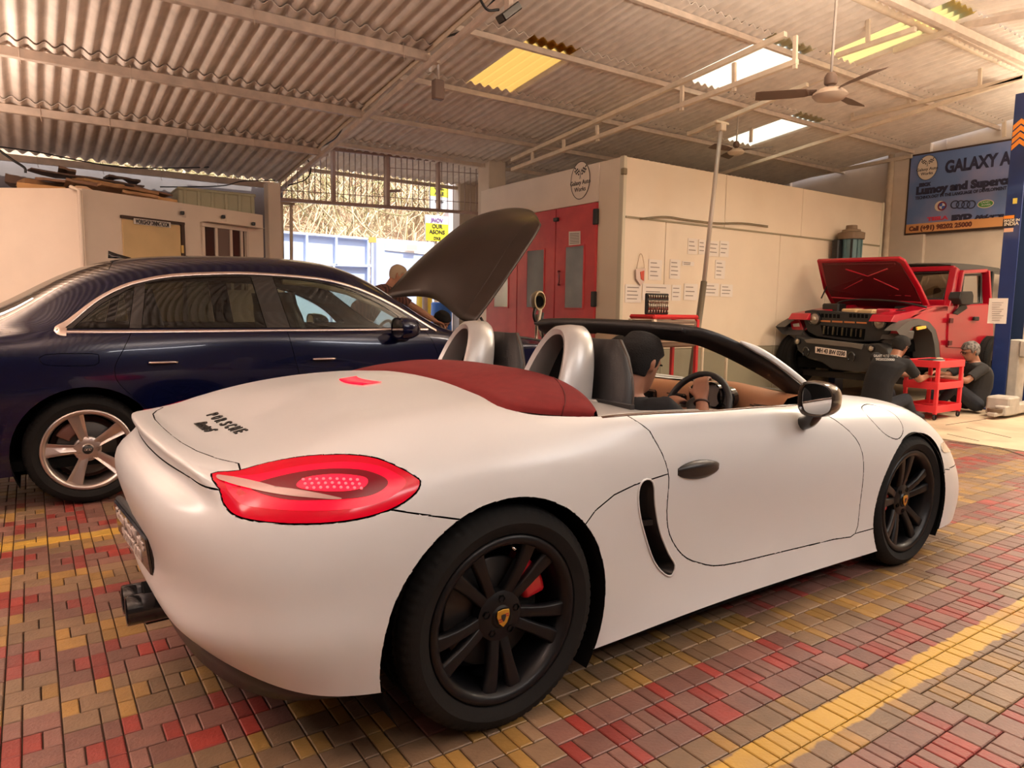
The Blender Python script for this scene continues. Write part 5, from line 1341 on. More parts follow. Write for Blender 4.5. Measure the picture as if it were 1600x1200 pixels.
# ------------------------------------------------------------ door mirrors
for s_ in (-1, 1):
    g_ = bpy.data.objects.new('door_mirror', None); C.objects.link(g_); g_.parent = car; g_.location = (1.53, .925*s_, .925); 
    if s_ > 0: g_.scale = (1, -1, 1)
    mb = MB(); rings = []
    for x, sc, dy in ((-.062, .93, 0), (-.060, 1.0, 0), (-.03, 1.03, 0), (.01, .98, .003), (.045, .80, .008), (.07, .50, .014), (.082, .15, .02)):
        ring = []
        for k in range(28):
            a = 2*PI*k/28; ca_, sa_ = math.cos(a), math.sin(a); e = .72
            y = .078*math.copysign(abs(ca_)**e, ca_); z = .072*math.copysign(abs(sa_)**e, sa_)*(1+.12*ca_)
            ring.append(Vector((x, dy+y*sc, z*sc)))
        rings.append(ring)
    # recessed mirror opening
    r0 = [Vector((-.050, p.y*.88, p.z*.86)) for p in rings[1]]; rings = [r0]+rings
    mb.loft(rings, closed=True); mb.bm.faces.new([mb.bm.verts.new(p) for p in rings[-1]]); mb.build("housing", mat("mirror_gloss_black", (.025, .018, .013), .16, coat=.7), g_, smooth=True, angle=50)
    MB().prism([p+Vector((.004, 0, 0)) for p in r0], (.002, 0, 0)).build('mirror_glass', mat('mirror_glass', (.5, .5, .5), .02, 1), g_)
    MB().tube(crom([(.0, .02, -.05), (.01, .06, -.10), (.03, .12, -.125), (.05, .16, -.13)], 4), [.03]*13, 10).build('stalk', M_gbk, g_, smooth=True)
# ------------------------------------------------------------ door handle and details
for s_ in (-1, 1):
    P = [(.742+.225*t, .0) for t in (0, 1)]; mb = MB(); rings = []
    for t in np.linspace(0, 1, 17):
        x = .742+.228*t; w_ = .034*(math.sin(PI*(.04+.92*t))**.5); zc = .704-.006*t; hz = sh.tree.ray_cast(Vector((x, -2, zc)), Vector((0, 1, 0)))[0].y
        pr = .018*math.sin(PI*t)**.6+.002
        rings.append([Vector((x, hz+.004, zc-w_)), Vector((x, hz-pr*.4, zc-w_*.98)), Vector((x, hz-pr*1.0, zc-w_*.55)), Vector((x, hz-pr*.75, zc-w_*.1)), Vector((x, hz-pr*1.25, zc+w_*.25)), Vector((x, hz-pr*1.25, zc+w_*.6)), Vector((x, hz-pr*.5, zc+w_)), Vector((x, hz+.004, zc+w_))])
    for r_ in rings:
        for p in r_: p.y *= -s_ if s_ > 0 else 1
    MB().loft(rings, closed=True, cap=True).build('door_handle', M_bk, car, smooth=True, angle=60)
for u, v, m_, n_m in ((1481, 694, mat('marker_clear', (.5, .42, .33), .1, coat=.5), 'side_marker'),):
    pts = smooth2([(1470, 693), (1484, 688), (1488, 694), (1484, 705), (1473, 706)], 3); q = [sh.onray(*p) for p in pts]; q = [p for p in q if p]
    if len(q) > 4: MB().prism([p+sh.nrm(p)*.001 for p in q], (0, -.004, 0)).build(n_m, m_, car)
for s_ in (-1, 1):   # headlamps
    P = smooth2([(2.72, -.70), (2.86, -.72), (2.99, -.68), (3.07, -.58), (3.02, -.50), (2.90, -.53), (2.78, -.62)], 4); q = []
    for x, y in P: h_ = sh.tree.ray_cast(Vector((x, y, 2)), Vector((0, 0, -1)))[0]; q.append(Vector((x, y*-s_, h_.z+.004)))
    c = sum(q, Vector())/len(q); c.z = sh.tree.ray_cast(Vector((c.x, -abs(c.y), 2)), Vector((0, 0, -1)))[0].z+.012
    bm = bmesh.new(); vs_ = [bm.verts.new(p) for p in q]; cc = bm.verts.new(c)
    for i in range(len(vs_)): bm.faces.new((vs_[i], vs_[(i+1) % len(vs_)], cc)).smooth = True
    bmesh.ops.recalc_face_normals(bm, faces=bm.faces); frombm('headlamp', bm, mat('headlamp_clear', (.55, .52, .48), .08, coat=.6), car)
# rear fog and reflector in the bumper under the spoiler
pts = [sh.onray(u, v) for u, v in ((216, 694), (232, 706), (240, 718), (238, 719), (224, 709), (216, 700))]
if all(pts): MB().prism([p-ray_c(225, 705)*.003 for p in pts], ray_c(225, 705)*.002).build('reflector', mat('reflector_clear', (.6, .5, .45), .15, coat=.5), car)
# ============================================================ dark blue saloon with its bonnet up
SX, SY = .263, 5.99
sed = thing('saloon_car', 'glossy dark navy saloon car with silver wheels and raised bonnet behind the white car', 'car', (SX, SY, 0))
So = Vector((SX, SY, 0))
M_navy = mat('navy_paint', (.0015, .003, .026), .16, metal=.2, spec=.4, coat=.45, coatr=.03)
M_chr = mat('window_chrome', (.72, .60, .54), .25, .9)
low = lambda y0, x: [(x, y0-.045, .22), (x, y0-.018, .40), (x, y0-.004, .58), (x, y0, .76), (x, y0-.014, .93)]
def colS(x, w, up): return low(w, x)+[(x, y, z) for y, z in up]
GS = [
 [(-1.12, y, z) for y, z in ((.74,.34),(.78,.45),(.80,.6),(.80,.76),(.76,.90),(.68,.97),(.60,.99),(.50,1.0),(.38,1.01),(.25,1.015),(.12,1.02),(0,1.02))],
 colS(-.85, .925, [(.86,1.01),(.77,1.045),(.66,1.06),(.52,1.075),(.35,1.085),(.18,1.09),(0,1.09)]),
 colS(-.45, .942, [(.885,1.04),(.82,1.07),(.73,1.09),(.62,1.13),(.42,1.195),(.2,1.232),(0,1.245)]),
 colS(-.13, .945, [(.895,1.06),(.862,1.10),(.80,1.175),(.67,1.30),(.45,1.385),(.22,1.42),(0,1.432)]),
 colS(.15, .945, [(.898,1.066),(.866,1.10),(.805,1.23),(.70,1.40),(.50,1.495),(.25,1.54),(0,1.553)]),
 colS(.45, .942, [(.898,1.068),(.868,1.10),(.798,1.28),(.71,1.458),(.52,1.555),(.26,1.60),(0,1.612)]),
 colS(.9, .935, [(.896,1.066),(.868,1.098),(.793,1.31),(.71,1.505),(.52,1.600),(.26,1.635),(0,1.642)]),
 colS(1.4, .935, [(.896,1.062),(.868,1.094),(.793,1.31),(.71,1.512),(.52,1.605),(.26,1.640),(0,1.648)]),
 colS(1.85, .938, [(.896,1.058),(.868,1.09),(.80,1.28),(.72,1.450),(.53,1.545),(.26,1.585),(0,1.597)]),
 colS(2.2, .94, [(.898,1.052),(.868,1.084),(.81,1.20),(.745,1.300),(.55,1.375),(.27,1.415),(0,1.427)]),
 colS(2.55, .942, [(.900,1.04),(.868,1.066),(.835,1.085),(.78,1.115),(.57,1.165),(.28,1.20),(0,1.21)]),
 colS(2.9, .945, [(.895,1.00),(.84,1.025),(.79,1.035),(.72,1.04),(.52,1.05),(.26,1.058),(0,1.06)]),
 colS(3.3, .945, [(.89,.975),(.83,1.00),(.77,1.01),(.70,1.012),(.5,1.02),(.25,1.025),(0,1.03)]),
 colS(3.75, .925, [(.86,.91),(.80,.93),(.74,.94),(.67,.945),(.48,.95),(.24,.955),(0,.96)]),
 [(4.08, y, z) for y, z in ((.74,.26),(.77,.40),(.77,.54),(.75,.66),(.71,.76),(.66,.81),(.6,.83),(.53,.84),(.45,.85),(.3,.855),(.15,.86),(0,.86))]]
for g_ in (GS[0], GS[-1]):
    g_[0:5] = g_[0:5]
ss = Shell(gridsurf(GS, [5,7,6,6,6,8,9,8,7,7,7,7,8,7], [4,4,4,4,4,3,6,6,5,5,5]))
_oS = CAMO-So
ss.setcam(_oS, ray, lambda p: (0, 0))
side = lambda f: f.calc_center_median().y < -.68
ARC = circ2(0, .345, .405, 40); ARC2 = circ2(3.0, .345, .40, 40)
ss.cut(ARC, 'xz', lambda f: f.calc_center_median().y < -.6 and f.calc_center_median().x < 1); ss.cut(ARC2, 'xz', lambda f: f.calc_center_median().y < -.6 and f.calc_center_median().x > 2)
W1 = smooth2([(-.045,1.112),(.02,1.175),(.12,1.262),(.235,1.335),(.315,1.378)], 3, False)+[(.262,1.112)]
W2 = [(.335,1.112)]+smooth2([(.385,1.405),(.55,1.437),(.80,1.460),(1.06,1.470)], 3, False)+[(1.13,1.108)]
W3 = [(1.30,1.105)]+smooth2([(1.215,1.470),(1.5,1.455),(1.75,1.405),(1.95,1.328),(2.12,1.235),(2.28,1.105)], 3, False)
OUTL = [(-.085,1.108),(-.04,1.165),(.10,1.28),(.25,1.372),(.39,1.418),(.56,1.453),(.80,1.476),(1.08,1.486),(1.5,1.468),(1.78,1.415),(2.0,1.338),(2.18,1.25),(2.38,1.108)]
sideW = lambda f: f.calc_center_median().y < -.66 and f.calc_center_median().z > 1.0
for W_ in (W1, W2, W3): ss.cut(W_, 'xz', sideW)
ss.cut(OUTL, 'xz', sideW)
D1 = smooth2([(.27,1.082),(.215,.97),(.165,.87),(.175,.78),(.235,.70),(.33,.60),(.40,.48),(.43,.34),(.50,.30),(1.0,.29)], 3, False)+[(1.36,.29),(1.350,.70),(1.271,1.062),(1.271,1.085),(.27,1.085)]
D2 = [(1.271,1.085),(1.271,1.062),(1.35,.70),(1.36,.29)]+smooth2([(1.7,.28),(2.3,.28),(2.48,.32),(2.52,.50),(2.50,.80),(2.44,.98),(2.40,1.05)], 3, False)+[(2.38,1.08)]
sideD = lambda f: f.calc_center_median().y < -.80
ss.cut(D1, 'xz', sideD); ss.cut(D2[2:], 'xz', sideD, closed=False)
FL = smooth2([(-.20,.955),(.05,.955),(.08,.93),(.06,.885),(-.10,.885),(-.21,.90)], 3); ss.cut(FL, 'xz', sideD)
BAY = [(2.98,.2),(2.98,-.5),(2.94,-.70),(3.3,-.735),(3.7,-.70),(3.98,-.60),(4.02,.0),(4.02,.2)]
ss.cut(BAY, 'xy', lambda f: f.calc_center_median().z > .8)
RG = [(-.55,.2),(-.55,-.50),(-.50,-.60),(-.2,-.60),(.19,-.55),(.24,-.3),(.25,.2)]
ss.cut(RG, 'xy', lambda f: f.calc_center_median().z > 1.0)
WS = [(2.02,.2),(2.02,-.35),(2.0,-.56),(2.22,-.62),(2.55,-.70),(2.80,-.76),(2.87,-.55),(2.90,.2)]
ss.cut(WS, 'xy', lambda f: f.calc_center_median().z > 1.0)
def clsS(f):
    c = f.calc_center_median(); xz = (c.x, c.z); xy = (c.x, c.y)
    if c.y < -.6 and (math.hypot(c.x, c.z-.345) < .404 or math.hypot(c.x-3.0, c.z-.345) < .399): return None
    if c.z > .8 and inpoly(xy, BAY): return None
    if c.z > 1.1 and inpoly(xy, RG): return 'rear_window'
    if c.z > 1.0 and inpoly(xy, WS): return 'windscreen'
    if c.y < -.66 and c.z > 1.0:
        if inpoly(xz, W1): return 'quarter_light'
        if inpoly(xz, W2): return 'rear_door_window'
        if inpoly(xz, W3): return 'front_door_window'
        if inpoly(xz, OUTL): return 'window_pillar'
    if c.y < -.80:
        if inpoly(xz, D1): return 'rear_door'
        if inpoly(xz, FL): return 'fuel_flap'
        if inpoly(xz, D2): return 'front_door'
    return 'bodyshell'
def darkglass(name, col, lo=.05):
    m = bpy.data.materials.new(name); m.use_nodes = True; MATS[name] = m
    n, l = nodes(m); n.clear(); o_ = n.new('ShaderNodeOutputMaterial'); tr = n.new('ShaderNodeBsdfTransparent'); gl = n.new('ShaderNodeBsdfGlossy'); gl.inputs['Roughness'].default_value = .01
    lw = n.new('ShaderNodeLayerWeight'); fz = n.new('ShaderNodeMapRange'); fz.inputs[1].default_value = .2; fz.inputs[3].default_value = lo; fz.inputs[4].default_value = .7; l.new(lw.outputs['Facing'], fz.inputs[0])
    mx = n.new('ShaderNodeMixShader'); tr.inputs[0].default_value = (*col, 1)
    l.new(fz.outputs[0], mx.inputs[0]); l.new(tr.outputs[0], mx.inputs[1]); l.new(gl.outputs[0], mx.inputs[2]); l.new(mx.outputs[0], o_.inputs[0]); return m
GL1 = darkglass('privacy_glass', (.22, .24, .21)); GL2 = darkglass('door_glass', (.62, .70, .62))
gm = {'window_pillar': M_gbk, 'quarter_light': GL1, 'rear_door_window': GL1, 'front_door_window': GL2, 'windscreen': GL2, 'rear_window': darkglass('rear_glass', (.10, .09, .07), .22)}
panels(ss, clsS, lambda k: gm.get(k, M_navy), sed, gap=.002, depth=.012, nomirror={'fuel_flap': 'bodyshell'})
for x, pts in ((-1.12, GS[0]), (4.08, GS[-1])):
    q = [(p[0], -p[1], p[2]) for p in pts]+[(p[0], p[1], p[2]) for p in pts[::-1][1:]]
    MB().prism(q, (.004, 0, 0)).build('end_panel', M_navy, sed)
vs = {}; VV = []; FF = []
for f in ss.bm.faces:
    k = clsS(f)
    if not k or k in gm: continue
    idx = []
    for v in f.verts:
        if v not in vs: vs[v] = len(VV); VV.append(v.co-ss.nrm(v.co)*.0125)
        idx.append(vs[v])
    FF.append(idx)
n0 = len(VV); VV += [Vector((v.x, -v.y, v.z)) for v in VV]; FF += [[i+n0 for i in reversed(f)] for f in FF]
me = bpy.data.meshes.new('inner_skin'); me.from_pydata([tuple(v) for v in VV], [], FF); link('inner_skin', me, mat('cabin_dark', (.02, .018, .016), .8), sed)
def sidept(x, z, off=.003, s_=-1):
    h_ = ss.tree.ray_cast(Vector((x, -2, z)), Vector((0, 1, 0)))
    p = h_[0]+ss.nrm(h_[0])*off; p.y *= -s_; return p
for s_ in (-1, 1):
    top = [(2.50,1.082),(2.36,1.165),(2.18,1.27),(2.0,1.355),(1.80,1.427),(1.55,1.475),(1.08,1.495),(.80,1.485),(.55,1.462),(.38,1.425),(.24,1.375),(.09,1.285),(-.06,1.155),(-.115,1.115),(-.12,1.098),(-.08,1.090)]
    top = [(a, b_, 0) for a, b_ in top]; P = crom([(a, 0, b_) for a, b_, c in top], 3)
    rings = []
    for i, p in enumerate(P):
        d = P[min(i+1, len(P)-1)]-P[max(i-1, 0)]; nn = Vector((-d.z, 0, d.x)).normalized(); wd = .010+.016*max(0, 1-abs(i/len(P)-.95)/.22)
        a, b_ = sidept(p.x+nn.x*wd, p.z+nn.z*wd, .001, s_), sidept(p.x-nn.x*wd, p.z-nn.z*wd, .001, s_); c = sidept(p.x, p.z, .009, s_)
        rings.append([a, c, b_])
    MB().loft(rings, closed=False).build('window_trim', M_chr, sed, smooth=True)
    rings = [[sidept(x, 1.098, .001, s_), sidept(x, 1.094, .008, s_), sidept(x, 1.085, .007, s_), sidept(x, 1.081, .001, s_)] for x in np.linspace(-.08, 2.42, 50)]
    MB().loft(rings, closed=False).build('waist_trim', M_chr, sed, smooth=True)
    for x in (.30, 1.255):   # black pillars
        pts = [(x-.035, 1.108), (x+.045 if x < 1 else x+.05, 1.108), (x+.085 if x < 1 else x-.005, 1.425 if x < 1 else 1.478), (x+.02 if x < 1 else x-.16, 1.392 if x < 1 else 1.478)]
    for x0 in (.355, 1.43):
        xx = np.linspace(x0, x0+.17, 9); z = .883 if x0 < 1 else .874
        mb = MB(); mb.tube([sidept(x, z+.004, .006+.026*math.sin(PI*(i+.6)/9.2)**.5, s_) for i, x in enumerate(xx)], [.010, .013, .014, .014, .014, .014, .014, .013, .010], 8); mb.build('door_handle', M_navy, sed, smooth=True)
        mb = MB(); mb.tube([sidept(x, z+.004, .020+.022*math.sin(PI*(i+.6)/9.2)**.5, s_) for i, x in enumerate(xx)], .007, 6); mb.build('handle_trim', M_chr, sed, smooth=True)
    for cx in (0, 3.0):
        mb = MB(); n = 36; a0, a1 = -.5, PI+.5
        prof = [[Vector((cx+.41*math.cos(a0+(a1-a0)*i/n), y*-s_, .345+.41*math.sin(a0+(a1-a0)*i/n))) for i in range(n+1)] for y in (-.915, -.5)]
        mb.loft(prof, closed=False); mb.bm.faces.new([mb.bm.verts.new(p) for p in prof[-1]]); mb.build('wheel_well', M_dark, sed)
    # mirror
    g_ = bpy.data.objects.new('door_mirror', None); C.objects.link(g_); g_.parent = sed; g_.location = (2.12, 1.01*s_, 1.105)
    rings = []
    for x, sc in ((-.05, .80), (-.048, .95), (-.01, 1.0), (.05, .93), (.10, .70), (.13, .35), (.14, .08)):
        rings.append([Vector((x, s_*(.012+.125*sc*math.copysign(abs(math.cos(a))**.75, math.cos(a))), .088*sc*math.copysign(abs(math.sin(a))**.75, math.sin(a)))) for a in [2*PI*k/24 for k in range(24)]])
    mb = MB().loft(rings, closed=True); mb.bm.faces.new([mb.bm.verts.new(p) for p in rings[-1]]); mb.build('housing', M_navy, g_, smooth=True, angle=60)
    MB().prism([p+Vector((.003, 0, 0)) for p in rings[0]], (.002, 0, 0)).build('mirror_glass', mat('mirror_glass', (.5, .5, .5), .02, 1), g_)
    MB().bar((.03, -s_*.04, -.07), (.06, -s_*.17, -.10), .10, .045).build('stalk', M_navy, g_, .012)
M_alloy = mat('alloy_silver', (.55, .47, .43), .28, .85)
def capb(parent, y):
    MB().lathe([(0, y-.010), (.026, y-.009), (.030, y-.002)], axis='y', n=24).build('centre_cap', M_bk, parent)
    mb = MB()
    for k in range(4): mb.tube([(-.0135+k*.009+.0065*math.cos(a), y-.011, .0065*math.sin(a)) for a in [2*PI*q/16 for q in range(16)]], .0011, 5, closed=True)
    mb.build('ring_logo', M_chr, parent)
for x, s_ in ((0, -1), (0, 1), (3.0, -1), (3.0, 1)):
    wheel(sed, 'rear_wheel' if x < 1 else 'front_wheel', (x, .775*-s_*-1, .345), .345, .250, .25, M_alloy, {'kind': 'five', 'rot': .576}, mat('caliper_iron', (.2, .1, .08), .5, .4), 2.2, s_, capb, backm=mat('wheel_brown', (.06, .025, .018), .7))
# antenna
a = px(183, 404, 1, 5.99)-So
mb = MB(); mb.loft([[Vector((a.x-.06, -.012, a.z)), Vector((a.x-.055, 0, a.z+.055)), Vector((a.x-.06, .012, a.z))], [Vector((a.x, -.018, a.z)), Vector((a.x, 0, a.z+.035)), Vector((a.x, .018, a.z))], [Vector((a.x+.09, -.012, a.z+.005)), Vector((a.x+.09, 0, a.z+.012)), Vector((a.x+.09, .012, a.z+.005))]], closed=True, cap=True)
mb.build('roof_antenna', M_gbk, sed)
# cabin: seats, dash, wheel
M_beige = mat('beige_leather', (.42, .36, .22), .6)
for x, m_ in ((.55, M_leather), (1.55, M_leather)):
    for s_ in (-1, 1):
        rings = []
        for t in np.linspace(0, 1, 10):
            z = .55+.82*t; xx = x+.02-.16*t; hw = .24 if t < .72 else .24-.34*(t-.72)
            if t > .78: hw = .13
            rings.append([Vector((xx+(.075-.02*t)*math.cos(a), s_*.38+hw*math.copysign(abs(math.sin(a))**.6, math.sin(a)), z)) for a in [2*PI*k/16 for k in range(16)]])
        MB().loft(rings, cap=True).build('seat_back', m_, sed, smooth=True, angle=60)
MB().box(2.35, 2.85, -.80, .80, .6, 1.03).build('dashboard', M_leather, sed, bevel=.05, seg=3)
MB().tube([(2.22+.07*math.sin(a), -.38+.18*math.cos(a), .98+.17*math.sin(a)) for a in [2*PI*k/32 for k in range(32)]], .014, 8, closed=True).build('steering_wheel', M_leather, sed, smooth=True)
MB().box(-.4, 2.9, -.84, .84, .24, .30).build('cabin_floor', M_dark, sed)
MB().tube([sidept(x, z, -.035, -1)+Vector((0, .02, 0)) for x, z in ((1.3, 1.47), (1.55, 1.455), (1.8, 1.40), (2.05, 1.30), (2.3, 1.16))], .03, 8).build('pillar_lining', M_beige, sed, smooth=True)
# engine bay
bay = MB(); bay.box(2.95, 4.0, -.72, .72, .35, .62); bay.build('engine_bay_floor', M_dark, sed)
MB().box(3.2, 3.8, -.38, .38, .6, .90).build('engine_cover', M_bk, sed, bevel=.05, seg=3)
MB().box(3.0, 3.2, -.66, .66, .6, .93).build('scuttle_box', M_bk, sed, bevel=.03); MB().lathe([(0, .1), (.06, .1), (.06, 0)], c=(3.5, -.58, .86), n=20).build('filler_cap', mat('foil_tan', (.3, .2, .12), .4, .5), sed)
mb = MB(); mb.tube(crom([(2.92, -.69, 1.035), (3.2, -.745, 1.03), (3.6, -.725, .985), (3.95, -.62, .925), (4.02, -.3, .905)], 6), .012, 8); mb.build('bonnet_seal', M_bk, sed, smooth=True)
# raised bonnet: near (right) edge on the camera side, far edge beyond
def hp(u, v, Y): return px(u, v, 1, Y)-So
near = [hp(742, 503, 5.34), hp(768, 468, 5.33), hp(795, 430, 5.33), hp(822, 390, 5.34), hp(838, 365, 5.36), hp(845, 350, 5.40)]
cre = [hp(722, 500, 5.52), hp(752, 455, 5.53), hp(780, 412, 5.53), (hp(806, 372, 5.54)), hp(824, 350, 5.56), hp(838, 337, 5.62)]
mid = [hp(693, 476, 5.95), hp(705, 430, 5.97), hp(728, 388, 5.99), hp(757, 358, 6.0), hp(790, 338, 6.0), hp(823, 328, 6.02)]
mid2 = [hp(655, 463, 6.35), hp(668, 420, 6.37), hp(693, 385, 6.38), hp(728, 355, 6.38), hp(765, 334, 6.37), hp(805, 326, 6.35)]
far = [hp(600, 466, 6.72), hp(632, 430, 6.73), hp(665, 398, 6.72), hp(700, 368, 6.70), hp(742, 340, 6.66), hp(790, 327, 6.60)]
GH = [near, cre, mid, mid2, far]
S_ = gridsurf([[tuple(p) for p in r_] for r_ in GH], [6, 7, 6, 6], [4]*5)
bm = bmesh.new(); V = [[bm.verts.new(S_[i, j]) for j in range(S_.shape[1])] for i in range(S_.shape[0])]
for i in range(len(V)-1):
    for j in range(len(V[0])-1): bm.faces.new((V[i][j], V[i+1][j], V[i+1][j+1], V[i][j+1])).smooth = True
bmesh.ops.recalc_face_normals(bm, faces=bm.faces)
bon = frombm('bonnet', bm, M_navy, sed); md = bon.modifiers.new('s', 'SOLIDIFY'); md.thickness = .02; md.offset = 0
M_bon = mat('bonnet_roof_reflection', (.040, .026, .022), .45, metal=.2, spec=.7, coat=.5, coatr=.28, var=.2); bon.data.materials.clear(); bon.data.materials.append(M_bon)  # navy paint; the brownish roof's reflection is put into the base colour
for r_ in ([p+Vector((-.004, -.004, .006)) for p in crom([a.lerp(b_, .02) for a, b_ in zip(cre, mid)], 4)],):
    MB().tube(r_, .004, 6).build('bonnet_crease', M_bon, sed, smooth=True)
MB().tube([hp(742, 503, 5.36)+Vector((.06, 0, .04)), hp(770, 530, 5.36)+Vector((.05, 0, -.1))], .012, 8).build('bonnet_strut', M_bk, sed)
# ============================================================ red off-roader on the lift, bonnet open
JY, JYF, JX = 4.72, 6.22, 9.30     # near body side, far body side, grille plane
jp = thing('off_roader', 'bright red soft-top off-roader with black grille and raised bonnet, front wheel removed', 'car', (JX, (JY+JYF)/2, 0))
Jo = Vector(jp.location)
M_jred = mat('offroad_red', (.42, .004, .020), .3, coat=.45, coatr=.05)
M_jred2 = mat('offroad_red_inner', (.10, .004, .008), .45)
M_jbk = mat('textured_black', (.022, .021, .020), .6, bump=.2, bscale=150)
M_jgr = mat('flare_grey', (.085, .078, .070), .55)
S = lambda u, v, Y=JY: px(u, v, 1, Y)-Jo
F = lambda u, v, X=JX: px(u, v, 0, X)-Jo
def pr(name, pts, off, m, bev=.006, par=jp, seg=1): return MB().prism(pts, off).build(name, m, par, bevel=bev, seg=seg)
def near_far(fn):
    """run a part builder on the near side and mirrored onto the far side"""
# side body: wing + scuttle, both sides (extruded inwards)
wingp = [(1408,504),(1418,499),(1440,484),(1462,478),(1481,478),(1481,562),(1470,562),(1468,538),(1462,516),(1450,503),(1432,499),(1418,503)]
midY = (JY+JYF)/2-Jo.y
def mir(pts): return [Vector((p.x, -p.y, p.z)) for p in pts]
for mm in (0, 1):
    q = [S(*p) for p in wingp]; pr('wing', mir(q) if mm else q, (0, -.22 if mm else .22, 0), M_jred)
    top = [S(u, v) for u, v in ((1392,503),(1398,492),(1440,483),(1462,477),(1481,477),(1481,486),(1440,490),(1410,505))]
    pr('wing_top', mir(top) if mm else top, (0, -.30 if mm else .30, 0), M_jred)
    # corner piece with the indicator
    c_ = [F(u, v, JX+.02) for u, v in ((1392,502),(1412,506),(1404,522),(1382,521))]
    c_ = mir(c_) if mm else c_; pr('wing_corner', c_, (.30, 0, 0), M_jred)
    l_ = [F(u, v, JX+.01) for u, v in ((1391,509),(1403,511),(1401,516),(1389,515))]; l_ = mir(l_) if mm else l_; pr('indicator', l_, (.02, 0, 0), mat('lamp_clear', (.75, .68, .62), .2, coat=.5), .002)
    # side panel behind the wing
    q = [S(u, v) for u, v in ((1480,478),(1545,474),(1552,474),(1552,548),(1540,562),(1480,562))]
    pr('body_side', mir(q) if mm else q, (0, -.08 if mm else .08, 0), M_jred)
    d = [S(u, v, JY-.02) for u, v in ((1483,490),(1492,490),(1503,484),(1512,477),(1530,476),(1541,475),(1541,530),(1533,545),(1481,543))]
    dd = pr('door', mir(d) if mm else d, (0, -.03 if mm else .03, 0), M_jred, .008)
    for (u, v) in ((1486,501),(1484,536)):
        h_ = S(u, v, JY-.045); h_ = mir([h_])[0] if mm else h_; boxo('hinge', h_.x-.05, h_.x+.05, h_.y-.012, h_.y+.012, h_.z-.035, h_.z+.035, M_jred2, dd, .005)
    h_ = S(1525, 498, JY-.05); h_ = mir([h_])[0] if mm else h_; boxo('door_handle', h_.x-.07, h_.x+.07, h_.y-.02, h_.y+.02, h_.z-.03, h_.z+.03, M_jbk, dd, .01)
    # door window frame, from bars
    fr = MB(); L = [S(u, v, JY+.01) for u, v in ((1492,486),(1502,425),(1540,423),(1543,475))]
    L = mir(L) if mm else L
    for a, b_, wd in ((L[0], L[1], .07), (L[1], L[2], .06), (L[2], L[3], .11)): fr.bar(a, b_, wd, .05)
    fr.build('window_frame', M_jred, jp, .006)
    rb = MB(); K = [S(u, v, JY+.03) for u, v in ((1498,484),(1505,430),(1532,429),(1532,474),(1512,476))]; K = mir(K) if mm else K
    rb.tube(K, .022, 6, closed=True); rb.build('window_seal', M_bk, jp)
    gl_ = [S(u, v, JY+.04) for u, v in ((1498,484),(1505,430),(1532,429),(1532,474),(1512,476))]; gl_ = mir(gl_) if mm else gl_; pr('door_window', gl_, (0, .004, 0), darkglass('offroad_glass', (.6, .55, .48), .16) if 'offroad_glass' not in MATS else MATS['offroad_glass'], 0)
    # windscreen pillar
    P = [S(1479, 490, JY+.05), S(1492, 419, JY+.07)]; P = mir(P) if mm else P; MB().bar(P[0], P[1], .10, .10).build('pillar', M_jred, jp, .01)
    # wheel arch flare: an open band round the arch
    arc = [(1401,517),(1405,513),(1411,508),(1420,502),(1436,498),(1452,503),(1462,515),(1467,535),(1469,560)]; inn = [(1412,531),(1414,526),(1419,519),(1426,511),(1436,508),(1448,511),(1456,520),(1460,538),(1462,560)]
    A = [S(u, v, JY-.13) for u, v in arc]; B_ = [S(u, v, JY-.13) for u, v in inn]; A2 = [p+Vector((0, .16, 0)) for p in A]; B2 = [p+Vector((0, .30, 0)) for p in B_]
    if mm: A, B_, A2, B2 = mir(A), mir(B_), mir(A2), mir(B2)
    MB().loft([A2, A, B_, B2], closed=False).build('wheel_arch_flare', M_jgr, jp, smooth=True, angle=40)
    wq = [F(u, v, JX+.03) for u, v in ((1372,533),(1386,523),(1402,516),(1416,517),(1414,530),(1390,541))]; wq = mir(wq) if mm else wq; pr('flare_front', wq, (.22, 0, 0), M_jgr, .012)
    m_ = [S(u, v, JY-.14) for u, v in ((1433,511),(1447,509),(1448,513),(1434,516))]; m_ = mir(m_) if mm else m_; pr('side_repeater', m_, (0, .02, 0), mat('amber_lens', (.85, .42, .06), .3, emit=(1, .45, .05), estr=.25), .003)
    # inner arch
    q = [S(u, v, JY+.25) for u, v in ((1398,520),(1470,505),(1470,590),(1405,590))]; q = mir(q) if mm else q; pr('inner_arch', q, (0, .05, 0), M_dark, 0)
    # door mirror
    r_ = [S(u, v, JY-.12) for u, v in ((1503,456),(1520,455),(1522,462),(1521,475),(1514,477),(1503,475),(1500,466))]; r_ = mir(r_) if mm else r_
    pr('door_mirror', r_, (.0, .16 if not mm else -.16, 0), M_jbk, .015, seg=2)
    r_ = [S(u, v, JY-.03) for u, v in ((1490,490),(1500,478),(1510,475),(1512,482),(1497,492))]; r_ = mir(r_) if mm else r_; pr('mirror_arm', r_, (0, .02, 0), M_jbk, .004)
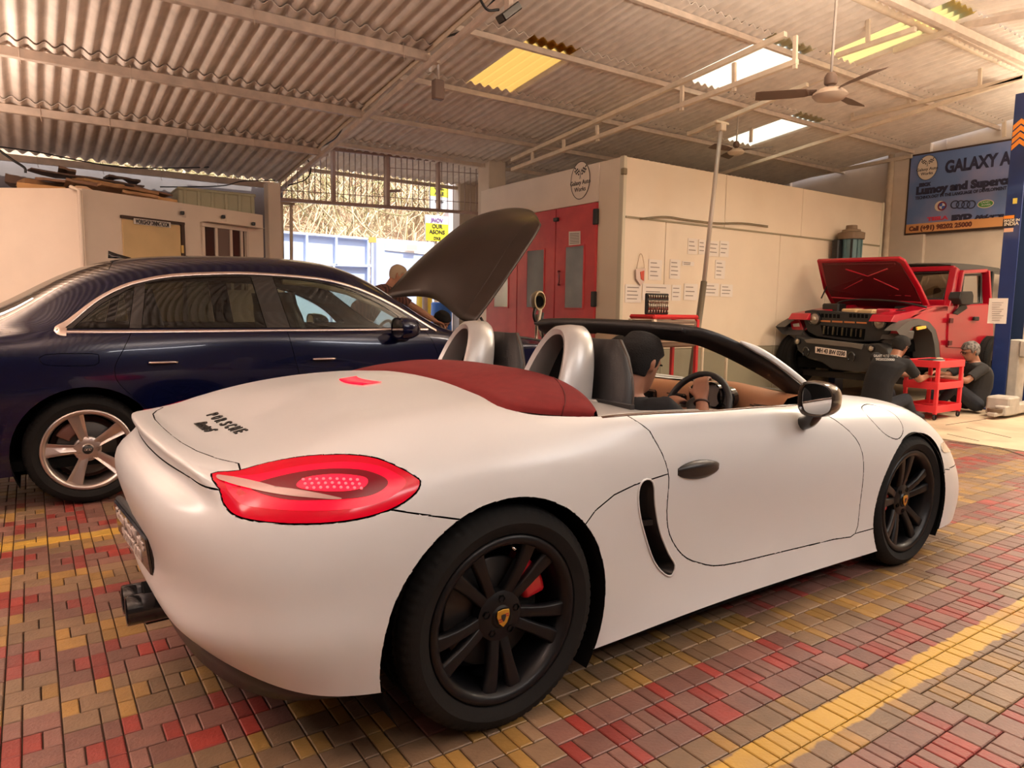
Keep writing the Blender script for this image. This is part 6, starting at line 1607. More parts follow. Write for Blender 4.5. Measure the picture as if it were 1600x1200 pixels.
# windscreen frame, glass
tA, tB = S(1492, 419, JY+.07), mir([S(1492, 419, JY+.07)])[0]
MB().bar(tA, tB, .07, .07).build('screen_top_rail', M_jred, jp, .01)
bA, bB = S(1479, 474, JY+.07), mir([S(1479, 474, JY+.07)])[0]
MB().bar(bA, bB, .09, .10).build('scuttle', M_jred, jp, .01)
MB().prism([tA+Vector((.02, .03, -.02)), bA+Vector((.02, .03, .02)), bB+Vector((.02, -.03, .02)), tB+Vector((.02, -.03, -.02))], (.006, 0, 0)).build('windscreen', MATS['offroad_glass'], jp)
MB().tube([tA+Vector((.0, .05, -.05)), bA+Vector((.0, .05, .06)), bB+Vector((.0, -.05, .06)), tB+Vector((.0, -.05, -.05))], .02, 6, closed=True).build('screen_seal', M_bk, jp)
# soft roof
R_ = []
for x, zz, k in ((tA.x-.03, 0, .98), (tA.x+.3, .03, 1), (tA.x+.75, .035, 1), (tA.x+1.5, .02, 1), (tA.x+1.85, -.06, .97)):
    R_.append([Vector((x, tA.y*k+(tB.y-tA.y)*k*t, tA.z+zz+.035+.05*math.sin(PI*t)**.5-(.09 if t in (0, 1) else 0))) for t in (0, .02, .15, .5, .85, .98, 1)])
MB().loft(R_, closed=False).build('soft_roof', mat('roof_canvas_grey', (.085, .075, .065), .9), jp, smooth=True)
for x in (tA.x+1.15, tA.x+1.8):
    for s_ in (-1, 1): MB().bar((x, s_*.70, .9), (x, s_*.70, tA.z), .06, .06).build('roof_bow', M_bk, jp, .01)
# grille
g1 = [F(u, v) for u, v in ((1257,486),(1268,484),(1330,488),(1384,491),(1394,497),(1394,512),(1386,528),(1372,534),(1330,534),(1276,526),(1262,518),(1256,503))]
gr = pr('grille', g1, (.10, 0, 0), M_jbk, .01)
for (u, v, r) in ((1272.5,498,8.6),(1374,504,9.4)):
    c = F(u, v, JX-.03); rr = abs(F(u, v-r).z-F(u, v).z)
    lm_ = MB().lathe([(rr*1.25, .06), (rr*1.22, -.01), (rr*1.02, -.015), (rr*.98, .01)], c=c, axis='x', n=28).build('lamp_ring', M_gbk, gr, smooth=True, angle=40)
    MB().lathe([(rr, .0), (rr*.8, -.012), (0, -.022)], c=c, axis='x', n=24).build('headlamp', mat('headlamp_glass', (.30, .25, .20), .1, .3, coat=1), gr, smooth=True)
    MB().lathe([(rr*.45, -.02), (rr*.42, -.03), (0, -.034)], c=c, axis='x', n=20).build('projector', mat('lamp_pale', (.55, .5, .4), .15, .6), gr, smooth=True)
for k in range(5):
    for u0 in (1283, 1327):
        u = u0+k*6.2; a = [F(u, 490+k*.3, JX-.005), F(u+4, 490+k*.3, JX-.005), F(u+4, 496+k*.3, JX-.005), F(u, 496+k*.3, JX-.005)]; pr('grille_slot', a, (.004, 0, 0), M_dark, 0, gr)
for k in range(4): 
    u = 1281+k*19; pr('amber_strip', [F(u, 500+k*.9, JX-.01), F(u+16, 500.8+k*.9, JX-.01), F(u+16, 503.5+k*.9, JX-.01), F(u, 502.5+k*.9, JX-.01)], (.008, 0, 0), mat('amber_dull', (.45, .16, .05), .3), 0, gr)
pr('grille_recess', [F(u, v, JX-.008) for u, v in ((1282,508),(1352,514),(1350,531),(1286,524))], (.004, 0, 0), M_dark, 0, gr)
for k in range(9):
    u = 1288+k*7.2; a = F(u, 509.5+k*.6, JX-.03); b_ = F(u-1, 522+k*.6, JX-.02); MB().bar(a, b_, .022, .03).build('grille_bar', M_gbk if k % 2 else mat('bar_satin', (.12, .10, .06), .3, .7), gr, .004)
# bumper
bp = [F(u, v, JX-.22) for u, v in ((1241,524),(1262,529),(1345,538),(1372,536),(1386,545),(1392,560),(1378,570),(1342,582),(1300,577),(1283,566),(1262,560),(1246,548))]
bu = pr('front_bumper', bp, (.25, 0, 0), M_jbk, .02, seg=2)
pr('bumper_top_plate', [F(u, v, JX-.25) for u, v in ((1256,531),(1272,529),(1348,538),(1345,546),(1330,543),(1260,536))], (.06, 0, 0), mat('bumper_grey', (.14, .125, .105), .5), .006, bu)
npl = pr('number_plate', [F(u, v, JX-.265) for u, v in ((1273.5,541.5),(1322,548.5),(1322,558.5),(1273.5,551.5))], (.012, 0, 0), mat('plate_white', (.80, .70, .62), .5), .003, bu)
a, b_ = F(1276, 550, JX-.268), F(1319.5, 556.2, JX-.268); me = textmesh('MH 43 BW 0200', .1, depth=.004, bold=.002); xs_ = [v.co.x for v in me.vertices]; k = (b_-a).length/(max(xs_)-min(xs_)); me.transform(Matrix.Diagonal((k, .85, 1, 1)))
me.transform(frame(a+Vector((0, 0, .0)), b_-a, (0, 0, 1))); link('lettering', me, ink, npl)
for (u, v, r) in ((1246,533.5,4),(1361,544.5,4.2)):
    c = F(u, v, JX-.235); rr = abs(F(u, v-r).z-F(u, v).z); MB().lathe([(rr*1.35, .02), (rr*1.3, -.012), (rr, -.014), (rr*.9, 0)], c=c, axis='x', n=20).build('fog_lamp_ring', M_gbk, bu, smooth=True, angle=40); MB().lathe([(rr, -.004), (0, -.014)], c=c, axis='x', n=20).build('fog_lamp', mat('lamp_pale', (.55, .5, .4), .15, .6), bu, smooth=True)
for (u, v) in ((1259,550),(1330,558)):
    c = F(u, v, JX-.27); MB().tube([c+Vector((0, .045*math.cos(t), .065*math.sin(t))) for t in np.linspace(-.9, PI+.9, 14)], .014, 8).build('tow_shackle', M_gbk, bu, smooth=True)
# bonnet raised on its rear hinge
HX, TX = JX+1.18, JX+.62
hq = [px(1276,407,0,TX)-Jo, px(1404,403,0,TX)-Jo, px(1413,408,0,TX+.02)-Jo, px(1438,450,0,(TX+HX)/2)-Jo, px(1456,489,0,HX)-Jo, px(1300,478,0,HX)-Jo, px(1286,452,0,(TX+HX)/2)-Jo]
bn = MB().prism(hq, (.035, 0, .03)).build('bonnet', M_jred, jp, bevel=.012, seg=2)
c_ = sum(hq, Vector())/len(hq); nU = (hq[1]-hq[0]).cross(hq[4]-hq[1]).normalized(); nU = nU if nU.x < 0 else -nU
def hb(u, v):
    r = ray(u, v); o_ = CAMO-Jo; t = (hq[0]-o_).dot(nU)/r.dot(nU); return o_+r*t+nU*.012
MB().prism([c_+(p-c_)*.90+nU*.004+Vector((0, 0, 0)) for p in hq], nU*.008).build('bonnet_lining', M_jred2, bn, bevel=.004)
for (a, b_, wd) in (((1322,420),(1358,431),.05),((1358,431),(1389,419),.05),((1312,455),(1350,436),.05),((1366,434),(1405,452),.05),((1300,464),(1440,472),.04),((1290,412),(1400,411),.035)):
    MB().bar(hb(*a), hb(*b_), wd, .022).build('bonnet_rib', M_jred2 if wd < .04 else M_jred, bn, .006)
for k in range(7): MB().bar(hb(1325+k*15, 457.5+k*.6), hb(1334+k*15, 458+k*.6), .022, .012).build('rib_slot', M_jred, bn, .003)
MB().tube([hb(1300, 431), hb(1284, 465)], .012, 6).build('gas_strut', M_bk, bn)
# engine bay
eb = MB(); eb.box(.10, 1.15, -.62, .62, .75, 1.02); eb.build('engine_bay', M_dark, jp)
e = lambda u, v, X: px(u, v, 0, X)-Jo
for (u0, v0, u1, v1, X, m, nm) in ((1314,482,1338,490,JX+.35,mat('cover_tan', (.62,.42,.22),.5),'engine_cover'),(1340,483,1364,491,JX+.35,mat('cover_tan', (.62,.42,.22),.5),'engine_cover'),(1368,482,1392,494,JX+.30,M_jred,'battery_box'),(1394,484,1412,492,JX+.4,M_bk,'air_box'),(1284,474,1310,485,JX+.5,M_bk,'fuse_box'),(1396,478,1450,487,JX+.9,M_bk,'scuttle_tray')):
    a, b_ = e(u0, v0, X), e(u1, v1, X); boxo(nm, X-JX, X-JX+.22, min(a.y, b_.y), max(a.y, b_.y), .95, a.z, m, jp, .02)
MB().tube(crom([e(1306, 485, JX+.6), e(1312, 472, JX+.6), e(1345, 468, JX+.6), e(1400, 471, JX+.6), e(1448, 480, JX+.6)], 5), .014, 6).build('bonnet_seal', M_bk, jp, smooth=True)
# seats and interior
for s_ in (-.36, .36):
    MB().box(1.95, 2.10, s_-.22, s_+.22, .8, 1.45).build('seat_back', M_leather, jp, bevel=.05, seg=3); MB().box(1.98, 2.08, s_-.12, s_+.12, 1.45, 1.66).build('headrest', M_leather, jp, bevel=.04, seg=3)
MB().box(1.25, 1.45, -.68, .68, .85, 1.27).build('dashboard', M_leather, jp, bevel=.05, seg=2)
MB().box(-.05, 3.0, -.60, .60, .48, .62).build('chassis', M_dark, jp)
MB().box(1.2, 3.0, -.68, .68, .60, .70).build('cabin_floor', M_dark, jp)
MB().box(.25, .33, -.85, .85, .33, .42).build('front_axle', M_jbk, jp)
# wheels: far front, both rear; the near front one is off, its hub bare
M_jw = mat('wheel_dark_alloy', (.03, .03, .03), .4, .5)
def jwheel(nm, x, y, z, s_, R=.375, W=.25):
    o_ = wheel(jp, nm, (x, y, z), R, .225, W, M_jw, {'kind': 'five', 'rot': .3}, None, 0, s_, None); return o_
zc = F(1238, 566, JX-.05).z
jwheel('front_wheel', .26, .82, .575, 1); jwheel('rear_wheel', 2.70, .80, .575, 1); jwheel('rear_wheel', 2.70, -.80, .575, -1)
MB().lathe([(.15, -.02), (.155, .01), (.06, .02), (.05, -.06), (0, -.06)], c=(.28, -.76, .56), axis='y', n=28).build('bare_hub', mat('disc_iron', (.22, .20, .19), .35, .9), jp, smooth=True, angle=40)
# ============================================================ two post lift
M_lblue = mat('lift_blue', (.012, .030, .13), .35, var=.1, coat=.3); M_lgrey = mat('lift_arm_grey', (.42, .38, .33), .45, var=.15, vscale=8); M_teal = mat('motor_teal', (.10, .19, .20), .4, var=.1)
lb = px(1543, 640, 2, 0); lx, ly = 10.62, 4.04
lift = thing('lift_post', 'blue vehicle lift post with orange chevrons at the right edge of the picture', 'lift', (lx, ly, 0)); Lo = Vector((lx, ly, 0))
XP = 10.62; L_ = lambda u, v, X=XP: px(u, v, 0, X)-Lo
yl, yr = L_(1543, 640).y, L_(1568, 640).y
H_ = 4.1
boxo('front_flange', 0, .012, yr, yl, 0, H_, M_lblue, lift, .004)
boxo('web', .012, .40, yl-.012, yl, 0, H_, M_lblue, lift, .003); boxo('back_flange', .40, .412, yr, yl, 0, H_, mat('lift_blue_dark', (.01, .02, .06), .5), lift, .003)
boxo('inner_face', .05, .39, yl-.03, yl-.014, 0, H_, mat('lift_inner_teal', (.05, .09, .10), .6), lift); boxo('lip', .40, .412, yr-.12, yr-.02, 0, H_, M_lblue, lift, .003)
boxo('base_plate', -.10, .52, yr-.25, yl+.10, .0015, .02, M_lblue, lift, .004)
for k in range(4):
    z0 = L_(1588, 228, XP-.004).z+k*(L_(1588, 197, XP-.004).z-L_(1588, 228, XP-.004).z)/3; yc, hw_ = (yl+yr)/2, (yl-yr)*.46
    MB().prism([Vector((-.003, yc+sy*hw_, z0-.05+dz)) for sy, dz in ((-1, 0), (0, .075), (1, 0), (1, .062), (0, .137), (-1, .062))], (-.002, 0, 0)).build('orange_chevron', mat('chevron_orange', (.85, .28, .03), .5), lift)
def lbl(name, u0, v0, u1, v1, m, X=XP-.004):
    a, b_ = L_(u0, v0, X), L_(u1, v1, X); return boxo(name, a.x-.003, a.x, b_.y, a.y, b_.z, a.z, m, lift)
nt_ = lbl('notice_sheet', 1546, 466, 1572, 506, mat('paper_white', (.80, .73, .66), .8)); mb = MB()
for k in range(9): a, b_ = L_(1550, 473+k*3.4, XP-.009), L_(1568-(k % 3)*3, 473+k*3.4, XP-.009); mb.bar(a, b_, .003, .006)
mb.build('printed_lines', M_ink2, nt_)['kind'] = 'stuff'
nt_ = lbl('origin_label', 1568, 337, 1585, 354, mat('label_black', (.03, .02, .02), .5))
a = L_(1568.5, 347, XP-.009); text('lettering', 'MADE IN', .045, frame(a, (0, -1, 0), (0, 0, 1)), mat('label_cream', (.8, .7, .55), .5), nt_, bold=.001); a = L_(1568.5, 353, XP-.009); text('lettering', 'INDIA', .062, frame(a, (0, -1, 0), (0, 0, 1)), mat('label_cream', (.8, .7, .55), .5), nt_, bold=.001)
a, b_ = L_(1568.5, 337.5, XP-.009), L_(1584.5, 341, XP-.009); boxo('flag_stripe', a.x-.002, a.x, b_.y, a.y, b_.z, a.z, mat('chevron_orange', (.85, .28, .03), .5), nt_)
lbl('small_label', 1569, 357, 1583, 362, mat('label_peach', (.75, .45, .3), .5)); lbl('yellow_sticker', 1583, 310, 1589, 318, mat('sticker_yellow', (.75, .6, .1), .5))
# carriage and arms
boxo('carriage', .06, .30, yr-.10, yr+.02, .12, .95, M_lgrey, lift, .01); boxo('latch_box', .02, .2, yr-.22, yr-.10, .72, .95, M_lgrey, lift, .02)
arm0 = px(1562, 642, 2, .1)-Lo; arm1 = px(1640, 628, 2, .1)-Lo
am = MB(); am.bar(arm0, arm1, .13, .12); arm = am.build('swing_arm', M_lgrey, lift, .012)
boxo('arm_pivot', arm0.x+.10, arm0.x+.42, arm0.y-.06, arm0.y+.20, .03, .26, M_lgrey, lift, .02)
MB().lathe([(.075, 0), (.08, .02), (.08, .05), (.04, .05), (.04, 0)], c=(arm0.x-.06, arm0.y+.03, .08), n=20).build('arm_pad', mat('pad_brown', (.12, .08, .05), .8), lift, smooth=True, angle=40)
MB().bar(arm0+Vector((-.16, .03, -.04)), arm0+Vector((.1, 0, -.02)), .10, .05).build('arm_end', M_lgrey, lift, .01)
MB().tube(crom([(.1, yr-.2, .9), (.2, yr-.30, .8), (.2, yr-.28, .45), (.12, yr-.2, .2)], 5), .012, 6).build('hose', M_bk, lift)
l2 = thing('lift_post', 'teal lift post with brown capped motor behind the red bonnet', 'lift', px(1312, 500, 1, 6.38)); l2.location.z = 0; Lo2 = Vector(l2.location); T = lambda u, v: px(u, v, 1, 6.38)-Lo2
zt, zb_ = T(1312, 373).z, T(1312, 403).z
boxo('post', -.12, .12, -.06, .06, 0, zb_-.1, M_lblue, l2, .01); boxo('motor_bracket', -.12, .12, -.14, .06, zb_-.34, zb_-.29, M_lblue, l2, .01)
hw = abs(T(1328, 385).x-T(1300, 385).x)/2*.62
MB().lathe([(hw, zb_-.3), (hw, zt), (hw*.9, zt)], c=(0, -.10, 0), n=24).build('motor', M_teal, l2, smooth=True, angle=40)
for k in range(10): a = 2*PI*k/10; MB().bar((hw*1.02*math.cos(a), hw*1.02*math.sin(a)-.10, zb_-.28), (hw*1.02*math.cos(a), hw*1.02*math.sin(a)-.10, zt-.02), .022, .03).build('cooling_fin', M_teal if k % 3 else M_bk, l2)
cz = T(1312, 364).z; dz_ = T(1312, 356).z; M_cap = mat('motor_cap_tan', (.20, .13, .075), .6)
MB().lathe([(0, zt-.01), (hw*1.25, zt-.01), (hw*1.28, cz), (hw*.9, cz+.02), (hw*.85, cz+.05), (hw*.55, cz+.06), (hw*.52, dz_+.04), (0, dz_+.05)], c=(0, -.10, 0), n=28).build('motor_cap', M_cap, l2, smooth=True, angle=30)
boxo('terminal_box', -hw*1.75, -hw*.9, -.06, .05, zb_-.06, zt-.02, M_bk, l2, .015)
a, b_ = px(1210, 408.5, 0, TX-.06), px(1300, 403.5, 0, TX-.06)
rd = MB().tube([a, b_], .010, 8).build('thin_rod', mat('rod_olive', (.20, .16, .10), .5), jp)
# ============================================================ red tool trolley in front
tf = px(1496, 651, 2, 0); tr_ = thing('tool_trolley', 'red three-shelf tool trolley between the two seated mechanics', 'trolley', (tf.x-.35, tf.y+.35, 0)); To = Vector(tr_.location)
M_tred = mat('trolley_red', (.72, .035, .045), .4)
XT1, YT0 = tf.x-To.x, tf.y-To.y; XT0, YT1 = XT1-.60, YT0+.36
wT = XT1-XT0
for x in (XT0, XT1):
    for y in (YT0, YT1): boxo('leg', x-.02, x+.02, y-.02, y+.02, .07, .70, M_tred, tr_, .004); MB().lathe([(.032, -.012), (.035, -.008), (.035, .008), (.032, .012)], c=(x, y, .037), axis='y', n=16).build('castor', M_bk, tr_, smooth=True)
for z in (.12, .40, .66):
    sh__ = boxo('shelf', XT0-.02, XT1+.02, YT0-.02, YT1+.02, z, z+.01, M_tred, tr_)
    for (x0, x1, y0, y1) in ((XT0-.024, XT1+.024, YT0-.026, YT0-.016), (XT0-.024, XT1+.024, YT1+.016, YT1+.026), (XT0-.026, XT0-.016, YT0-.02, YT1+.02), (XT1+.016, XT1+.026, YT0-.02, YT1+.02)): boxo('rim', x0, x1, y0, y1, z-.03, z+.055, M_tred, sh__, .003)
def ontr(name, label, cat, x, y, z, builder, grp=None):
    t_ = thing(name, label, cat, To+Vector((x, y, z))); builder(t_); return t_
ontr('black_tray', 'black plastic tool tray with grey strip on the top of the red trolley', 'tray', XT0+.34*wT, (YT0+YT1)/2, .671, lambda t_: (boxo('tray', -.16, .16, -.10, .10, 0, .05, M_bk, t_, .015), boxo('label_strip', -.12, .12, -.105, -.099, .01, .04, mat('strip_grey', (.5, .45, .42), .5), t_)))
ontr('rag', 'crumpled cream rag on the top shelf of the trolley', 'cloth', XT0+.70*wT, (YT0+YT1)/2, .671, lambda t_: MB().loft([[Vector(((.09-.03*k)*math.cos(a)*(1+.25*math.sin(3*a+k)), (.07-.02*k)*math.sin(a), .03*k)) for a in [2*PI*i/18 for i in range(18)]] for k in range(3)], cap=True).build('cloth', mat('rag_tan', (.55, .38, .25), .9), t_, smooth=True))
ontr('screwdriver', 'long dark screwdriver lying across the trolley top', 'tool', XT0+.66*wT, YT0+.04, .685, lambda t_: (MB().tube([(-.16, 0, 0), (.02, 0, 0)], .005, 6).build('shaft', M_chr, t_), MB().tube([(.02, 0, 0), (.12, .01, 0)], .013, 8).build('handle', M_bk, t_)))
for k in range(2): ontr('yellow_tool', 'yellow handled tool on the middle shelf, '+('left one' if k == 0 else 'right one'), 'tool', XT0+(.40+.22*k)*wT, YT0+.08, .422, lambda t_: (MB().tube([(-.06, 0, 0), (.05, 0, 0)], .012, 8).build('handle', mat('tool_yellow', (.80, .50, .05), .5), t_), MB().tube([(.05, 0, 0), (.11, 0, 0)], .006, 6).build('shaft', M_chr, t_)))
# ============================================================ people
def remeshed(bm, vox, name, m, parent, smooth=6):
    me = bpy.data.meshes.new(name); bmesh.ops.recalc_face_normals(bm, faces=bm.faces); bm.to_mesh(me); bm.free()
    o = bpy.data.objects.new(name, me); C.objects.link(o)
    md = o.modifiers.new('r', 'REMESH'); md.mode = 'VOXEL'; md.voxel_size = vox; md.use_smooth_shade = True
    ms = o.modifiers.new('s', 'SMOOTH'); ms.iterations = smooth; ms.factor = .5
    dg = bpy.context.evaluated_depsgraph_get(); dg.update(); me2 = bpy.data.meshes.new_from_object(o.evaluated_get(dg)); bpy.data.objects.remove(o)
    me2.polygons.foreach_set('use_smooth', [True]*len(me2.polygons)); return link(name, me2, m, parent)
def limb(mb, pts, rs, n=12, flat=1, side=None):
    """closed tapering tube with rounded ends"""
    pts = [Vector(p) for p in pts]; P = []; R = []
    d0 = (pts[0]-pts[1]).normalized(); d1 = (pts[-1]-pts[-2]).normalized()
    P += [pts[0]+d0*rs[0]*.9, pts[0]+d0*rs[0]*.6]; R += [rs[0]*.3, rs[0]*.8]
    k = 4
    for i in range(len(pts)-1):
        for j in range(k): t = j/k; P.append(pts[i].lerp(pts[i+1], t)); R.append(rs[i]*(1-t)+rs[i+1]*t)
    P.append(pts[-1]); R.append(rs[-1]); P += [pts[-1]+d1*rs[-1]*.6, pts[-1]+d1*rs[-1]*.9]; R += [rs[-1]*.8, rs[-1]*.3]
    mb.tube(P, R, n)
def eloft(mb, secs, n=20):
    """secs: (centre, side half vector, front half vector)"""
    mb.loft([[Vector(c)+Vector(s_)*math.copysign(abs(math.cos(a))**.8, math.cos(a))+Vector(f)*math.copysign(abs(math.sin(a))**.8, math.sin(a)) for a in [2*PI*i/n for i in range(n)]] for c, s_, f in secs], cap=True)
HR = [(-.118, .022, .070, .0), (-.108, .036, .082, .018), (-.088, .048, .090, .040), (-.06, .057, .091, .062), (-.03, .066, .089, .082), (0, .071, .091, .094), (.03, .074, .094, .100), (.06, .073, .090, .098), (.088, .062, .073, .083), (.108, .041, .047, .055), (.118, .015, .018, .02)]
def headgeo(mb, M, sc=1.0):
    n = 24; rings = []
    for z, w_, f, b_ in HR:
        rings.append([M @ Vector(((f if math.cos(a) > 0 else b_)*math.copysign(abs(math.cos(a))**.85, math.cos(a))*sc, w_*math.copysign(abs(math.sin(a))**.85, math.sin(a))*sc, z*sc)) for a in [2*PI*i/n for i in range(n)]])
    mb.loft(rings, cap=True)
    q = lambda x, y, z: M @ Vector((x*sc, y*sc, z*sc))
    limb(mb, [q(.085, 0, .012), q(.104, 0, -.022)], [.009*sc, .014*sc], 8); limb(mb, [q(.100, -.010, -.030), q(.100, .010, -.030)], [.009*sc, .009*sc], 8)
    limb(mb, [q(.088, -.022, -.058), q(.094, 0, -.056), q(.088, .022, -.058)], [.006*sc, .008*sc, .006*sc], 8); limb(mb, [q(.086, -.018, -.068), q(.090, 0, -.068), q(.086, .018, -.068)], [.006*sc, .008*sc, .006*sc], 8)
    limb(mb, [q(.086, -.045, .026), q(.092, -.015, .026)], [.008*sc, .008*sc], 8); limb(mb, [q(.086, .045, .026), q(.092, .015, .026)], [.008*sc, .008*sc], 8)
    for s_ in (-1, 1): limb(mb, [q(-.004, s_*.077, .018), q(-.010, s_*.080, .0), q(.002, s_*.075, -.028)], [.012*sc, .014*sc, .009*sc], 8)
    limb(mb, [q(-.015, 0, -.06), q(-.03, 0, -.15)], [.055*sc, .056*sc], 14)
def hairgeo(mb, M, sc=1.0, thick=.012, front=.058, back=-.085, vol=0):
    n = 28; rings = []
    for z, w_, f, b_ in HR:
        if z < back: continue
        ring = []
        for i in range(n):
            a = 2*PI*i/n; ca_, sa_ = math.cos(a), math.sin(a)
            # hair is proud where it grows: everywhere above the hairline, and down the back and sides
            lim = front if ca_ > .25 else (-.005 if ca_ > -.15 else back)
            t = thick+vol*max(0, z) if z >= lim-.005 else -.012
            ff = (f if ca_ > 0 else b_)+t; ring.append(M @ Vector((ff*math.copysign(abs(ca_)**.85, ca_)*sc, (w_+t)*math.copysign(abs(sa_)**.85, sa_)*sc, (z+(t if z > .1 else 0))*sc)))
        rings.append(ring)
    mb.loft(rings, cap=True)
def handgeo(mb, wrist, d, nrm, curl=.6, sc=1.0, left=False, spread=.10):
    d = Vector(d).normalized(); nrm = Vector(nrm); nrm = (nrm-d*nrm.dot(d)).normalized(); s_ = d.cross(nrm)*(1 if left else -1); W_ = Vector(wrist)
    for k, o_ in enumerate((-.030, -.010, .010, .030)): limb(mb, [W_+d*.0+s_*o_*.5*sc, W_+d*.045*sc+s_*o_*.9*sc, W_+d*.088*sc+s_*o_*sc], [.015*sc, .014*sc, .011*sc], 8)
    for k, (o_, L) in enumerate(((-.031, .072), (-.0105, .082), (.0105, .077), (.031, .060))):
        p = W_+d*.090*sc+s_*o_*sc; dd = (d+s_*(o_/.03)*spread).normalized(); P = [p]; a = 0
        for seg in (.45, .32, .23):
            a += curl; v = dd*math.cos(a)-nrm*math.sin(a)*-1*-1 if False else dd*math.cos(a)+nrm*math.sin(a); p = p+v*L*seg*sc; P.append(p)
        limb(mb, P, [.0098*sc, .0090*sc, .0080*sc, .0068*sc], 8)
    p = W_+d*.030*sc-s_*.026*sc; P = [p]; v = (d*.7-s_*.75+nrm*.35).normalized()
    for seg in (.035, .030, .024): p = p+v*seg*sc; P.append(p); v = (v*.85+d*.25+nrm*.35*curl).normalized()
    limb(mb, P, [.0150*sc, .0120*sc, .0105*sc, .0085*sc], 8)
def mkframe(fwd, up):
    f = Vector(fwd).normalized(); u = Vector(up); u = (u-f*u.dot(f)).normalized(); l_ = u.cross(f)
    return Matrix(((f.x, l_.x, u.x, 0), (f.y, l_.y, u.y, 0), (f.z, l_.z, u.z, 0), (0, 0, 0, 1)))
def person(name, label, loc, J, skin, hairm, shirtm, trousm, shoem, hair, hands, sleeve=.55, scale=1, vox=.0085, glasses=False, chest_w=.19, belly=.11):
    """J: world joints. head (centre), fwd, up, neck, chest, waist, hip, shL, shR, elL, elR, wrL, wrR, hpL, hpR, knL, knR, anL, anR, toL, toR"""
    t_ = thing(name, label, 'person', loc); o = Vector(loc); q = {k: (Vector(v)-o if k not in ('fwd', 'up') else Vector(v)) for k, v in J.items()}
    HM = Matrix.Translation(q['head']) @ mkframe(q['fwd'], q['up'])
    mb = MB(); headgeo(mb, HM); limb(mb, [q['head']+(q['neck']-q['head'])*.35, q['neck'], q['chest'].lerp(q['neck'], .6)], [.052, .056, .06], 14)
    ax = (q['shL']-q['shR']).normalized()
    def torso(mb, k):
        sp = (q['neck']-q['hip']).normalized(); fr = ax.cross(sp).normalized()*-1
        if fr.dot(q['fwd']) < 0: fr = -fr
        c = [q['hip']-sp*.06, q['hip'], q['waist'], q['chest'], q['chest'].lerp(q['neck'], .45), q['neck'].lerp(q['chest'], .22), q['neck']]
        w_ = [.13, .165, .150, chest_w*.92, chest_w*.98, chest_w*.72, .062]; d = [.09, .115, belly, .120, .112, .088, .058]
        ws = []
        for i in range(len(c)): ws.append((c[i], ax*(w_[i]*k+(k-1)*.0), fr*d[i]*k))
        eloft(mb, ws)
    torso(mb, 1.0)
    for s_ in 'LR':
        limb(mb, [q['sh'+s_].lerp(q['chest'], .25), q['sh'+s_], q['el'+s_]], [.06, .056, .042]); limb(mb, [q['el'+s_], q['el'+s_].lerp(q['wr'+s_], .3), q['wr'+s_]], [.042, .041, .027])
        limb(mb, [q['hp'+s_], q['kn'+s_]], [.088, .058]); limb(mb, [q['kn'+s_], q['kn'+s_].lerp(q['an'+s_], .3), q['an'+s_]], [.056, .056, .038])
        limb(mb, [q['an'+s_], q['to'+s_]], [.042, .032])
        hd = hands.get(s_)
        if hd: handgeo(mb, q['wr'+s_], hd[0], hd[1], hd[2], 1.0, s_ == 'L')
    body = remeshed(mb.bm, vox, 'body', skin, t_)
    # shirt with sleeves to sleeve*upper arm
    mb = MB(); torso(mb, 1.10)
    for s_ in 'LR': e_ = q['sh'+s_].lerp(q['el'+s_], sleeve); limb(mb, [q['sh'+s_].lerp(q['chest'], .35), q['sh'+s_], e_], [.072, .070, .060])
    bm = mb.bm
    # open the neck and cut the sleeves square
    sh_o = remeshed(bm, vox*1.2, 'shirt', shirtm, t_, 8)
    bm = bmesh.new(); bm.from_mesh(sh_o.data); sp = (q['neck']-q['chest']).normalized()
    nk = q['neck']+sp*.012
    bmesh.ops.delete(bm, geom=[v for v in bm.verts if (v.co-nk).length < .072 or ((v.co-nk).dot(sp) > 0 and (v.co-nk).length < .11)], context='VERTS')
    for s_ in 'LR':
        d_ = (q['el'+s_]-q['sh'+s_]).normalized(); c0 = q['sh'+s_].lerp(q['el'+s_], sleeve)
        dl = [v for v in bm.verts if (v.co-c0).dot(d_) > 0 and (v.co-c0).length < .11]; bmesh.ops.delete(bm, geom=dl, context='VERTS')
    dn = [v for v in bm.verts if (v.co-q['hip']).dot(sp) < -.03]; bmesh.ops.delete(bm, geom=dn, context='VERTS')
    bm.to_mesh(sh_o.data); bm.free(); sh_o.data.polygons.foreach_set('use_smooth', [True]*len(sh_o.data.polygons))
    md = sh_o.modifiers.new('t', 'SOLIDIFY'); md.thickness = .004
    mb = MB(); spn = (q['waist']-q['hip']).normalized()
    eloft(mb, [(q['hip']-spn*.09, ax*.14, (ax.cross(spn)*.10)), (q['hip'], ax*.178, ax.cross(spn)*.128), (q['hip']+spn*.07, ax*.168, ax.cross(spn)*.122)])
    for s_ in 'LR': limb(mb, [q['hp'+s_], q['kn'+s_]], [.100, .072]); limb(mb, [q['kn'+s_], q['an'+s_].lerp(q['kn'+s_], .12)], [.070, .052])
    remeshed(mb.bm, vox*1.3, 'trousers', trousm, t_, 6)
    for s_ in 'LR':
        mb = MB(); limb(mb, [q['an'+s_]+(q['to'+s_]-q['an'+s_]).normalized()*-.03, q['to'+s_]], [.050, .044]); 
        remeshed(mb.bm, .009, 'shoe', shoem, t_, 4)
    mb = MB(); hairgeo(mb, HM, **hair); remeshed(mb.bm, .006, 'hair', hairm, t_, 4)
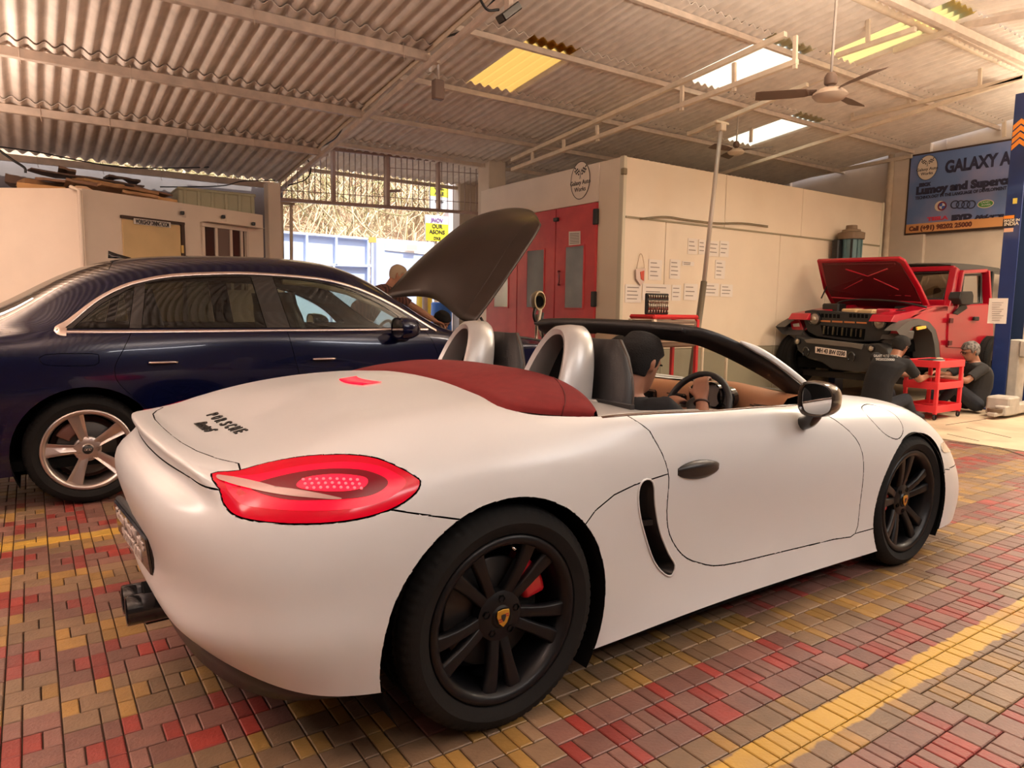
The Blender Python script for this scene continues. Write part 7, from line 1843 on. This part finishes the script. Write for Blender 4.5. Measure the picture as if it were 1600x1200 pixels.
    for s_ in (-1, 1):
        c = HM @ Vector((.088, s_*.031, .003)); mb = MB(); mb.tube([c-HM.to_3x3() @ Vector((.004, 0, 0)), c+HM.to_3x3() @ Vector((.003, 0, 0))], [.011, .006], 10); mb.build('eye', mat('eye_dark', (.03, .02, .015), .3), t_)
        c = HM @ Vector((.0965, s_*.030, .024)); a = HM @ Vector((.094, s_*.050, .020)); b_ = HM @ Vector((.099, s_*.014, .024)); MB().tube([a, c, b_], .004, 6).build('eyebrow', hairm, t_)
    return t_
def skinmat(name, col): return mat(name, col, .5, var=.12, vscale=14, spec=.4)
SK1 = skinmat('skin_brown', (.30, .135, .080)); SK2 = skinmat('skin_light_brown', (.42, .20, .12)); SK3 = skinmat('skin_tan', (.36, .165, .10))
M_tee = mat('tshirt_black', (.010, .010, .012), .9, bump=.3, bscale=30); M_tee2 = mat('tshirt_charcoal', (.022, .020, .020), .9, bump=.3, bscale=30); M_jean = mat('trousers_dark', (.022, .024, .032), .9, bump=.3, bscale=40); M_shoe = mat('shoe_dark', (.03, .03, .035), .6)
M_hbk = mat('hair_black', (.005, .004, .004), .85, bump=.8, bscale=220); M_hgr = mat('hair_grey', (.22, .19, .17), .7, bump=.8, bscale=220, col2=(.05, .045, .04), c2scale=30); M_hwh = mat('hair_silver', (.52, .40, .27), .7, bump=.8, bscale=220)
cw = lambda x, y, z: MW @ Vector((x, y, z))
cd = lambda x, y, z: MW.to_3x3() @ Vector((x, y, z))
# driver, seen from behind, right hand on the wheel
drv = person('person', 'person with short black hair in a black t-shirt driving, hand on the steering wheel', cw(.92, -.36, .44), dict(
    head=cw(1.035, -.365, 1.045), fwd=cd(.93, .10, -.30), up=cd(.28, .03, 1), neck=cw(.985, -.36, .915), chest=cw(.965, -.36, .77), waist=cw(.95, -.36, .60), hip=cw(.95, -.36, .49),
    shL=cw(1.0, -.19, .865), shR=cw(1.0, -.53, .865), elL=cw(1.20, -.10, .66), elR=cw(1.27, -.555, .68), wrL=cw(1.33, -.24, .79), wrR=cw(1.355, -.445, .875),
    hpL=cw(1.0, -.27, .48), hpR=cw(1.0, -.45, .48), knL=cw(1.42, -.25, .56), knR=cw(1.42, -.47, .56), anL=cw(1.72, -.25, .36), anR=cw(1.72, -.47, .36), toL=cw(1.80, -.25, .34), toR=cw(1.80, -.47, .34)),
    SK3, M_hbk, M_tee, M_jean, M_shoe, dict(thick=.009, front=.062, back=-.072, vol=.08), {'R': (cd(.30, .35, .9), cd(.9, .2, -.35), .75), 'L': (cd(.5, -.2, .6), cd(.6, 0, -.5), .8)}, sleeve=.8)
wr = cw(1.350, -.450, .862)-Vector(drv.location); dd = cd(.12, .10, .19).normalized()
mb = MB(); u_ = dd.cross(Vector((0, 0, 1))).normalized(); v_ = dd.cross(u_); mb.tube([wr+u_*.031*math.cos(a)+v_*.028*math.sin(a) for a in [2*PI*k/20 for k in range(20)]], .006, 6, closed=True); mb.build('bracelet', mat('bracelet_dark', (.05, .02, .015), .5), drv)
# grey haired man leaning into the saloon's engine bay
e1 = Vector((1, 0, 0)); 
def P_(u, v, Y): return px(u, v, 1, Y)
hd = P_(621, 431, 7.62)
man = person('person', 'person with short grey hair in a brown striped shirt leaning over the saloon engine', (hd.x-.25, 7.85, 0), dict(
    head=hd, fwd=(.80, -.42, -.42), up=(.45, -.05, .9), neck=hd+Vector((-.075, .03, -.135)), chest=hd+Vector((-.24, .08, -.27)), waist=hd+Vector((-.38, .14, -.44)), hip=hd+Vector((-.46, .18, -.60)),
    shL=hd+Vector((-.02, .26, -.20)), shR=hd+Vector((-.22, -.17, -.18)), elL=hd+Vector((.22, .10, -.40)), elR=hd+Vector((.06, -.30, -.36)), wrL=hd+Vector((.42, -.14, -.50)), wrR=hd+Vector((.28, -.42, -.52)),
    hpL=hd+Vector((-.44, .27, -.66)), hpR=hd+Vector((-.48, .09, -.66)), knL=hd+Vector((-.38, .28, hd.z*-1+.48)), knR=hd+Vector((-.42, .10, hd.z*-1+.48)), anL=hd+Vector((-.44, .30, -hd.z+.08)), anR=hd+Vector((-.46, .12, -hd.z+.08)), toL=hd+Vector((-.30, .28, -hd.z+.045)), toR=hd+Vector((-.32, .10, -hd.z+.045))),
    SK2, M_hwh, mat('shirt_brown', (.10, .045, .035), .9, bump=.2, bscale=40), M_jean, M_shoe, dict(thick=.012, front=.062, back=-.08), {'R': ((.7, -.5, -.3), (0, -.2, -1), .5), 'L': ((.7, -.5, -.3), (0, -.2, -1), .5)}, sleeve=.85, chest_w=.21, belly=.15)
shirt = [c for c in man.children if c.name.startswith('shirt')][0]; m = shirt.data.materials[0]; n, l = nodes(m); tc = n.new('ShaderNodeTexCoord'); wv = n.new('ShaderNodeTexWave'); wv.inputs['Scale'].default_value = 9; wv.bands_direction = 'X'; l.new(tc.outputs['Object'], wv.inputs[0]); mx = n.new('ShaderNodeMix'); mx.data_type = 'RGBA'; mx.inputs[6].default_value = (.045, .020, .018, 1); mx.inputs[7].default_value = (.17, .07, .05, 1); l.new(wv.outputs[1], mx.inputs[0]); l.new(mx.outputs[2], n['Principled BSDF'].inputs[0])
# crouching helper, only the head shows over the engine
hd = P_(690, 503, 7.35)
person('person', 'person with black hair crouching beyond the saloon engine, only the head showing', (hd.x, 7.6, 0), dict(
    head=hd, fwd=(.3, -.8, -.5), up=(0, -.3, 1), neck=hd+Vector((0, .06, -.13)), chest=hd+Vector((0, .16, -.32)), waist=hd+Vector((0, .26, -.48)), hip=hd+Vector((0, .34, -.60)),
    shL=hd+Vector((.18, .12, -.2)), shR=hd+Vector((-.18, .12, -.2)), elL=hd+Vector((.24, -.02, -.42)), elR=hd+Vector((-.24, -.02, -.42)), wrL=hd+Vector((.12, -.20, -.40)), wrR=hd+Vector((-.12, -.20, -.40)),
    hpL=hd+Vector((.1, .34, -.62)), hpR=hd+Vector((-.1, .34, -.62)), knL=hd+Vector((.16, .06, -hd.z+.42)), knR=hd+Vector((-.16, .06, -hd.z+.42)), anL=hd+Vector((.14, .26, -hd.z+.08)), anR=hd+Vector((-.14, .26, -hd.z+.08)), toL=hd+Vector((.15, .12, -hd.z+.045)), toR=hd+Vector((-.15, .12, -hd.z+.045))),
    SK1, M_hbk, M_tee2, M_jean, M_shoe, dict(thick=.016, front=.05, back=-.08), {'R': ((0, -1, 0), (0, 0, -1), .5), 'L': ((0, -1, 0), (0, 0, -1), .5)}, vox=.011)
# seated mechanic on the right, facing left in the picture
IL = Vector((-cb, sb, 0)); DP = Vector((sb, cb, 0)); UP = Vector((0, 0, 1))    # left in the picture, away from the camera, up
hd = P_(1517, 549, 4.12); fl_ = -hd.z
Q = lambda l_, d, u: hd+IL*l_+DP*d+UP*u
person('person', 'person with grey hair and glasses sitting on the floor beside the lift post', (hd.x, hd.y, 0), dict(
    head=hd, fwd=IL*.93+DP*.05-UP*.28, up=UP+IL*.25, neck=Q(-.06, 0, -.13), chest=Q(-.13, 0, -.30), waist=Q(-.14, .02, -.47), hip=Q(-.10, .03, fl_+.13),
    shL=Q(-.06, -.19, -.20), shR=Q(-.06, .19, -.20), elL=Q(.18, -.24, -.36), elR=Q(.18, .20, -.34), wrL=Q(.42, -.12, -.33), wrR=Q(.42, .05, -.28),
    hpL=Q(-.06, -.09, fl_+.12), hpR=Q(-.06, .11, fl_+.12), knL=Q(.30, -.20, fl_+.36), knR=Q(.30, .20, fl_+.34), anL=Q(.40, -.02, fl_+.07), anR=Q(.40, .18, fl_+.07), toL=Q(.50, -.03, fl_+.045), toR=Q(.50, .20, fl_+.045)),
    SK1, M_hgr, M_tee2, M_jean, M_shoe, dict(thick=.014, front=.06, back=-.07), {'R': (IL*.9-UP*.1, UP*-1, .6), 'L': (IL*.9+UP*.1, UP*-1, .6)}, sleeve=.8, belly=.14)
gp = [c for c in C.objects if c.name.startswith('person') and c.parent is None][-1]
HMq = Matrix.Translation(hd-Vector(gp.location)) @ mkframe(IL*.93+DP*.05-UP*.28, UP+IL*.25)
mb = MB()
for s_ in (-1, 1): mb.tube([HMq @ Vector((.103, s_*.033+.022*math.cos(a), .002+.017*math.sin(a))) for a in [2*PI*k/16 for k in range(16)]], .0022, 6, closed=True); mb.tube([HMq @ Vector((.100, s_*.056, .004)), HMq @ Vector((.0, s_*.084, .008))], .002, 5)
mb.tube([HMq @ Vector((.103, -.011, .004)), HMq @ Vector((.103, .011, .004))], .002, 5)
g_ = mb.build('glasses', mat('glasses_frame', (.05, .03, .02), .4), gp)
# mechanic on the left, back to us, bent over
hd = P_(1407, 541, 4.30); fl_ = -hd.z
Q = lambda l_, d, u: hd+IL*l_+DP*d+UP*u
person('person', 'person in black t-shirt with white shoulder print sitting by the off-roader wheel arch', (hd.x, hd.y, 0), dict(
    head=hd, fwd=IL*-.80+DP*.45-UP*.35, up=UP+IL*-.25, neck=Q(.07, -.05, -.12), chest=Q(.20, -.10, -.25), waist=Q(.28, -.10, -.42), hip=Q(.30, -.08, fl_+.15),
    shL=Q(.24, .10, -.14), shR=Q(.03, -.20, -.19), elL=Q(-.02, .22, -.33), elR=Q(-.16, -.16, -.38), wrL=Q(-.24, .14, -.36), wrR=Q(-.36, .02, -.36),
    hpL=Q(.28, .06, fl_+.13), hpR=Q(.28, -.16, fl_+.13), knL=Q(-.02, .22, fl_+.30), knR=Q(-.04, -.12, fl_+.26), anL=Q(.0, .0, fl_+.07), anR=Q(-.18, -.05, fl_+.07), toL=Q(-.10, .0, fl_+.045), toR=Q(-.28, -.05, fl_+.045)),
    SK1, M_hbk, M_tee, M_jean, M_shoe, dict(thick=.014, front=.055, back=-.08), {'R': (IL*-.9, UP*-1, .6), 'L': (IL*-.9, UP*-1, .6)}, sleeve=.75)
gp = [c for c in C.objects if c.name.startswith('person') and c.parent is None][-1]; go_ = Vector(gp.location)
bmt = bmesh.new(); shirt = [c for c in gp.children if c.name.startswith('shirt')][0]; bmt.from_mesh(shirt.data); tr3 = BVHTree.FromBMesh(bmt); bmt.free()
for k, (s_, u, v, wpx) in enumerate((('GALAXY AUTO WORKS', 1365, 557.5, 38), ('9820225000', 1368, 563, 30))):
    me = textmesh(s_, .035, depth=.002, bold=.0016); xs_ = [q.co.x for q in me.vertices]; x0_, x1_ = min(xs_), max(xs_)
    ok = 0
    for q in me.vertices:
        uu = u+(q.co.x-x0_)/(x1_-x0_)*wpx; vv = v-q.co.y/.025*3.8+ (uu-u)*.02; r = ray(uu, vv); h_ = tr3.ray_cast(CAMO-go_, r)
        if h_[0]: q.co = h_[0]-r*.006; ok += 1
        else: q.co = (P_(uu, vv, 4.30-.08)-go_)
    link('shirt_print', me, mat('print_white', (.75, .72, .7), .8), gp)
# ============================================================ ceiling fans, cables, loft clutter and workshop things
M_fan = mat('fan_brown', (.16, .10, .07), .5); M_fanc = mat('fan_cap_cream', (.50, .38, .29), .4)
def fan(c, ztop, R, label, a0=.3, rodm=None, sc=1.0, cap=None):
    t_ = thing('ceiling_fan', label, 'fan', c)
    MB().tube([(0, 0, .10*sc), (0.02, 0, ztop-c.z)], .012*sc, 10).build('down_rod', rodm or mat('rod_grey', (.30, .24, .20), .5), t_)
    MB().lathe([(0, .16*sc), (.035*sc, .155*sc), (.055*sc, .12*sc), (.055*sc, .075*sc), (.05*sc, .06*sc), (.03*sc, .05*sc), (.03*sc, .02*sc)], n=24).build('canopy', M_fan, t_, smooth=True, angle=40)
    MB().lathe([(.03*sc, .03*sc), (.09*sc, .02*sc), (.140*sc, -.015*sc), (.148*sc, -.035*sc), (.12*sc, -.065*sc), (.06*sc, -.078*sc), (0, -.08*sc)], n=36).build('motor', cap or M_fanc, t_, smooth=True, angle=50)
    for k in range(3):
        a = a0+2*PI*k/3; d = Vector((math.cos(a), math.sin(a), 0)); s_ = Vector((-math.sin(a), math.cos(a), 0)); rings = []
        for r, w_ in ((.11, .02), (.17, .025), (.20, .055), (.30, .068), (R-.05, .075), (R, .060)):
            r *= sc if r < .2 else 1; tw = .018
            rings.append([d*r+s_*w_+UP*(tw+.0), d*r+s_*w_+UP*(tw+.003), d*r-s_*w_+UP*(-tw+.003), d*r-s_*w_-UP*tw])
        MB().loft(rings, cap=True, smooth=False).build('blade', M_fan, t_, bevel=.0)
    return t_
UP = Vector((0, 0, 1))
c = px(1297, 143, 2, 3.2); fan(c, 4.45, .62, 'brown three blade ceiling fan with cream motor below the skylight', .15)
c = px(1150, 235, 2, 3.55); fan(c, px(1160, 80, 1, c.y).z if False else 4.2, .50, 'small pale ceiling fan on a long rod beyond the prop pole', 1.0, mat('rod_cream', (.6, .5, .4), .5), .8, M_steelw)
def cable(name, pts, r, m, label, cat='cable', n=8):
    o = MB().tube(crom(pts, n), r, 6).build(name, m, smooth=True); return tag(o, label, cat)
rfz = lambda y: 4.50-.118*y
def rp(u, v, dx=0, dz=0):
    p = px(u, v, 0, XRAF); return p+Vector((dx, 0, dz))
cable('power_cable', [rp(790, -20), rp(745, 30), rp(720, 50), rp(672, 64), rp(650, 76), rp(640, 95), rp(610, 130), rp(572, 160), rp(548, 162)], .011, M_bk, 'thick black cable sagging along the long rafter')
cable('power_cable', [rp(545, 176), rp(538, 195), rp(525, 215), rp(505, 228), rp(480, 240)], .009, M_bk, 'black cable hanging below the lower part of the rafter')
pl_ = lambda u, v: px(u, v, 1, 11.45)
cable('white_cable', [pl_(-10, 200), pl_(60, 216), pl_(140, 236), pl_(230, 247), pl_(330, 248), pl_(420, 240), pl_(500, 231)], .012, M_steelw, 'cream cable sagging across the roof above the dining room')
cable('loft_cable', [pl_(-10, 228), pl_(60, 238), pl_(130, 252), pl_(200, 262), pl_(300, 262), pl_(380, 258)], .009, M_bk, 'black cable under the eaves above the cardboard')
cable('loft_cable', [pl_(250, 292), pl_(300, 292), pl_(350, 290), pl_(380, 283), pl_(430, 282)], .009, M_bk, 'black cable drooping behind the green tank')
cable('loft_cable', [px(-5, 232, 1, 10.4), px(20, 250, 1, 10.4), px(38, 262, 1, 10.4), px(40, 270, 1, 10.4)], .016, M_bk, 'short black cable at the far left above the cardboard')
cable('gate_cable', [px(478, 245, 1, 10.45), px(486, 262, 1, 10.45), px(478, 280, 1, 10.45), px(450, 290, 1, 10.45)], .01, M_bk, 'black cable looping in front of the grille')
# lamp fitting hanging at the top, and a switch box below the rafter
p = px(795, 20, 1, 4.6); t_ = thing('flood_lamp', 'black lamp fitting hanging from the roof at the top centre', 'lamp', p)
MB().box(-.02, .02, -.03, .03, 0, .5).build('bracket', M_steel, t_); M_ = Matrix.Rotation(-.7, 4, 'Y'); MB().box(-.10, .10, -.05, .05, -.03, .03, M_).build('housing', M_gbk, t_, bevel=.008)
MB().tube(crom([(-.09, 0, .0), (-.2, 0, -.02), (-.28, 0, .1), (-.3, 0, .3)], 5), .01, 6).build('flex', M_bk, t_)
p = px(685, 125, 0, XRAF+.25); t_ = thing('hanging_switch_box', 'small brown switch box hanging below the rafter', 'box', p)
MB().tube([(0, 0, .0), (0, 0, .28)], .012, 8).build('rod', M_steel, t_); MB().box(-.06, .06, -.03, .05, -.20, .0).build('box', mat('switch_brown', (.20, .13, .10), .5), t_, bevel=.01)
p = px(672, 98, 0, XRAF+.2); t_ = thing('junction_bracket', 'pale junction bracket where the purlin meets the rafter', 'bracket', p)
MB().prism([(0, -.05, .06), (0, .05, .05), (0, .02, -.09)], (.03, 0, 0)).build('plate', M_white, t_, bevel=.005)
# prop pole in the middle of the floor
a, b_ = px(1127, 194, 1, 6.15), px(1090, 500, 1, 5.95); d = (b_-a).normalized(); f_p = a+d*((a.z)/-d.z)
t_ = thing('prop_pole', 'tall grey telescopic prop pole in front of the booth wall, dark at its lower end', 'pole', f_p); o_ = Vector(f_p)
mid_ = px(1100, 440, 1, 5.99)
MB().tube([a-o_, mid_-o_], .028, 14).build('upper_tube', mat('pole_pale', (.55, .48, .42), .4, .3), t_, smooth=True); MB().tube([mid_-o_, Vector((0, 0, .02))], .040, 14).build('lower_tube', mat('pole_olive', (.16, .13, .09), .5, .3), t_, smooth=True)
MB().lathe([(0, 0), (.13, 0), (.13, .012), (.03, .03), (0, .03)], n=24).build('foot', M_bk, t_)
MB().box(a.x-o_.x-.12, a.x-o_.x+.12, -.03+a.y-o_.y, .03+a.y-o_.y, a.z-o_.z, a.z-o_.z+.03).build('head_plate', M_steelw, t_, bevel=.005); MB().box(a.x-o_.x-.05, a.x-o_.x+.05, -.05+a.y-o_.y, .05+a.y-o_.y, a.z-o_.z-.09, a.z-o_.z).build('clamp', M_steelw, t_, bevel=.01)
# loft clutter on the dining room roof: sheets of cardboard and board
Z0 = WH+.051
M_cb = [mat('cardboard', (.42, .25, .13), .9, var=.15, vscale=5), mat('cardboard_dark', (.28, .17, .11), .9, var=.15), mat('board_umber', (.17, .115, .09), .85), mat('cardboard_bright', (.60, .36, .16), .85)]
rl = random.Random(11)
def lw(u, v, Y): return px(u, v, 1, Y)
items = [((30, 282), (140, 300), 10.6, 0, .05), ((60, 275), (170, 293), 10.3, 1, .03), ((10, 278), (60, 292), 10.9, 2, .10), ((45, 266), (220, 288), 10.9, 2, .02), ((90, 262), (118, 272), 11.0, 1, .03), ((100, 280), (200, 305), 10.1, 1, .03),
         ((150, 284), (240, 306), 9.95, 0, .03), ((120, 277), (185, 292), 10.6, 3, .03), ((190, 296), (245, 312), 9.75, 0, .03), ((225, 305), (277, 322), 9.8, 3, .09), ((165, 272), (215, 284), 11.1, 2, .03), ((36, 290), (110, 301), 10.2, 3, .06), ((200, 290), (262, 308), 10.2, 1, .02)]
zz = Z0; lab = ['topmost at the far left', 'dark one near the left end', 'folded one at the extreme left', 'long dark one lying across the pile', 'short one under the eaves', 'dark one in the middle of the pile', 'long tan one sloping down right', 'bright one in the middle', 'tan one near the right end', 'bright flat carton at the right end, above the yellow door', 'small dark one at the back', 'bright one along the wall edge', 'thin dark one behind the bright carton']
for i, (p0, p1, Y, mi, th) in enumerate(items):
    a, b_ = lw(*p0, Y), lw(*p1, Y); cx = (a.x+b_.x)/2; W_ = b_.x-a.x; cz = max(Z0+.02, (a.z+b_.z)/2-.02)
    t_ = thing('cardboard_sheet', 'flattened cardboard on the loft, '+lab[i], 'cardboard', (cx, Y, cz), group='flattened cardboard on the dining room roof'); t_.rotation_euler = (rl.uniform(-.05, .10), (a.z-b_.z)/W_*.55+rl.uniform(-.04, .04), rl.uniform(-.25, .25))
    D_ = rl.uniform(.35, .6); bm = bmesh.new(); N = 8; top_ = []; 
    rows_ = [[Vector((-W_/2+W_*k/N, -D_/2+D_*j/4, th/2+.03*math.sin(k*.9+i)*(j/4)+.01*rl.random())) for k in range(N+1)] for j in range(5)]
    V1 = [[bm.verts.new(p) for p in r_] for r_ in rows_]; V0 = [[bm.verts.new(p-UP*th) for p in r_] for r_ in rows_]
    for j in range(4):
        for k in range(N): bm.faces.new((V1[j][k], V1[j][k+1], V1[j+1][k+1], V1[j+1][k])); bm.faces.new((V0[j][k], V0[j+1][k], V0[j+1][k+1], V0[j][k+1]))
    for k in range(N): bm.faces.new((V0[0][k], V0[0][k+1], V1[0][k+1], V1[0][k])); bm.faces.new((V1[4][k], V1[4][k+1], V0[4][k+1], V0[4][k]))
    for j in range(4): bm.faces.new((V0[j+1][0], V0[j][0], V1[j][0], V1[j+1][0])); bm.faces.new((V0[j][N], V0[j+1][N], V1[j+1][N], V1[j][N]))
    frombm('sheet', bm, M_cb[mi], t_)
for i, (p0, Y, m_, lb_) in enumerate((((20, 292), 10.1, mat('bundle_pink', (.45, .2, .17), .9), 'pinkish rolled bundle at the left end of the loft pile'), ((128, 298), 9.35, mat('rag_tan', (.55, .38, .25), .9), 'pale crumpled rag on the loft edge above the drain pipe'), ((150, 300), 9.6, mat('rag_grey', (.35, .30, .26), .9), 'grey rags on the loft edge beside the pale rag'))):
    a = lw(*p0, Y); t_ = thing('rag', lb_, 'cloth', (a.x, Y, Z0))
    MB().loft([[Vector(((.20-.05*k)*math.cos(t)*(1+.2*math.sin(3*t+k+i)), (.12-.03*k)*math.sin(t), .035*k)) for t in [2*PI*q/18 for q in range(18)]] for k in range(4)], cap=True).build('cloth', m_, t_, smooth=True)
a, b_ = lw(278, 300, 10.05), lw(399, 330, 10.05); t_ = thing('water_tank', 'pale green ribbed plastic trough on the loft edge above the window', 'tank', (a.x, 10.05, Z0))
W_ = b_.x-a.x; H0 = lw(340, 299, 10.05).z-Z0; M_tank = mat('tank_green', (.46, .46, .32), .5, var=.06)
MB().box(0, W_, 0, .5, 0, H0).build('tank', M_tank, t_, bevel=.03, seg=3)
for k in range(6): x = W_*(.06+.175*k); MB().box(x, x+.045, -.02, .01, .02, H0-.02).build('rib', M_tank, t_, bevel=.012, seg=2)
MB().box(-.01, W_+.01, -.02, .52, H0-.03, H0+.01).build('rim', M_tank, t_, bevel=.012)
# security camera boxes on the dining wall
for (u, v, nm, lb_) in ((283, 333, 'wall_camera', 'tiny dark camera on the wall right of the yellow door'), (347, 339, 'wall_camera', 'tiny dark camera above the window hood'), (394, 350, 'wall_lamp', 'small dark fitting at the right end of the window hood')):
    p = onwall(u, v); t_ = thing(nm, lb_, 'camera' if 'camera' in nm else 'lamp', p+nW*.02); MB().box(-.022, .022, -.03, .03, -.02, .02).build('housing', M_bk, t_, bevel=.006); MB().box(-.05, .05, .02, .05, -.045, .04).build('back_box', M_white, t_, bevel=.005)
# welding mask on its stand
a = px(838, 474, 1, 6.15); t_ = thing('mask_stand', 'cream and black welding mask hanging on a stand before the red booth doors', 'mask', (a.x, 6.15, 0))
MB().tube([(0, 0, .02), (.01, 0, a.z-.12)], .018, 10).build('stand', M_chr, t_); MB().lathe([(0, 0), (.16, 0), (.16, .015), (0, .03)], n=20).build('foot', M_bk, t_)
rings = []
for x, sc in ((-.09, .35), (-.06, .8), (0, 1), (.05, .98), (.055, .84)): rings.append([Vector((-.0+.075*sc*math.cos(q), x*1.0+.02, a.z+.03+.105*sc*math.sin(q))) for q in [2*PI*k/20 for k in range(20)]])
rings = [[Vector((p.x, -p.y, p.z)) for p in r_] for r_ in rings]
MB().loft(rings, cap=False).build('shell', mat('mask_cream', (.62, .50, .30), .5), t_, smooth=True, angle=50); MB().lathe([(0, -.045), (.062, -.05)], c=(0, 0, a.z+.02), axis='y', n=20).build('opening', M_dark, t_)
for k, (dx, z0, z1) in enumerate(((-.05, -.05, -.22), (.02, -.07, -.35), (.05, -.10, -.40))): MB().tube(crom([(dx, -.05, a.z+z0), (dx-.03, -.07, a.z+(z0+z1)/2), (dx+.02, -.05, a.z+z1)], 5), .018, 8).build('strap', M_bk if k != 1 else mat('strap_cream', (.6, .5, .38), .7), t_, smooth=True)
# red tool chest with an open socket set on it
a = px(1012, 493, 1, 5.5); b_ = px(1083, 493, 1, 5.5); ch_ = thing('tool_chest', 'red steel tool chest on legs behind the white car windscreen', 'cabinet', (a.x, 5.40, 0)); W_ = b_.x-a.x; zc_ = px(1060, 492, 1, 5.40).z
M_ch = mat('chest_red', (.60, .02, .025), .35)
for x in (.02, W_-.02):
    for y in (.02, .38): boxo('leg', x-.02, x+.02, y-.02, y+.02, 0.002, zc_-.05, M_ch if x > .1 else M_steelw, ch_, .003)
boxo('top_tray', 0, W_, 0, .40, zc_-.05, zc_, M_ch, ch_, .02, None); boxo('drawer_unit', .02, W_-.02, .02, .38, zc_-.36, zc_-.06, mat('chest_grey', (.30, .22, .16), .5), ch_, .01)
for k in range(3): d_ = boxo('drawer', .04, W_-.04, .005, .03, zc_-.35+k*.095, zc_-.265+k*.095, mat('drawer_dark', (.16, .10, .07), .5), ch_, .005); boxo('handle', .10, W_-.10, -.01, .005, zc_-.30+k*.095, zc_-.29+k*.095, M_chr, d_)
boxo('low_shelf', 0, W_, 0, .40, .25, .28, M_ch, ch_, .005)
a = px(1010, 491, 1, 5.6); b_ = px(1046, 459, 1, 5.6); ss_ = thing('socket_set', 'open black socket set case standing on the red tool chest', 'toolbox', (a.x, 5.60, zc_)); W_ = b_.x-a.x; Hs = b_.z-zc_
boxo('case_lid', 0, W_, 0, .04, 0, Hs, M_bk, ss_, .01)
for r_ in range(4):
    nk = (9, 12, 11, 8)[r_]; zz = Hs*(.84-.23*r_); hh = (.035, .03, .085, .03)[r_]
    for k in range(nk):
        x = W_*(.08+.84*k/(nk-1)); MB().tube([(x, -.008, zz-hh*.5), (x, -.008, zz+hh*.5)], .009, 6).build('socket', mat('socket_steel', (.45, .38, .30), .3, .8), ss_)
# drums by the entrance
for (u, v, Y, m_, lb_, R_) in ((663, 460, 12.8, mat('drum_yellow', (.80, .50, .02), .5), 'yellow plastic drum seen under the raised bonnet', .16), (690, 474, 12.0, mat('drum_blue', (.04, .16, .50), .5), 'blue plastic drum seen under the raised bonnet', .20)):
    p = px(u, v, 1, Y); t_ = thing('drum', lb_, 'drum', (p.x, Y, 0)); h_ = p.z
    prof = [(0, .001), (R_, .001)]+[(R_*(1+.03*(k % 2)), h_*(k+.5)/9) for k in range(9)]+[(R_, h_), (R_*.9, h_+.02), (0, h_+.02)]
    MB().lathe(prof, n=28).build('barrel', m_, t_, smooth=True, angle=40); MB().lathe([(R_*.2, h_+.02), (R_*.2, h_+.05), (0, h_+.05)], c=(R_*.4, 0, 0), n=14).build('cap', M_bk, t_)
p = px(664, 470, 1, 11.3); tag(MB().tube([(p.x, 11.3, 0.001), (p.x, 11.3, 1.75)], .05, 12).build('bollard_post', M_steel), 'grey steel post standing between the yellow and blue drums', 'post')
# panels leaning in the booth corner, white pedestal posts seen through the windscreen
for k, u in enumerate((1098, 1136)):
    p = px(u, 540, 1, 6.3); t_ = thing('stand_post', 'thin cream stand post near the booth wall, '+('left of the pair' if k == 0 else 'right of the pair'), 'post', (p.x, 6.3, 0)); MB().tube([(0, 0, .01), (0, 0, p.z+.05-.02*k)], .02, 8).build('tube', M_steelw, t_); MB().lathe([(0, .001), (.10, .001), (.10, .012), (0, .02)], n=18).build('base', M_steelw, t_)
p = px(1150, 480, 1, BY0-.003)
# brown carton at the far right edge
p = px(1590, 605, 2, 0); q = px(1596, 585, 1, 3.9); t_ = thing('carton', 'brown carton on the floor at the right edge behind the lift', 'box', (12.2, 4.1, 0)); MB().box(-.3, .3, -.25, .25, .001, .62).build('carton', mat('carton_brown', (.30, .12, .08), .8), t_, bevel=.01)
